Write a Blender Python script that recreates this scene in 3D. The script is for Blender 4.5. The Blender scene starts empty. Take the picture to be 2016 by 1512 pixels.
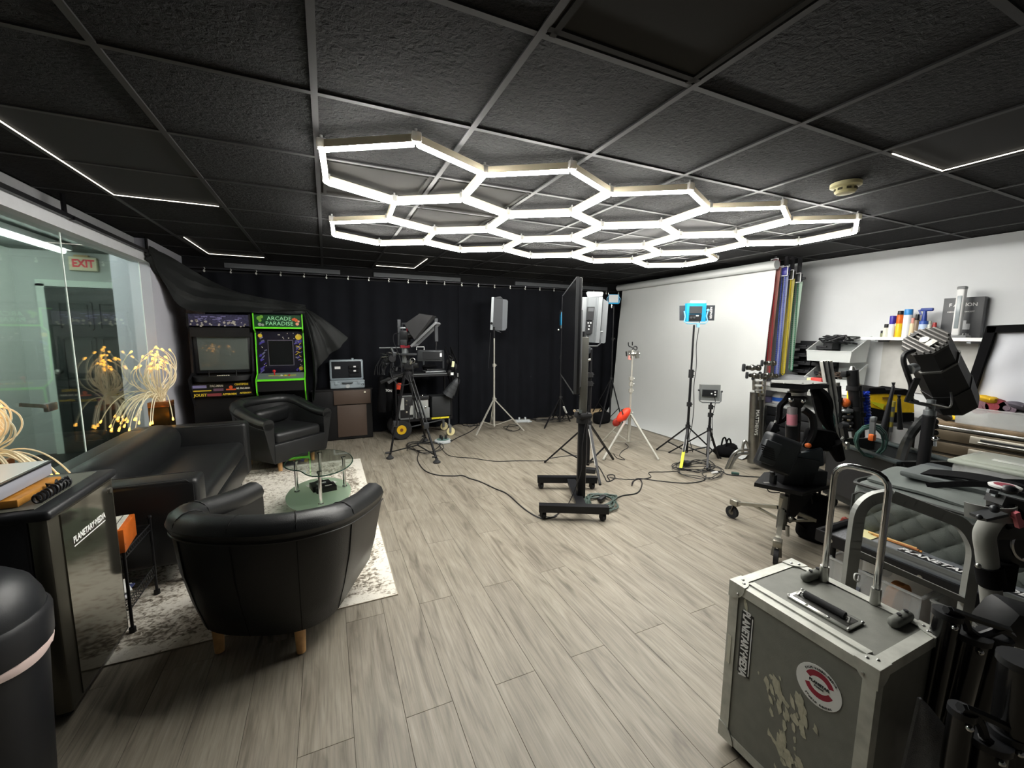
import bpy, bmesh, math, random
from mathutils import Vector, Matrix, Euler, Quaternion
random.seed(7)
S = bpy.context.scene
COL = S.collection
PI = math.pi
# ------------------------------------------------------------------ camera
FPX, YAW, PITCH, ROLL, CAMH = 810.0, 0.4237, 0.1222, 0.0075, 1.41
_r = Vector((math.cos(YAW), -math.sin(YAW), 0))
_f = Vector((math.sin(YAW) * math.cos(PITCH), math.cos(YAW) * math.cos(PITCH), -math.sin(PITCH)))
_u = _r.cross(_f)
RR = _r * math.cos(ROLL) + _u * math.sin(ROLL)
UU = _u * math.cos(ROLL) - _r * math.sin(ROLL)
camd = bpy.data.cameras.new('camera')
camd.sensor_width = 36.0
camd.lens = FPX / 2016 * 36.0
camd.clip_start = 0.02
cam = bpy.data.objects.new('camera', camd)
COL.objects.link(cam)
_m = Matrix((RR, UU, -_f)).transposed().to_4x4()
_m.translation = (0, 0, CAMH)
cam.matrix_world = _m
S.camera = cam
# ------------------------------------------------------------------ world, exposure
w = bpy.data.worlds.new('world')
S.world = w
w.use_nodes = True
w.node_tree.nodes['Background'].inputs[0].default_value = (0.02, 0.02, 0.022, 1)
w.node_tree.nodes['Background'].inputs[1].default_value = 0.2
S.view_settings.view_transform = 'Standard'
S.view_settings.look = 'None'
S.view_settings.gamma = 1.0
S.view_settings.use_curve_mapping = False
S.view_settings.exposure = 0.0
S.cycles.use_denoising = True
S.cycles.max_bounces = 10
S.cycles.transparent_max_bounces = 12
S.cycles.sample_clamp_indirect = 8.0
TUBE_POWER = 106.0      # emission of the hexagon tubes
CORRIDOR_POWER = 110.0

def PT(px, py, z=None, x=None, y=None, d=None):
    """point of the room seen at a photograph pixel, on the plane z=, x=, y= or at the depth of ground point d."""
    v = (px - 1008) / FPX * RR - (py - 756) / FPX * UU + _f
    if z is not None: t = (z - CAMH) / v.z
    elif x is not None: t = x / v.x
    elif y is not None: t = y / v.y
    else: t = (d[0] * _f.x + d[1] * _f.y) / (v.x * _f.x + v.y * _f.y)
    return Vector((0, 0, CAMH)) + v * t

# ------------------------------------------------------------------ materials
def lin(h):
    if isinstance(h, (tuple, list)): return tuple(h) + (1,) if len(h) == 3 else tuple(h)
    h = h.lstrip('#')
    o = []
    for i in (0, 2, 4):
        c = int(h[i:i + 2], 16) / 255
        o.append(c / 12.92 if c <= .04045 else ((c + .055) / 1.055) ** 2.4)
    return tuple(o) + (1,)
MATS = {}
def mat(name, col='#808080', rough=.5, metal=0., noise=0., nscale=20., bump=0., bscale=60., trans=0., alpha=1., emit=None, es=1., coat=0., spec=None, ior=1.45):
    if name in MATS: return MATS[name]
    m = bpy.data.materials.new(name); m.use_nodes = True
    nt = m.node_tree; N = nt.nodes; L = nt.links
    b = N['Principled BSDF']
    c = lin(col)
    b.inputs['Base Color'].default_value = c
    b.inputs['Roughness'].default_value = rough
    b.inputs['Metallic'].default_value = metal
    b.inputs['IOR'].default_value = ior
    b.inputs['Transmission Weight'].default_value = trans
    b.inputs['Alpha'].default_value = alpha
    b.inputs['Coat Weight'].default_value = coat
    if spec is not None: b.inputs['Specular IOR Level'].default_value = spec
    if emit:
        b.inputs['Emission Color'].default_value = lin(emit); b.inputs['Emission Strength'].default_value = es
    if noise or bump:
        tc = N.new('ShaderNodeTexCoord')
    if noise:
        n = N.new('ShaderNodeTexNoise'); n.inputs['Scale'].default_value = nscale; n.inputs['Detail'].default_value = 4
        L.new(tc.outputs['Object'], n.inputs['Vector'])
        r = N.new('ShaderNodeMapRange'); r.inputs[1].default_value = .3; r.inputs[2].default_value = .7
        r.inputs[3].default_value = 1 - noise; r.inputs[4].default_value = 1 + noise
        L.new(n.outputs['Fac'], r.inputs[0])
        mx = N.new('ShaderNodeVectorMath'); mx.operation = 'SCALE'; mx.inputs[0].default_value = c[:3]
        L.new(r.outputs[0], mx.inputs['Scale'])
        L.new(mx.outputs[0], b.inputs['Base Color'])
        r2 = N.new('ShaderNodeMapRange'); r2.inputs[3].default_value = max(0, rough - noise * .3); r2.inputs[4].default_value = min(1, rough + noise * .3)
        L.new(n.outputs['Fac'], r2.inputs[0]); L.new(r2.outputs[0], b.inputs['Roughness'])
    if bump:
        n2 = N.new('ShaderNodeTexNoise'); n2.inputs['Scale'].default_value = bscale; n2.inputs['Detail'].default_value = 3
        L.new(tc.outputs['Object'], n2.inputs['Vector'])
        bp = N.new('ShaderNodeBump'); bp.inputs['Strength'].default_value = bump; bp.inputs['Distance'].default_value = .01
        L.new(n2.outputs['Fac'], bp.inputs['Height']); L.new(bp.outputs[0], b.inputs['Normal'])
    MATS[name] = m
    return m
BLK = mat('black_metal', '#17171a', .42, .3)
BLKM = mat('black_matte', '#141416', .75)
BLKP = mat('black_plastic', '#1b1c1f', .45, noise=.1, nscale=40)
RUB = mat('black_rubber', '#202022', .8)
CHR = mat('chrome', '#d8d8d8', .12, 1.)
STL = mat('brushed_steel', '#b4b4b0', .32, 1., noise=.12, nscale=30)
SIL = mat('silver_paint', '#85898c', .38, .7)
ALU = mat('aluminium', '#bcbcb7', .42, .35, noise=.15, nscale=25)
WHT = mat('white_plastic', '#dedede', .5)
LEA = mat('black_leather', '#191a1b', .38, noise=.12, nscale=9, bump=.12, bscale=240)
SAT = mat('satin_black_drape', '#181a1a', .7, noise=.15, nscale=14, spec=.4)
FAB = mat('black_cloth', '#0d0d0f', .95, noise=.25, nscale=14, bump=.1, bscale=300, spec=.15)

# ------------------------------------------------------------------ mesh builder
class MB:
    def __init__(s): s.v = []; s.f = []
    def add(s, vs, fs, M=None):
        o = len(s.v)
        s.v += [tuple(M @ Vector(p)) for p in vs] if M is not None else [tuple(p) for p in vs]
        s.f += [tuple(i + o for i in f) for f in fs]
        return s
    def box(s, c, d, R=None, taper=1.):
        x, y, z = d[0] / 2, d[1] / 2, d[2] / 2
        t = taper
        vs = [(-x, -y, -z), (x, -y, -z), (x, y, -z), (-x, y, -z), (-x * t, -y * t, z), (x * t, -y * t, z), (x * t, y * t, z), (-x * t, y * t, z)]
        M = Matrix.Translation(c) @ (rotm(R) if R is not None else Matrix())
        return s.add(vs, [(3, 2, 1, 0), (4, 5, 6, 7), (0, 1, 5, 4), (1, 2, 6, 5), (2, 3, 7, 6), (3, 0, 4, 7)], M)
    def rbox(s, c, d, r, R=None, seg=2, fn=None):
        bm = bmesh.new(); bmesh.ops.create_cube(bm, size=1)
        for v in bm.verts: v.co = Vector((v.co.x * d[0], v.co.y * d[1], v.co.z * d[2]))
        bmesh.ops.bevel(bm, geom=bm.edges[:], offset=min(r, min(d) * .49), segments=seg, profile=.5, affect='EDGES')
        M = Matrix.Translation(c) @ (rotm(R) if R is not None else Matrix())
        bm.verts.index_update()
        vs = [(fn(v.co.copy()) if fn else v.co) for v in bm.verts]
        s.add(vs, [[v.index for v in f.verts] for f in bm.faces], M); bm.free()
        return s
    def cyl(s, a, b, r, r2=None, n=12, cap=True):
        a = Vector(a); b = Vector(b); r2 = r if r2 is None else r2
        q = (b - a).to_track_quat('Z', 'Y') if (b - a).length > 1e-9 else Quaternion()
        vs = []
        for p, rr in ((a, r), (b, r2)):
            for i in range(n):
                t = 2 * PI * i / n
                vs.append(p + q @ Vector((math.cos(t) * rr, math.sin(t) * rr, 0)))
        fs = [(i, (i + 1) % n, n + (i + 1) % n, n + i) for i in range(n)]
        if cap: fs += [tuple(range(n - 1, -1, -1)), tuple(range(n, 2 * n))]
        return s.add(vs, fs)
    def bar(s, a, b, w, h, up=(0, 0, 1)):
        a = Vector(a); b = Vector(b); d = (b - a)
        z = d.normalized(); u = Vector(up)
        if abs(z.dot(u)) > .98: u = Vector((1, 0, 0))
        x = u.cross(z).normalized(); y = z.cross(x)
        M = Matrix((x, y, z)).transposed().to_4x4(); M.translation = (a + b) / 2
        return s.add(*_cube(w, h, d.length), M)
    def tube(s, pts, r, n=6, closed=False, cap=True, rf=None):
        P = [Vector(p) for p in pts]; k = len(P); vs = []
        T = []
        for i in range(k):
            a = P[(i - 1) % k] if (closed or i > 0) else P[i]
            b = P[(i + 1) % k] if (closed or i < k - 1) else P[i]
            t = (b - a)
            T.append(t.normalized() if t.length > 1e-9 else Vector((0, 0, 1)))
        u = T[0].orthogonal().normalized()
        for i in range(k):
            u = (u - T[i] * u.dot(T[i]))
            u = u.normalized() if u.length > 1e-6 else T[i].orthogonal().normalized()
            w_ = T[i].cross(u)
            rr = rf(i / (k - 1)) if rf else r
            for j in range(n):
                t = 2 * PI * j / n
                vs.append(P[i] + (u * math.cos(t) + w_ * math.sin(t)) * rr)
        fs = []
        for i in range(k if closed else k - 1):
            i2 = (i + 1) % k
            for j in range(n):
                j2 = (j + 1) % n
                fs.append((i * n + j, i * n + j2, i2 * n + j2, i2 * n + j))
        if cap and not closed: fs += [tuple(range(n - 1, -1, -1)), tuple((k - 1) * n + j for j in range(n))]
        return s.add(vs, fs)
    def lathe(s, prof, c=(0, 0, 0), n=20, M=None):
        vs = []; fs = []
        for r, z in prof:
            for i in range(n):
                t = 2 * PI * i / n; vs.append((r * math.cos(t), r * math.sin(t), z))
        k = len(prof)
        for a in range(k - 1):
            for i in range(n):
                j = (i + 1) % n; fs.append((a * n + i, a * n + j, (a + 1) * n + j, (a + 1) * n + i))
        if prof[0][0] > 1e-5: fs.append(tuple(range(n - 1, -1, -1)))
        if prof[-1][0] > 1e-5: fs.append(tuple((k - 1) * n + i for i in range(n)))
        return s.add(vs, fs, Matrix.Translation(c) @ (M if M is not None else Matrix()))
    def ball(s, c, r, n=10, k=6, R=None):
        rx, ry, rz = (r, r, r) if not isinstance(r, (tuple, list)) else r
        vs = []; fs = []
        for a in range(k + 1):
            ph = PI * a / k
            for i in range(n):
                t = 2 * PI * i / n
                vs.append((rx * math.sin(ph) * math.cos(t), ry * math.sin(ph) * math.sin(t), rz * math.cos(ph)))
        for a in range(k):
            for i in range(n):
                j = (i + 1) % n; fs.append((a * n + i, (a + 1) * n + i, (a + 1) * n + j, a * n + j))
        return s.add(vs, fs, Matrix.Translation(c) @ (rotm(R) if R is not None else Matrix()))
    def prism(s, pts, o, u, v, depth):
        """polygon pts in plane (u,v) at o, extruded by depth along u x v"""
        o = Vector(o); u = Vector(u); v = Vector(v); n = u.cross(v).normalized() * depth
        a = [o + u * p[0] + v * p[1] for p in pts]; k = len(a)
        return s.add(a + [p + n for p in a], [tuple(range(k - 1, -1, -1)), tuple(range(k, 2 * k))] + [(i, (i + 1) % k, k + (i + 1) % k, k + i) for i in range(k)])
    def grid(s, rows, thick=0., closed_u=False):
        """rows: list of equal-length lists of points; with thickness a closed shell"""
        a = len(rows); b = len(rows[0])
        P = [[Vector(p) for p in r] for r in rows]
        vs = [p for r in P for p in r]; fs = []
        for i in range(a - 1):
            for j in range(b - 1): fs.append((i * b + j, i * b + j + 1, (i + 1) * b + j + 1, (i + 1) * b + j))
        if thick:
            o = len(vs); back = []
            for i in range(a):
                for j in range(b):
                    du = P[min(i + 1, a - 1)][j] - P[max(i - 1, 0)][j]; dv = P[i][min(j + 1, b - 1)] - P[i][max(j - 1, 0)]
                    n = dv.cross(du)
                    n = n.normalized() if n.length > 1e-9 else Vector((0, 0, 1))
                    back.append(P[i][j] - n * thick)
            vs = vs + back
            fs += [tuple(o + q for q in reversed(f)) for f in fs]
            for i in range(a - 1):
                fs.append((i * b, (i + 1) * b, o + (i + 1) * b, o + i * b)); fs.append((o + i * b + b - 1, o + (i + 1) * b + b - 1, (i + 1) * b + b - 1, i * b + b - 1))
            for j in range(b - 1):
                fs.append((o + j, o + j + 1, j + 1, j)); e = (a - 1) * b; fs.append((e + j, e + j + 1, o + e + j + 1, o + e + j))
        return s.add(vs, fs)
    def build(s, name, m, parent=None, smooth=40, world=False, **pr):
        me = bpy.data.meshes.new(name)
        vs = s.v
        if world and parent is not None:
            I = XF[parent.name].inverted(); vs = [tuple(I @ Vector(p)) for p in vs]
        org = None
        if parent is None:
            k = len(vs); xs = [p[0] for p in vs]; ys = [p[1] for p in vs]; zs = [p[2] for p in vs]
            org = Vector(((min(xs) + max(xs)) / 2, (min(ys) + max(ys)) / 2, min(zs)))
            vs = [(p[0] - org.x, p[1] - org.y, p[2] - org.z) for p in vs]
        me.from_pydata(vs, [], s.f)
        me.materials.append(m)
        if smooth:
            me.polygons.foreach_set('use_smooth', [True] * len(me.polygons))
            me.set_sharp_from_angle(angle=math.radians(smooth))
        me.update()
        o = bpy.data.objects.new(name, me); COL.objects.link(o)
        if parent is not None:
            o.parent = parent
            XF[o.name] = XF[parent.name].copy()
        else:
            o.location = org; XF[o.name] = Matrix.Translation(org)
        for k_, v_ in pr.items(): o[k_] = v_
        return o
def _cube(x, y, z):
    x, y, z = x / 2, y / 2, z / 2
    return [(-x, -y, -z), (x, -y, -z), (x, y, -z), (-x, y, -z), (-x, -y, z), (x, -y, z), (x, y, z), (-x, y, z)], [(3, 2, 1, 0), (4, 5, 6, 7), (0, 1, 5, 4), (1, 2, 6, 5), (2, 3, 7, 6), (3, 0, 4, 7)]
def rotm(R):
    if isinstance(R, Matrix): return R.to_4x4()
    if isinstance(R, (int, float)): return Matrix.Rotation(R, 4, 'Z')
    return Euler(R).to_matrix().to_4x4()
XF = {}
def thing(name, label, cat, loc=(0, 0, 0), rz=0., group=None, R=None):
    o = bpy.data.objects.new(name, None); COL.objects.link(o)
    o.empty_display_size = .05
    M = Matrix.Translation(loc) @ (rotm(R) if R is not None else Matrix.Rotation(rz, 4, 'Z'))
    o.matrix_world = M; XF[o.name] = M
    o['label'] = label; o['category'] = cat
    if group: o['group'] = group
    return o
def tag(o, label, cat, group=None):
    o['label'] = label; o['category'] = cat
    if group: o['group'] = group
    return o
def struct(o): o['kind'] = 'structure'; return o
def kids(o): return [c for c in bpy.data.objects if c.parent == o]
def dup(o, loc, rz=0., label=None, scale=None):
    ch = kids(o)
    r = o.copy(); COL.objects.link(r)
    M = Matrix.Translation(loc) @ Matrix.Rotation(rz, 4, 'Z')
    r.location = loc; r.rotation_euler = (0, 0, rz); XF[r.name] = M
    if label: r['label'] = label
    for c in ch:
        d = c.copy(); COL.objects.link(d); d.parent = r
        for g in kids(c):
            e = g.copy(); COL.objects.link(e); e.parent = d
    return r
def text(s, size, m, parent, M, name='lettering', bold=.0, sx=1., world=False, depth=.0006, shear=0.):
    """flat lettering whose plane is M's xy, centred on M"""
    cu = bpy.data.curves.new(name, 'FONT'); cu.body = s; cu.size = size; cu.align_x = 'CENTER'; cu.align_y = 'CENTER'
    cu.offset = bold; cu.extrude = depth; cu.resolution_u = 2; cu.shear = shear
    o = bpy.data.objects.new(name, cu); COL.objects.link(o)
    dg = bpy.context.evaluated_depsgraph_get()
    me = bpy.data.meshes.new_from_object(o.evaluated_get(dg))
    bpy.data.objects.remove(o)
    X = M @ Matrix.Diagonal((sx, 1, 1, 1))
    if world: X = XF[parent.name].inverted() @ X
    me.transform(X)
    me.materials.clear(); me.materials.append(m)
    o = bpy.data.objects.new(name, me); COL.objects.link(o); o.parent = parent; XF[o.name] = XF[parent.name].copy()
    return o
def frame(o, x, y):
    """matrix with origin o, x axis along x, y axis near y"""
    x = Vector(x).normalized(); y = Vector(y); z = x.cross(y).normalized(); y = z.cross(x)
    M = Matrix((x, y, z)).transposed().to_4x4(); M.translation = o
    return M
def spline(pts, n=8, closed=False):
    P = [Vector(p) for p in pts]; k = len(P); out = []
    for i in range(k if closed else k - 1):
        p0 = P[(i - 1) % k] if closed or i > 0 else P[i]; p1 = P[i]; p2 = P[(i + 1) % k]
        p3 = P[(i + 2) % k] if closed or i + 2 < k else p2
        for j in range(n):
            t = j / n
            out.append(.5 * ((2 * p1) + (p2 - p0) * t + (2 * p0 - 5 * p1 + 4 * p2 - p3) * t * t + (3 * p1 - p0 - 3 * p2 + p3) * t ** 3))
    if not closed: out.append(P[-1])
    return out
# ================================================================== the room
XL, XR, YB, YF, H = -1.60, 5.24, 6.12, -1.7, 2.277
# ---- floor of separate planks
def plank_mat():
    m = bpy.data.materials.new('oak_planks'); m.use_nodes = True
    N = m.node_tree.nodes; L = m.node_tree.links; b = N['Principled BSDF']
    tc = N.new('ShaderNodeTexCoord'); oi = N.new('ShaderNodeObjectInfo')
    sc = N.new('ShaderNodeVectorMath'); sc.operation = 'SCALE'; sc.inputs[0].default_value = (3.1, 17.3, 5.7)
    L.new(oi.outputs['Random'], sc.inputs['Scale'])
    ad = N.new('ShaderNodeVectorMath'); ad.operation = 'ADD'; L.new(tc.outputs['Object'], ad.inputs[0]); L.new(sc.outputs[0], ad.inputs[1])
    def nz(scale, det, dist):
        mp = N.new('ShaderNodeMapping'); mp.inputs['Scale'].default_value = scale; L.new(ad.outputs[0], mp.inputs[0])
        n = N.new('ShaderNodeTexNoise'); n.inputs['Scale'].default_value = 1; n.inputs['Detail'].default_value = det; n.inputs['Distortion'].default_value = dist
        L.new(mp.outputs[0], n.inputs['Vector']); return n
    n1 = nz((10, 1.5, 1), 6, 2.2); n2 = nz((120, 5.0, 1), 5, .8); n3 = nz((4, 1.6, 1), 3, 1.4)
    r1 = N.new('ShaderNodeValToRGB'); e = r1.color_ramp.elements
    e[0].position = .27; e[0].color = lin('#655d52'); e[1].position = .70; e[1].color = lin('#a0988a')
    x = e.new(.43); x.color = lin('#8d8577')
    L.new(n1.outputs['Fac'], r1.inputs[0])
    r2 = N.new('ShaderNodeMapRange'); r2.inputs[1].default_value = .3; r2.inputs[2].default_value = .62; r2.inputs[3].default_value = .74; r2.inputs[4].default_value = 1.05
    L.new(n2.outputs['Fac'], r2.inputs[0])
    r3 = N.new('ShaderNodeMapRange'); r3.inputs[1].default_value = .3; r3.inputs[2].default_value = .7; r3.inputs[3].default_value = .9; r3.inputs[4].default_value = 1.07
    L.new(n3.outputs['Fac'], r3.inputs[0])
    r4 = N.new('ShaderNodeMapRange'); r4.inputs[3].default_value = .96; r4.inputs[4].default_value = 1.04
    L.new(oi.outputs['Random'], r4.inputs[0])
    mu = N.new('ShaderNodeMath'); mu.operation = 'MULTIPLY'; L.new(r2.outputs[0], mu.inputs[0]); L.new(r3.outputs[0], mu.inputs[1])
    mu2 = N.new('ShaderNodeMath'); mu2.operation = 'MULTIPLY'; L.new(mu.outputs[0], mu2.inputs[0]); L.new(r4.outputs[0], mu2.inputs[1])
    vm = N.new('ShaderNodeVectorMath'); vm.operation = 'SCALE'; r4.inputs[3].default_value = .83; r4.inputs[4].default_value = .92; L.new(r1.outputs[0], vm.inputs[0]); L.new(mu2.outputs[0], vm.inputs['Scale'])
    L.new(vm.outputs[0], b.inputs['Base Color'])
    b.inputs['Roughness'].default_value = .48
    b.inputs['Specular IOR Level'].default_value = .35
    bp = N.new('ShaderNodeBump'); bp.inputs['Strength'].default_value = .12; bp.inputs['Distance'].default_value = .003
    L.new(n2.outputs['Fac'], bp.inputs['Height']); L.new(bp.outputs[0], b.inputs['Normal'])
    return m
PLK = plank_mat()
fl = MB().box(((XL + XR) / 2, (YB + YF) / 2, -.04), (XR - XL + .3, YB - YF + .3, .06)).build('floor', mat('subfloor', '#2b2620', .9), smooth=0)
struct(fl)
PW, PL, PX0, PY0 = .1783, 1.2214, .0305, 1.392
pm = {}
def plank_mesh(w, l):
    k = (round(w, 3), round(l, 3))
    if k not in pm:
        g = .0006; me = bpy.data.meshes.new('plank')
        x, y = w / 2 - g, l / 2 - g; c = .0007
        me.from_pydata([(-x, -y, -.009), (x, -y, -.009), (x, y, -.009), (-x, y, -.009), (-x, -y, -c), (x, -y, -c), (x, y, -c), (-x, y, -c), (-x + c, -y + c, 0), (x - c, -y + c, 0), (x - c, y - c, 0), (-x + c, y - c, 0)],
                       [], [(0, 1, 5, 4), (1, 2, 6, 5), (2, 3, 7, 6), (3, 0, 4, 7), (4, 5, 9, 8), (5, 6, 10, 9), (6, 7, 11, 10), (7, 4, 8, 11), (8, 9, 10, 11)])
        me.materials.append(PLK); pm[k] = me
    return pm[k]
floc = fl.location.copy()
i0 = int(math.floor((XL - PX0) / PW)); i1 = int(math.ceil((XR - PX0) / PW))
for i in range(i0, i1):
    x0 = max(PX0 + i * PW, XL); x1 = min(PX0 + (i + 1) * PW, XR)
    off = PY0 if i % 2 == 1 else PY0 + .625
    j0 = int(math.floor((YF - off) / PL)); j1 = int(math.ceil((YB - off) / PL))
    for j in range(j0, j1):
        y0 = max(off + j * PL, YF); y1 = min(off + (j + 1) * PL, YB)
        if y1 - y0 < .02 or x1 - x0 < .02: continue
        o = bpy.data.objects.new('plank', plank_mesh(x1 - x0, y1 - y0)); COL.objects.link(o)
        o.parent = fl; o.location = Vector(((x0 + x1) / 2, (y0 + y1) / 2, 0)) - floc
# ---- walls
WP = mat('white_wall_paint', '#d6d8da', .85, noise=.03, nscale=3)
GP = mat('grey_wall_paint', '#b9b9c2', .85, noise=.03, nscale=3)
DP = mat('black_wall_paint', '#18181a', .9)
struct(MB().box(((XL + XR) / 2, YB + .06, H / 2), (XR - XL + .4, .12, H)).build('wall_back', DP, smooth=0))
struct(MB().box((XL + .19, YB - .003, 1.0), (.38, .006, 2.0)).build('wall_back', GP, smooth=0))
struct(MB().box((XR + .06, (YB + YF) / 2, H / 2), (.12, YB - YF + .24, H)).build('wall_right', WP, smooth=0))
struct(MB().box(((XL + XR) / 2 - .8, YF - .06, H / 2), (XR - XL + 1.8, .12, H)).build('wall_front', mat('dark_grey_wall', '#4a4a4c', .9), smooth=0))
YG = 5.10                                  # where the glass ends
wl = struct(MB().box((-1.65, (YG + YB) / 2, H / 2), (.30, YB - YG, H)).build('wall_left', GP, smooth=0))
struct(MB().box((XL - .05, (YG + YF) / 2, 2.206), (.10, YG - YF, .142)).box((-1.58, (YG + YF) / 2, 2.10), (.15, YG - YF, .09)).build('trim_1', mat('header_paint', '#b4b5b8', .8, noise=.03), smooth=0))
GL = mat('partition_glass', '#f7fcf9', .02, trans=1., ior=1.45)
ys = [YF, -.4, 1.0, 2.4, 3.82, YG]
GX = -1.585
for k in range(5):
    wnd = MB().box((GX, (ys[k] + ys[k + 1]) / 2, 1.034), (.012, ys[k + 1] - ys[k] - .006, 2.044)).build('window_%d' % (k + 1), GL, smooth=0)
    struct(wnd)
    MB().box((GX, ys[k + 1] - .004, 1.034), (.0125, .011, 2.044)).build('glass_edge', mat('polished_glass_edge', '#f4fff9', .6, emit=None), wnd, world=True, smooth=0)
struct(MB().box((GX, (YF + YG) / 2, .006), (.03, YG - YF, .012)).build('trim_2', BLK, smooth=0))
# ---- corridor behind the glass
CG = mat('corridor_wall_paint', '#a8aeab', .85, noise=.03, nscale=3)
CX0, CX1, CY = -3.05, -1.80, 6.35
struct(MB().box((CX0 - .05, (YF + CY) / 2, H / 2), (.1, CY - YF, H)).build('wall_corridor', mat('corridor_pale_paint', '#c6ccc8', .85, noise=.03), smooth=0))
struct(MB().box(((CX0 + CX1) / 2, CY + .05, H / 2), (CX1 - CX0 + .1, .1, H)).build('wall_corridor_end', CG, smooth=0))
struct(MB().box((CX1 + .02, (CY + YG) / 2 + .02, H / 2), (.04, CY - YG - .04, H)).build('wall_corridor_side', mat('corridor_side_paint', '#d5e3da', .85), smooth=0))
struct(MB().box(((CX0 + XL) / 2, (YF + CY) / 2, -.02), (XL - CX0, CY - YF, .04)).build('floor', mat('corridor_floor', '#1c1b1a', .5, noise=.2), smooth=0))
struct(MB().box(((CX0 + CX1) / 2, (YF + CY) / 2, H + .02), (CX1 - CX0 + .3, CY - YF + .2, .04)).build('ceiling', mat('corridor_ceiling', '#5c625f', .9, bump=.3, bscale=80), smooth=0))
# ---- ceiling: tiles in a grid
def tile_mat():
    m = bpy.data.materials.new('black_ceiling_tile'); m.use_nodes = True
    N = m.node_tree.nodes; L = m.node_tree.links; b = N['Principled BSDF']
    b.inputs['Base Color'].default_value = lin('#1c1c1e'); b.inputs['Roughness'].default_value = .9; b.inputs['Specular IOR Level'].default_value = .3
    g = N.new('ShaderNodeNewGeometry')
    n = N.new('ShaderNodeTexNoise'); n.inputs['Scale'].default_value = 44; n.inputs['Detail'].default_value = 5; n.inputs['Roughness'].default_value = .62; n.inputs['Distortion'].default_value = .6
    mp = N.new('ShaderNodeMapping'); mp.inputs['Scale'].default_value = (1, 1, 1); L.new(g.outputs['Position'], mp.inputs[0]); L.new(mp.outputs[0], n.inputs['Vector'])
    bp = N.new('ShaderNodeBump'); bp.inputs['Strength'].default_value = 1.; bp.inputs['Distance'].default_value = .06
    L.new(n.outputs['Fac'], bp.inputs['Height']); L.new(bp.outputs[0], b.inputs['Normal'])
    return m
CT = tile_mat()
GB = mat('black_grid_paint', '#2a2a2c', .6)
SP = mat('black_panel_paint', '#2b2a28', .9, spec=.2)
ce = struct(MB().box(((XL + XR) / 2, (YB + YF) / 2, H + .05), (XR - XL + .3, YB - YF + .3, .04)).build('ceiling', mat('ceiling_deck', '#101010', .9), smooth=0))
T0X, T0Y, TS = 0.0, 1.1725, .61
cl = ce.location.copy()
gx = [T0X + k * TS for k in range(-3, 10)]; gy = [T0Y + k * TS for k in range(-5, 10)]
tm = {}
troff = set()
for cx in (-2, 1, 4, 7):
    for cy in (-4, -2, 2, 6):
        for d in (0, 1):
            troff.add((cx, cy + d))
smooth_t = {(1, -2), (1, -1), (1, 2), (1, 3), (0, 2)}
ZT = H + .006
for a in range(-3, 9):
    for c in range(-5, 9):
        x0 = max(T0X + a * TS, XL); x1 = min(T0X + (a + 1) * TS, XR); y0 = max(T0Y + c * TS, YF); y1 = min(T0Y + (c + 1) * TS, YB)
        if x1 - x0 < .03 or y1 - y0 < .03: continue
        if (a, c) in troff and (a, c) not in smooth_t: continue
        k = (round(x1 - x0, 3), round(y1 - y0, 3), (a, c) in smooth_t)
        if k not in tm:
            q = MB().box((0, 0, .009), (k[0] - .012, k[1] - .012, .018))
            if k[2]:
                for sx in (-1, 1):
                    q.box((sx * (k[0] / 2 - .035), 0, -.004), (.02, k[1] - .02, .008)); q.box((0, sx * (k[1] / 2 - .035), -.004), (k[0] - .02, .02, .008))
            me = bpy.data.meshes.new('ceiling_tile'); me.from_pydata(q.v, [], q.f); me.materials.append(SP if k[2] else CT); tm[k] = me
        o = bpy.data.objects.new('ceiling_tile', tm[k]); COL.objects.link(o); o.parent = ce
        o.location = Vector(((x0 + x1) / 2, (y0 + y1) / 2, ZT)) - cl
for x in gx:
    if XL < x < XR: MB().box((x, (YB + YF) / 2, H + .003), (.024, YB - YF, .008)).build('grid_runner', GB, ce, world=True, smooth=0)
for y in gy:
    if YF < y < YB: MB().box(((XL + XR) / 2, y, H + .0035), (XR - XL, .022, .007)).build('grid_runner', GB, ce, world=True, smooth=0)
# covered 2x4 light panels, light leaking along their edges
LEAK = mat('leaking_light', '#ffffff', .5, emit='#fff6e4', es=3.)
def panel(cx, cy, label, leaks=()):
    x0 = T0X + cx * TS; y0 = T0Y + cy * TS; x1 = min(x0 + TS, XR - .01); y1 = min(y0 + 2 * TS, YB - .02)
    t = thing('ceiling_light_panel', label, 'light panel', ((x0 + x1) / 2, (y0 + y1) / 2, H))
    MB().box(((x0 + x1) / 2, (y0 + y1) / 2, H + .014), (x1 - x0 - .03, y1 - y0 - .03, .018)).build('cover', mat('matt_black_cover', '#161617', .8), t, world=True, smooth=0)
    for pts in leaks:
        m = MB()
        for a, b in zip(pts, pts[1:]): m.bar((a[0], a[1], H - .003), (b[0], b[1], H - .003), .0045, .004)
        m.build('light_line', LEAK, t, world=True, smooth=0)
panel(-2, 2, 'black ceiling light panel near the glass wall, long L of light leaking along its edge', [[(-1.2, 2.42), (-1.2, 3.575), (-.64, 3.575)]])
panel(-2, 6, 'black ceiling light panel above the arcade machines, thin bright L at its edge', [[(-1.16, 4.86), (-1.16, 5.75), (-.62, 5.75)]])
panel(1, 6, 'black ceiling light panel nearest the middle of the curtain, faint bright corner', [[(.64, 5.75), (1.13, 5.75), (1.13, 4.95)]])
panel(4, -2, 'black ceiling light panel on the right, L of light at its far corner', [[(2.5, 1.155), (2.99, 1.155), (3.0, .0)]])
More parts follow.
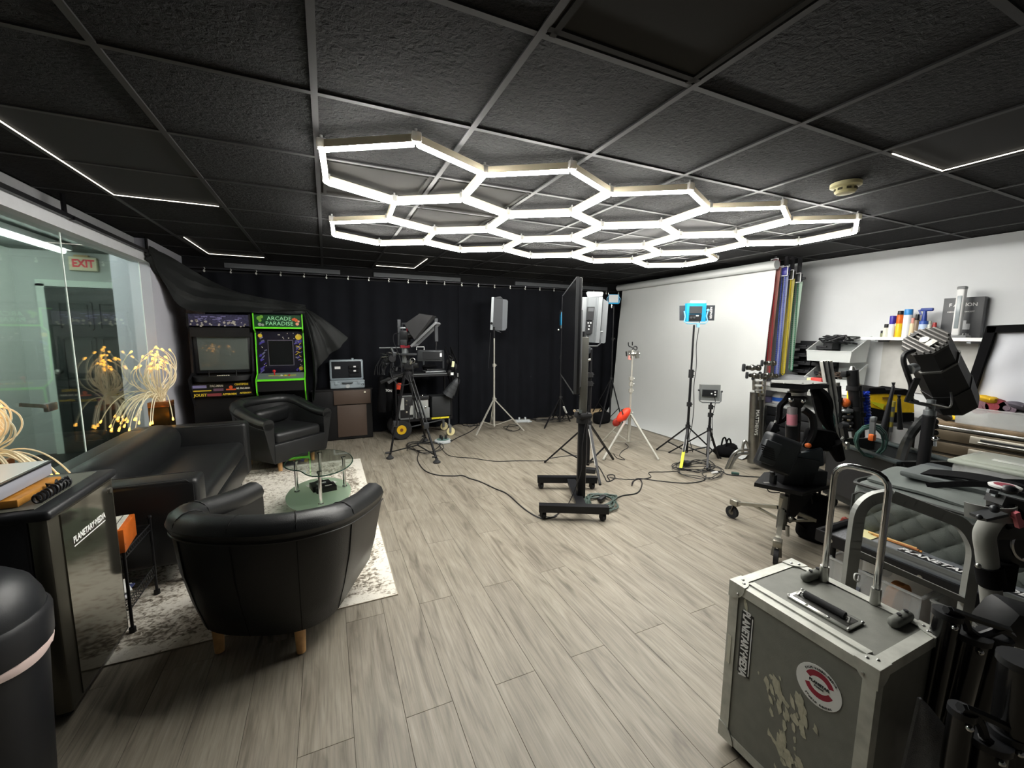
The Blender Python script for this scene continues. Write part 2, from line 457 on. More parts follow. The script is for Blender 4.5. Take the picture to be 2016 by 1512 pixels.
for cx, cy, lb in ((4, 2, 'black ceiling light panel above the right half of the hexagon light'), (-2, -2, 'unlit black ceiling light panel at the upper left corner of the picture'), (4, 6, 'unlit black ceiling light panel by the curtain, right of the hexagon light'), (7, 2, 'unlit black ceiling light panel close to the white wall'), (7, -2, 'unlit black ceiling light panel at the far right edge of the ceiling'), (7, 6, 'unlit black ceiling light panel in the corner above the white backdrop')):
    panel(cx, cy, lb)
for cx in (-2, 1, 4, 7):
    panel(cx, -4, 'unlit black ceiling light panel behind the viewer')
# ---- hexagon light
hexl = thing('hexagon_light', 'white honeycomb of glowing LED tubes under the black ceiling', 'ceiling light', (1.95, 3.0, H))
ED = .439; HX0, HY0, HR, HZ = .39, 2.305, -.045, H - .062
TUBE = mat('glowing_diffuser', '#ffffff', .5, emit='#fffdf6', es=TUBE_POWER)
HOUS = mat('cream_tube_housing', '#efe2c4', .5)
CLR = mat('clear_connector', '#ffffff', .15, trans=.6)
cR, sR = math.cos(HR), math.sin(HR)
def hexp(x, y): return (.02 + x * cR - y * sR, 2.12 + x * sR + y * cR)
verts = {}; edges = set()
W = ED * math.sqrt(3)
def vkey(x, y):
    k = (round(x, 2), round(y, 2))
    for q in ((0, 0), (.01, 0), (-.01, 0), (0, .01), (0, -.01)):
        kk = (round(k[0] + q[0], 2), round(k[1] + q[1], 2))
        if kk in verts: return kk
    verts[k] = (x, y); return k
for row in range(3):
    n = 5 if row % 2 == 0 else 4
    for c in range(n):
        cx = W / 2 + c * W + (W / 2 if row % 2 else 0); cy = ED / 2 + row * 1.5 * ED
        ks = []
        for q in range(6):
            t = PI / 6 + q * PI / 3
            ks.append(vkey(cx + ED * math.cos(t), cy + ED * math.sin(t)))
        for q in range(6): edges.add(tuple(sorted((ks[q], ks[(q + 1) % 6]))))
tb = MB(); hb = MB()
n = 9; L2 = ED / 2 - .012
for s_ in (-1, 1):
    pass
prof = [(.0125 * math.cos(t), .004 + .016 * math.sin(t)) for t in [PI + PI * q / (n - 1) for q in range(n)]]
tb.prism([(p[0], p[1]) for p in prof], (-L2, 0, 0), (0, 1, 0), (0, 0, 1), 2 * L2)
hb.prism([(-.0125, .004), (.0125, .004), (.0125, .036), (-.0125, .036)], (-L2, 0, 0), (0, 1, 0), (0, 0, 1), 2 * L2)
tme = hme = None
for (ka, kb) in sorted(edges):
    a = Vector(hexp(*verts[ka]) + (HZ,)); b = Vector(hexp(*verts[kb]) + (HZ,))
    if tme is None:
        o = tb.build('light_tube', TUBE, hexl); h = hb.build('tube_housing', HOUS, o); tme = o.data; hme = h.data
    else:
        o = bpy.data.objects.new('light_tube', tme); h = bpy.data.objects.new('tube_housing', hme)
        COL.objects.link(o); COL.objects.link(h); o.parent = hexl; h.parent = o
    d = b - a
    o.location = (a + b) / 2 - hexl.location; o.rotation_euler = (0, 0, math.atan2(d.y, d.x))
cme = None
for k in sorted(verts):
    p = Vector(hexp(*verts[k]) + (HZ,))
    if cme is None:
        q = MB().rbox((0, 0, .024), (.042, .042, .04), .004, seg=1).cyl((0, 0, .036), (0, 0, .06), .006)
        o = q.build('clear_connector', CLR, hexl); cme = o.data
    else:
        o = bpy.data.objects.new('clear_connector', cme); COL.objects.link(o); o.parent = hexl
    o.location = p - hexl.location
# ---- corridor door, sign, light
DK = mat('dark_green_black_door', '#1f2423', .35, noise=.15, nscale=6)
FR = mat('door_frame_paint', '#c4d0c8', .6)
dx0, dx1, dz = -2.80, -1.99, 1.875
dr = MB().box(((dx0 + dx1) / 2, CY - .025, dz / 2), (dx1 - dx0, .05, dz)).build('door_1', DK, smooth=0); struct(dr)
pw = (dx1 - dx0)
for (u0, u1, z0, z1) in ((.12, .46, 1.42, 1.72), (.54, .88, 1.42, 1.72), (.12, .46, .72, 1.32), (.54, .88, .72, 1.32), (.12, .46, .12, .62), (.54, .88, .12, .62)):
    x0 = dx0 + u0 * pw; x1 = dx0 + u1 * pw
    q = MB()
    q.box(((x0 + x1) / 2, CY - .054, (z0 + z1) / 2), (x1 - x0 - .06, .012, z1 - z0 - .06))
    for sgn in (0, 1):
        q.box((x0 if sgn == 0 else x1, CY - .056, (z0 + z1) / 2), (.025, .016, z1 - z0)); q.box(((x0 + x1) / 2, CY - .056, z0 if sgn == 0 else z1), (x1 - x0, .016, .025))
    q.build('door_panel', DK, dr, world=True, smooth=0)
MB().cyl((dx0 + .06, CY - .05, .95), (dx0 + .06, CY - .11, .95), .012).ball((dx0 + .06, CY - .12, .95), .03).build('door_knob', STL, dr, world=True)
f = MB()
for x in (dx0 - .035, dx1 + .035): f.box((x, CY - .02, dz / 2 + .02), (.07, .04, dz + .04))
f.box(((dx0 + dx1) / 2, CY - .02, dz + .05), (dx1 - dx0 + .14, .04, .07))
struct(f.build('trim_3', FR, smooth=0))
ex = PT(163, 520, y=CY - .03)
t = thing('exit_sign', 'cream exit sign with red letters on the wall above the dark door', 'sign', ex)
MB().rbox((0, 0, 0), (.235, .05, .15), .006).build('sign_box', mat('cream_sign', '#d9d2b4', .5), t)
MB().box((-.01, 0, .085), (.12, .05, .02)).build('mount', mat('tan_mount', '#b79b6c', .6), t, smooth=0)
text('EXIT', .115, mat('red_letters', '#e0354a', .5), t, frame((.005, -.027, 0), (1, 0, 0), (0, 0, 1)), bold=.004, sx=.8)
cw = PT(228, 526, y=CY - .03)
t = thing('wall_camera', 'small white camera with dark lens right of the exit sign', 'camera', cw)
MB().rbox((0, 0, 0), (.06, .05, .05), .012).build('body', WHT, t); MB().cyl((-.008, -.024, 0), (-.008, -.03, 0), .018).build('lens', BLKP, t)
t = thing('corridor_light', 'long bare white light tube on the corridor ceiling behind the glass', 'light', (-2.4, 4.6, H))
MB().box((-2.4, 4.6, H - .03), (.1, 2.5, .05)).build('fixture', WHT, t, world=True, smooth=0)
MB().cyl((-2.4, 3.4, H - .075), (-2.4, 5.8, H - .075), .022).build('tube', mat('corridor_tube', '#ffffff', .5, emit='#effff4', es=CORRIDOR_POWER), t, world=True)
# ---- smoke detector
sd = PT(1665, 368, z=H - .02)
t = thing('smoke_detector', 'cream round smoke detector on the ceiling right of the hexagon light', 'smoke detector', (sd.x, sd.y, H))
cr = mat('aged_cream_plastic', '#cfc79a', .5)
MB().lathe([(.0, 0), (.075, 0), (.075, -.018), (.06, -.024), (0, -.024)]).build('base', cr, t)
MB().lathe([(.05, -.024), (.052, -.046), (.044, -.056), (0, -.058)]).build('dome', cr, t)
q = MB()
for k in range(8): q.box((.052 * math.cos(k * PI / 4), .052 * math.sin(k * PI / 4), -.036), (.006, .022, .012), k * PI / 4)
q.build('vent', mat('dark_vent', '#4b4632', .7), t, smooth=0)

# dark folding frame in the corridor, clip on the glass
t = thing('folding_frame', 'dark slanted folding frame standing in the corridor at the left edge', 'frame', (-2.35, 4.0, 0))
for x in (-2.5, -2.2):
    MB().bar((x, 4.25, .0), (x + .02, 3.95, .95), .035, .03).build('leg', BLK, t, world=True, smooth=0)
MB().bar((-2.6, 3.94, .96), (-2.1, 3.94, .96), .04, .03).build('top_bar', BLK, t, world=True, smooth=0)
a, b = PT(40, 797, x=GX + .012), PT(99, 801, x=GX + .012)
MB().bar(a, b, .012, .02).rbox(b, (.03, .10, .05), .006).build('glass_clip', STL, bpy.data.objects['window_4'], world=True, smooth=30)
# ================================================================== seating corner
def rug_mat():
    m = bpy.data.materials.new('distressed_rug'); m.use_nodes = True
    N = m.node_tree.nodes; L = m.node_tree.links; b = N['Principled BSDF']; b.inputs['Roughness'].default_value = 1.; b.inputs['Specular IOR Level'].default_value = .1
    tc = N.new('ShaderNodeTexCoord')
    def nz(s, d, dist=0., st=(1, 1, 1)):
        mp = N.new('ShaderNodeMapping'); mp.inputs['Scale'].default_value = st; L.new(tc.outputs['Object'], mp.inputs[0])
        n = N.new('ShaderNodeTexNoise'); n.inputs['Scale'].default_value = s; n.inputs['Detail'].default_value = d; n.inputs['Distortion'].default_value = dist; L.new(mp.outputs[0], n.inputs['Vector']); return n
    a = nz(46, 6, .8, (.9, 1.1, 1)); c = nz(3.2, 3, .5); f = nz(220, 2)
    # border bands of the woven pattern, in the rug's own coordinates
    sx = N.new('ShaderNodeSeparateXYZ'); L.new(tc.outputs['Object'], sx.inputs[0])
    def ab(o, half):
        q = N.new('ShaderNodeMath'); q.operation = 'ABSOLUTE'; L.new(o, q.inputs[0])
        r = N.new('ShaderNodeMath'); r.operation = 'SUBTRACT'; r.inputs[0].default_value = half; L.new(q.outputs[0], r.inputs[1]); return r
    ex = ab(sx.outputs['X'], .7725); ey = ab(sx.outputs['Y'], 1.32)
    mn = N.new('ShaderNodeMath'); mn.operation = 'MINIMUM'; L.new(ex.outputs[0], mn.inputs[0]); L.new(ey.outputs[0], mn.inputs[1])
    band = N.new('ShaderNodeValToRGB'); e = band.color_ramp.elements
    e[0].position = 0; e[0].color = (0, 0, 0, 1); e[1].position = 1; e[1].color = (.35, .35, .35, 1)
    for p, v in ((.06, .1), (.09, .85), (.2, .95), (.26, .35), (.3, .8), (.36, .35)):
        k = e.new(p); k.color = (v, v, v, 1)
    L.new(mn.outputs[0], band.inputs[0])
    mul = N.new('ShaderNodeMath'); mul.operation = 'MULTIPLY_ADD'; L.new(c.outputs['Fac'], mul.inputs[0]); mul.inputs[1].default_value = .45; L.new(a.outputs['Fac'], mul.inputs[2])
    sc = N.new('ShaderNodeMath'); sc.operation = 'MULTIPLY_ADD'; L.new(band.outputs[0], sc.inputs[0]); sc.inputs[1].default_value = .17; L.new(mul.outputs[0], sc.inputs[2])
    rp = N.new('ShaderNodeValToRGB'); r = rp.color_ramp.elements
    r[0].position = .78; r[0].color = lin('#dfdacf'); r[1].position = 1.0; r[1].color = lin('#6f675c'); k = r.new(.87); k.color = lin('#bdb5a7')
    L.new(sc.outputs[0], rp.inputs[0]); L.new(rp.outputs[0], b.inputs['Base Color'])
    bp = N.new('ShaderNodeBump'); bp.inputs['Strength'].default_value = .4; bp.inputs['Distance'].default_value = .004; L.new(f.outputs['Fac'], bp.inputs['Height']); L.new(bp.outputs[0], b.inputs['Normal'])
    return m
RX0, RX1, RY0, RY1 = -1.25, .295, 2.14, 4.78
o = MB().rbox(((RX0 + RX1) / 2, (RY0 + RY1) / 2, .0035), (RX1 - RX0, RY1 - RY0, .006), .002).build('rug', rug_mat(), smooth=30)
tag(o, 'cream distressed rug with dark worn pattern under the coffee table', 'rug')
MB().tube([(RX0, RY0, .0035), (RX1, RY0, .0035), (RX1, RY1, .0035), (RX0, RY1, .0035)], .0034, 5, closed=True).build('bound_edge', mat('rug_binding', '#a79d8b', .9), o, world=True)
OAK = mat('pale_oak_leg', '#c79a66', .45, noise=.15, nscale=30)
SEAM = mat('stitched_seam', '#2c2c2d', .5)
# ---- tub armchairs
def tub_path(a, yb, yf, n=26):
    """U from the right front round the back to the left front; returns (x, y, nx, ny, t) with t 0 at arms' fronts and 1 at the back"""
    P = []
    yc = yb + a * .82
    for k in range(4): P.append((a, yf + (yc - yf) * k / 4))
    for k in range(n + 1):
        t = PI * k / n
        c, s_ = math.cos(t), math.sin(t)
        P.append((a * math.copysign(abs(c) ** .82, c), yc - (yc - yb) * abs(s_) ** .82))
    for k in range(1, 5): P.append((-a, yc + (yf - yc) * k / 4))
    out = []
    for i, p in enumerate(P):
        q0 = P[max(i - 1, 0)]; q1 = P[min(i + 1, len(P) - 1)]
        tx, ty = q1[0] - q0[0], q1[1] - q0[1]; l = math.hypot(tx, ty)
        nx, ny = -ty / l, tx / l
        if nx * p[0] + ny * (p[1] - .1) < 0: nx, ny = -nx, -ny
        s = min(1, max(0, (yf - p[1]) / (yf - yb)))
        out.append((p[0], p[1], nx, ny, s))
    return out
def tub_chair(name, label, loc, rz, group, wide=.40, hb=.665, ha=.57, pillow=False):
    t = thing(name, label, 'armchair', loc, rz, group)
    P = tub_path(wide, -.36, .33)
    top = lambda s: ha + (hb - ha) * (s * s * (3 - 2 * s))
    th = .105
    rows = []
    for x, y, nx, ny, s in P:
        z = top(s); r = []
        prof = [(-.105, .105), (-.085, .12), (-.05, .25), (-.02, .40), (-.004, z - .09), (-.012, z - .04), (-th + .01, z - .04), (-th, z - .09), (-th, .30), (-th - .03, .13), (-.105, .105)]
        rows.append([(x + nx * d, y + ny * d, q) for d, q in prof])
    m = MB().grid(rows)
    k = len(rows[0]); n = len(rows)
    m.f.append(tuple(range(k - 1))[::-1]); m.f.append(tuple((n - 1) * k + i for i in range(k - 1)))
    m.build('shell', LEA, t, smooth=50)
    rows = []
    for x, y, nx, ny, s in P:
        z = top(s); r = []
        for q in range(11):
            a = 2 * PI * q / 10
            r.append((x + nx * (-th / 2 + (.060 + .006 * s) * math.cos(a)), y + ny * (-th / 2 + (.060 + .006 * s) * math.cos(a)), z - .052 + .056 * math.sin(a)))
        rows.append(r)
    m = MB().grid(rows); k = 11
    m.f.append(tuple(range(k - 1))); m.f.append(tuple((n - 1) * k + i for i in range(k - 1))[::-1])
    roll = m.build('padded_rim', LEA, t, smooth=60)
    q = MB()
    q.tube([(x + nx * .003, y + ny * .003, top(s) - .09) for x, y, nx, ny, s in P], .003, 5)
    q.build('piping', SEAM, roll)
    q = MB()
    for i in (5, 12, 17, 22, n - 6):
        x, y, nx, ny, s = P[i]; z = top(s)
        q.tube([(x + nx * (-th / 2 + (.0625) * math.cos(a)), y + ny * (-th / 2 + .0625 * math.cos(a)), z - .052 + .058 * math.sin(a)) for a in [PI * j / 8 for j in range(9)]], .0022, 4)
        q.tube([(x + nx * (-.003), y + ny * (-.003), z - .1), (x - nx * .018, y - ny * .018, .4), (x - nx * .05, y - ny * .05, .25), (x - nx * .085, y - ny * .085, .12)], .0022, 4)
    q.build('seam', mat('dark_seam', '#050505', .7), t)
    ins = [(x - nx * .11, y - ny * .11) for x, y, nx, ny, s in P]
    MB().prism(ins, (0, 0, .115), (1, 0, 0), (0, 1, 0), .17).build('seat_base', LEA, t, smooth=30)
    MB().rbox((0, .305, .205), (2 * wide - .19, .07, .2), .02).build('front_apron', LEA, t)
    MB().rbox((0, .06, .345), (2 * wide - .26, .52, .13), .045, seg=4).build('seat_cushion', LEA, t)
    if pillow:
        MB().rbox((-.06, -.19, .49), (.44, .13, .17), .06, R=(-.25, .05, .05), seg=4, fn=lambda v: Vector((v.x, v.y * (1 - .5 * abs(v.x / .24) ** 3), v.z * (1 - .12 * math.cos(v.x * 14))))).build('lumbar_pillow', LEA, t)
    for sx, sy in ((-1, 1), (1, 1), (-1, -1), (1, -1)):
        lx, ly = sx * (wide - .205), (.25 if sy > 0 else -.215)
        MB().cyl((lx, ly, 0), (lx, ly, .12), .019, .024, 12).build('leg', OAK, t)
    return t
NC = (-.235, 2.165)
tub_chair('tub_armchair', 'black leather tub armchair seen from behind, nearest to the viewer', (NC[0], NC[1], .0068), -math.radians(24.), 'black tub armchairs', wide=.385)
tub_chair('tub_armchair', 'black leather tub armchair with a small cushion, facing us before the arcade machines', (-.50, 4.97, .0068), -math.radians(138), 'black tub armchairs', hb=.70, ha=.56, pillow=True)
# ---- sofa
t = thing('sofa', 'black leather sofa with high arms along the glass wall', 'sofa', (-1.11, 3.55, .0068), 0)
X0, X1, Y0, Y1 = -1.52, -.70, 2.70, 4.40
MB().rbox((-1.09, 3.55, .22), (.80, Y1 - Y0 - .2, .19), .03).build('base', LEA, t, world=True)
MB().rbox((-1.09, Y0 + .085, .365), (.82, .17, .48), .028, seg=3).build('arm', LEA, t, world=True)
MB().rbox((-1.09, Y1 - .085, .365), (.82, .17, .48), .028, seg=3).build('arm', LEA, t, world=True)
MB().rbox((X0 + .1, 3.55, .375), (.2, Y1 - Y0 - .3, .47), .05, seg=3).build('backrest', LEA, t, world=True)
bul = lambda v: Vector((v.x * (1 - .25 * (v.y / .66) ** 4), v.y, v.z * (1 - .10 * abs(v.y / .66) ** 3)))
bm_ = MB().rbox((-1.25, 3.55, .50), (.30, Y1 - Y0 - .36, .34), .13, R=(0, .2, 0), seg=5, fn=bul).build('back_cushion', LEA, t, world=True)
MB().rbox((-1.01, 3.55, .375), (.62, Y1 - Y0 - .35, .15), .05, seg=4).build('seat_cushion', LEA, t, world=True)
for x in (X0 + .06, X1 - .08):
    for y in (Y0 + .06, Y1 - .06): MB().cyl((x, y, .007), (x, y, .13), .021, .024).build('leg', STL if y < 3 else BLK, t, world=True)
for y in (Y0 + .004, Y0 + .166, Y1 - .166): MB().tube([(X0 + .03, y, .602), (X1 - .03, y, .602), (X1 + .0, y, .575), (X1 + .0, y, .15)], .003, 4).build('piping', SEAM, t, world=True)
# ---- coffee table
GLT = mat('clear_table_glass', '#eef9f2', .02, trans=1.)
GFR = mat('frosted_green_glass', '#cfe8d2', .35, trans=.85)
GED = mat('dark_green_glass_edge', '#1f3a30', .2)
t = thing('coffee_table', 'small kidney-shaped glass coffee table with chrome legs on the rug', 'table', (-.1, 3.46, .0068))
def blob(kid, rx, ry, n=40):
    P = []
    for k in range(n):
        a = 2 * PI * k / n
        r = 1.
        if kid: r = 1 - .30 * math.exp(-((((a - 1.25 * PI + PI) % (2 * PI)) - PI) / .5) ** 2)
        P.append((rx * r * math.cos(a), ry * r * math.sin(a)))
    return P
cx, cy = -.09, 3.45
top = MB().prism(blob(True, .245, .36), (cx, cy, .398), (1, 0, 0), (0, 1, 0), .008).build('glass_top', GLT, t, world=True, smooth=30)
MB().tube([(cx + p[0], cy + p[1], .402) for p in blob(True, .245, .36)], .0042, 5, closed=True).build('polished_edge', GED, top, world=True)
lo = MB().prism(blob(False, .235, .36), (cx - .01, cy + .03, .14), (1, 0, 0), (0, 1, 0), .008).build('frosted_shelf', GFR, t, world=True, smooth=30)
for p in ((-.26, 3.55), (.09, 3.53), (-.085, 3.215), (-.09, 3.74)):
    MB().cyl((p[0], p[1], .0068), (p[0], p[1], .396), .012, n=14).cyl((p[0], p[1], .15), (p[0], p[1], .158), .02, n=14).cyl((p[0], p[1], .385), (p[0], p[1], .397), .019, n=14).build('leg', CHR, t, world=True)
DBX = mat('black_box_card', '#121213', .3)
p = PT(632, 950, z=.19)
t = thing('gift_box', 'flat black box with white lettering on the frosted table shelf', 'box', (p.x, p.y - .02, .1485), .25)
MB().rbox((0, 0, .022), (.15, .13, .044), .003).build('box', DBX, t)
MB().box((.0, -.005, .0445), (.07, .045, .001)).build('printed_panel', mat('grey_print', '#5b5e60', .4), t, smooth=0)
text('R&D', .03, WHT, t, frame((.01, 0, .0455), (1, 0, 0), (0, 1, 0)), bold=.001)
p = PT(633, 915, z=.17)
t = thing('photo_box', 'small black box with a picture, behind the lettered black box', 'box', (-.055, 3.52, .1485), .2)
MB().rbox((0, 0, .02), (.15, .12, .04), .003).build('box', DBX, t)
MB().box((.02, 0, .0405), (.05, .06, .001)).build('picture', mat('photo_print', '#b9b4ac', .4, noise=.5, nscale=90), t, smooth=0)
for k, (dx, dy, a, c, nm) in enumerate(((-.06, .02, .3, '#e7e7e2', 'white'), (.0, .05, -.4, '#34383c', 'dark'), (.055, .01, .7, '#d7d9d4', 'pale grey'), (.02, -.03, .1, '#86908a', 'green grey'), (-.03, .07, 1.0, '#44494a', 'charcoal'))):
    o = MB().box((-.08 + dx * 1.2, 3.65 + dy, .1495 + k * .0012), (.085, .055, .001), a).build('business_card', mat('card_%d' % k, c, .5), smooth=0)
    tag(o, nm + ' card in the scatter of cards on the frosted table shelf', 'card', 'cards on the table shelf')
# ---- wire cart with the orange box
t = thing('wire_cart', 'small black wire cart between the fridge and the near armchair', 'cart', (-1.02, 2.5, .0068))
wx0, wx1, wy0, wy1 = -1.22, -.885, 2.345, 2.655
for x in (wx0, wx1):
    for y in (wy0, wy1): MB().cyl((x, y, .0068), (x, y, .44), .0068, n=8).cyl((x, y, .0068), (x, y, .03), .014, n=8).ball((x, y, .44), .011, 8, 4).build('post', BLK, t, world=True)
for z_ in (.40, .12):
    q = MB(); q.tube([(wx0, wy0, z_), (wx1, wy0, z_), (wx1, wy1, z_), (wx0, wy1, z_)], .004, 5, closed=True)
    if z_ < .3: q.tube([(wx0, wy0, z_ + .05), (wx1, wy0, z_ + .05), (wx1, wy1, z_ + .05), (wx0, wy1, z_ + .05)], .003, 5, closed=True)
    for k in range(1, 12): y = wy0 + (wy1 - wy0) * k / 12; q.tube([(wx0, y, z_), (wx1, y, z_)], .0016, 4)
    for k in range(14):
        y = wy0 + (wy1 - wy0) * k / 14; h = (wy1 - wy0) / 14; b_ = z_ - .03 if z_ > .3 else z_; hh = .03 if z_ > .3 else .05
        q.tube([(wx1, y, b_), (wx1, y + h, b_ + hh)], .0013, 3); q.tube([(wx1, y + h, b_), (wx1, y, b_ + hh)], .0013, 3)
        x = wx0 + (wx1 - wx0) * k / 14; h = (wx1 - wx0) / 14
        q.tube([(x, wy0, b_), (x + h, wy0, b_ + hh)], .0013, 3); q.tube([(x + h, wy0, b_), (x, wy0, b_ + hh)], .0013, 3)
    if z_ > .3: q.tube([(wx0, wy0, z_ - .03), (wx1, wy0, z_ - .03), (wx1, wy1, z_ - .03), (wx0, wy1, z_ - .03)], .003, 5, closed=True)
    q.build('wire_shelf', BLK, t, world=True)
t = thing('orange_box', 'orange wooden box with a grey paper top on the black wire cart', 'box', (-.985, 2.42, .404), .12)
MB().rbox((0, 0, .055), (.20, .20, .11), .004).build('box', mat('orange_wood', '#b4591c', .35, noise=.2, nscale=18), t)
MB().box((-.005, 0, .1115), (.17, .18, .003)).build('paper_stack', mat('grey_paper', '#b5b5ad', .7, noise=.2, nscale=40), t, smooth=0)
q = MB()
for k in range(6): q.box((-.09 + k * .03, 0, .1135), (.004, .178, .001))
q.build('fold', mat('paper_fold', '#4a4a48', .8), t, smooth=0)
for k, (c, a) in enumerate((('#d8d9dc', .2), ('#3a4066', -.1), ('#e2e2df', .5))):
    o = MB().rbox((-1.04, 2.49, .130 + k * .009), (.2, .15, .007), .002, a).build('magazine', mat('magazine_%d' % k, c, .35), smooth=30)
    tag(o, ('white magazine lying lowest', 'dark blue magazine lying second', 'pale magazine lying topmost')[k] + ' on the bottom shelf of the wire cart', 'magazine', 'magazines on the wire cart')
# ---- mini fridge
FX, FY0, FY1, FH = -.90, 1.86, 2.33, .80
t = thing('mini_fridge', 'black mini fridge with a dark glass door at the left of the picture', 'fridge', (-1.15, 2.1, 0))
MB().rbox((-1.19, (FY0 + FY1) / 2, .41), (.50, FY1 - FY0, .74), .01).build('cabinet', BLKP, t, world=True)
MB().rbox((-.915, (FY0 + FY1) / 2, .41), (.05, FY1 - FY0, .74), .008).build('door_frame', mat('grey_bronze_metal', '#5d5a50', .3, .6), t, world=True)
gd = MB().box((-.8885, (FY0 + FY1) / 2 + .02, .41), (.006, FY1 - FY0 - .09, .70)).build('door_glass', mat('dark_mirror_glass', '#6d6a60', .07, .85), t, world=True, smooth=0)
MB().rbox((-1.16, (FY0 + FY1) / 2, .785), (.57, FY1 - FY0 + .03, .035), .015, seg=3).build('top_rim', BLKP, t, world=True)
MB().box((-1.17, (FY0 + FY1) / 2, .8035), (.48, FY1 - FY0 - .05, .003)).build('top_surface', mat('grey_fridge_top', '#57574f', .45, noise=.1), t, world=True, smooth=0)
for x in (-1.38, -.93):
    for y in (FY0 + .05, FY1 - .05): MB().cyl((x, y, .0068), (x, y, .045), .018).build('foot', RUB, t, world=True)
MB().cyl((-.889, FY1 - .045, .72), (-.880, FY1 - .045, .72), .012).build('lock', STL, t, world=True)
Mt = frame((-.8845, 2.10, .635), (0, 1, 0), (0, 0, 1))
lt = text('PLANETARY·MEDIA', .034, mat('white_decal', '#f2f2ee', .5), t, Mt, bold=.0008, sx=.82, world=True)
MB().box((-.8848, 2.10, .612), (.0006, .235, .004)).build('underline', mat('white_decal'), t, world=True, smooth=0)
# on the fridge
t = thing('silver_player', 'slim silver box with a black edge lying on the mini fridge', 'player', (-1.2, 2.03, .835), .0)
MB().rbox((-1.19, 2.03, .868), (.36, .31, .05), .006).build('case', mat('silver_lavender', '#a9aab4', .4, .3), t, world=True)
MB().box((-1.19, 2.03, .8955), (.37, .32, .007)).build('black_edge', BLKP, t, world=True, smooth=0)
MB().box((-1.195, 2.03, .8995), (.355, .305, .002)).build('white_lid', mat('pale_lid', '#cfd4d2', .35), t, world=True, smooth=0)
o = MB().rbox((-1.15, 2.05, .8195), (.33, .26, .027), .004).build('wooden_tray', mat('orange_tray_wood', '#b07a33', .4, noise=.2, nscale=25), smooth=30)
tag(o, 'orange wooden board under the silver box on the mini fridge', 'tray')
q = MB(); pts = []
for k in range(120):
    a = k * .5; u = k / 120
    pts.append((-.945 + .012 * math.cos(a), 1.93 + u * .2, .822 + .016 * math.sin(a)))
q.tube(pts, .0045, 5); q.tube([(-.955 + .02 * math.cos(k * .6), 2.1 + .04 * math.sin(k * .9), .816 + .012 * (k % 3)) for k in range(16)], .004, 5)
tag(q.build('coiled_cable', BLKP), 'black coiled cable at the front of the mini fridge top', 'cable')
# ---- fibre lamps
FIB = mat('clear_fibre', '#e4dabb', .3, emit='#ffe9bf', es=.06)
TIP = mat('glowing_amber_tip', '#ffd27a', .4, emit='#ffb648', es=4.5)
def fibre_lamp(t, base, n, seed, spread, length, droop, hdir):
    R = random.Random(seed)
    for k in range(n):
        a = R.uniform(0, 2 * PI); el = R.uniform(.35, 1.45) ; ln = length * R.uniform(.75, 1.25)
        hang = k % 3 == 0
        if hang: a = hdir + R.gauss(0, .5); el = R.uniform(.2, .8)
        d = Vector((math.cos(a) * math.cos(el), math.sin(a) * math.cos(el), math.sin(el)))
        p = Vector(base) + Vector((R.uniform(-.03, .03), R.uniform(-.03, .03), 0)); pts = [p.copy()]
        v = (d + Vector((0, 0, .8))).normalized()
        cu = R.uniform(.35, 1.0) * droop * (1.6 if el < .6 else 1)
        side = Vector((math.cos(a), math.sin(a), 0)) * spread
        for s_ in range(9):
            p = p + v * (ln / 9); pts.append(p.copy())
            if hang: v = (v + side * .10 + Vector((0, 0, -.42))).normalized()
            else: v = (v + side * (.30 if s_ < 3 else -.34) + Vector((0, 0, .10 if s_ < 4 else -cu * .22))).normalized()
        o = MB().tube(spline(pts, 2), .0038, 5).build('fibre_strand', FIB, t, world=True)
        e = pts[-1]; dd = (pts[-1] - pts[-2]).normalized()
        MB().cyl(e - dd * .008, e + dd * .012, .0045, .008, 6).ball(e + dd * .014, .0078, 6, 4).build('glowing_tip', TIP, o, world=True, smooth=60)
px_, py_ = -1.405, 4.72
t = thing('fibre_lamp', 'curly fibre lamp with amber tips on a bronze pedestal behind the sofa', 'lamp', (px_, py_, 0), group='fibre lamps')
MB().box((px_, py_, .36), (.15, .15, .72), taper=1.).build('pedestal', mat('bronze_pedestal', '#6a5534', .25, .9, noise=.1), t, world=True, smooth=0)
MB().rbox((px_, py_, .745), (.155, .155, .05), .006).build('collar', mat('copper_collar', '#c7824e', .25, .9), t, world=True)
MB().box((px_ , py_, .0068), (.2, .2, .019)).build('foot', BLK, t, world=True, smooth=0)
fibre_lamp(t, (px_, py_, .77), 66, 5, 1.0, .46, .85, 3.9)
lx, ly = -1.33, 2.62
t = thing('fibre_lamp', 'curly fibre lamp with amber tips rising behind the mini fridge', 'lamp', (lx, ly, 0), group='fibre lamps')
lx, ly = -1.36, 2.47
t.location = (lx, ly, 0); XF[t.name] = Matrix.Translation((lx, ly, 0))
MB().box((lx, ly, .40), (.13, .13, .80)).build('pedestal', MATS['bronze_pedestal'], t, world=True, smooth=0)
MB().rbox((lx, ly, .82), (.14, .14, .05), .006).build('collar', MATS['copper_collar'], t, world=True)
MB().box((lx, ly, .0068), (.18, .18, .019)).build('foot', BLK, t, world=True, smooth=0)
fibre_lamp(t, (lx, ly, .84), 60, 11, 1.2, .31, 1.0, -.5)
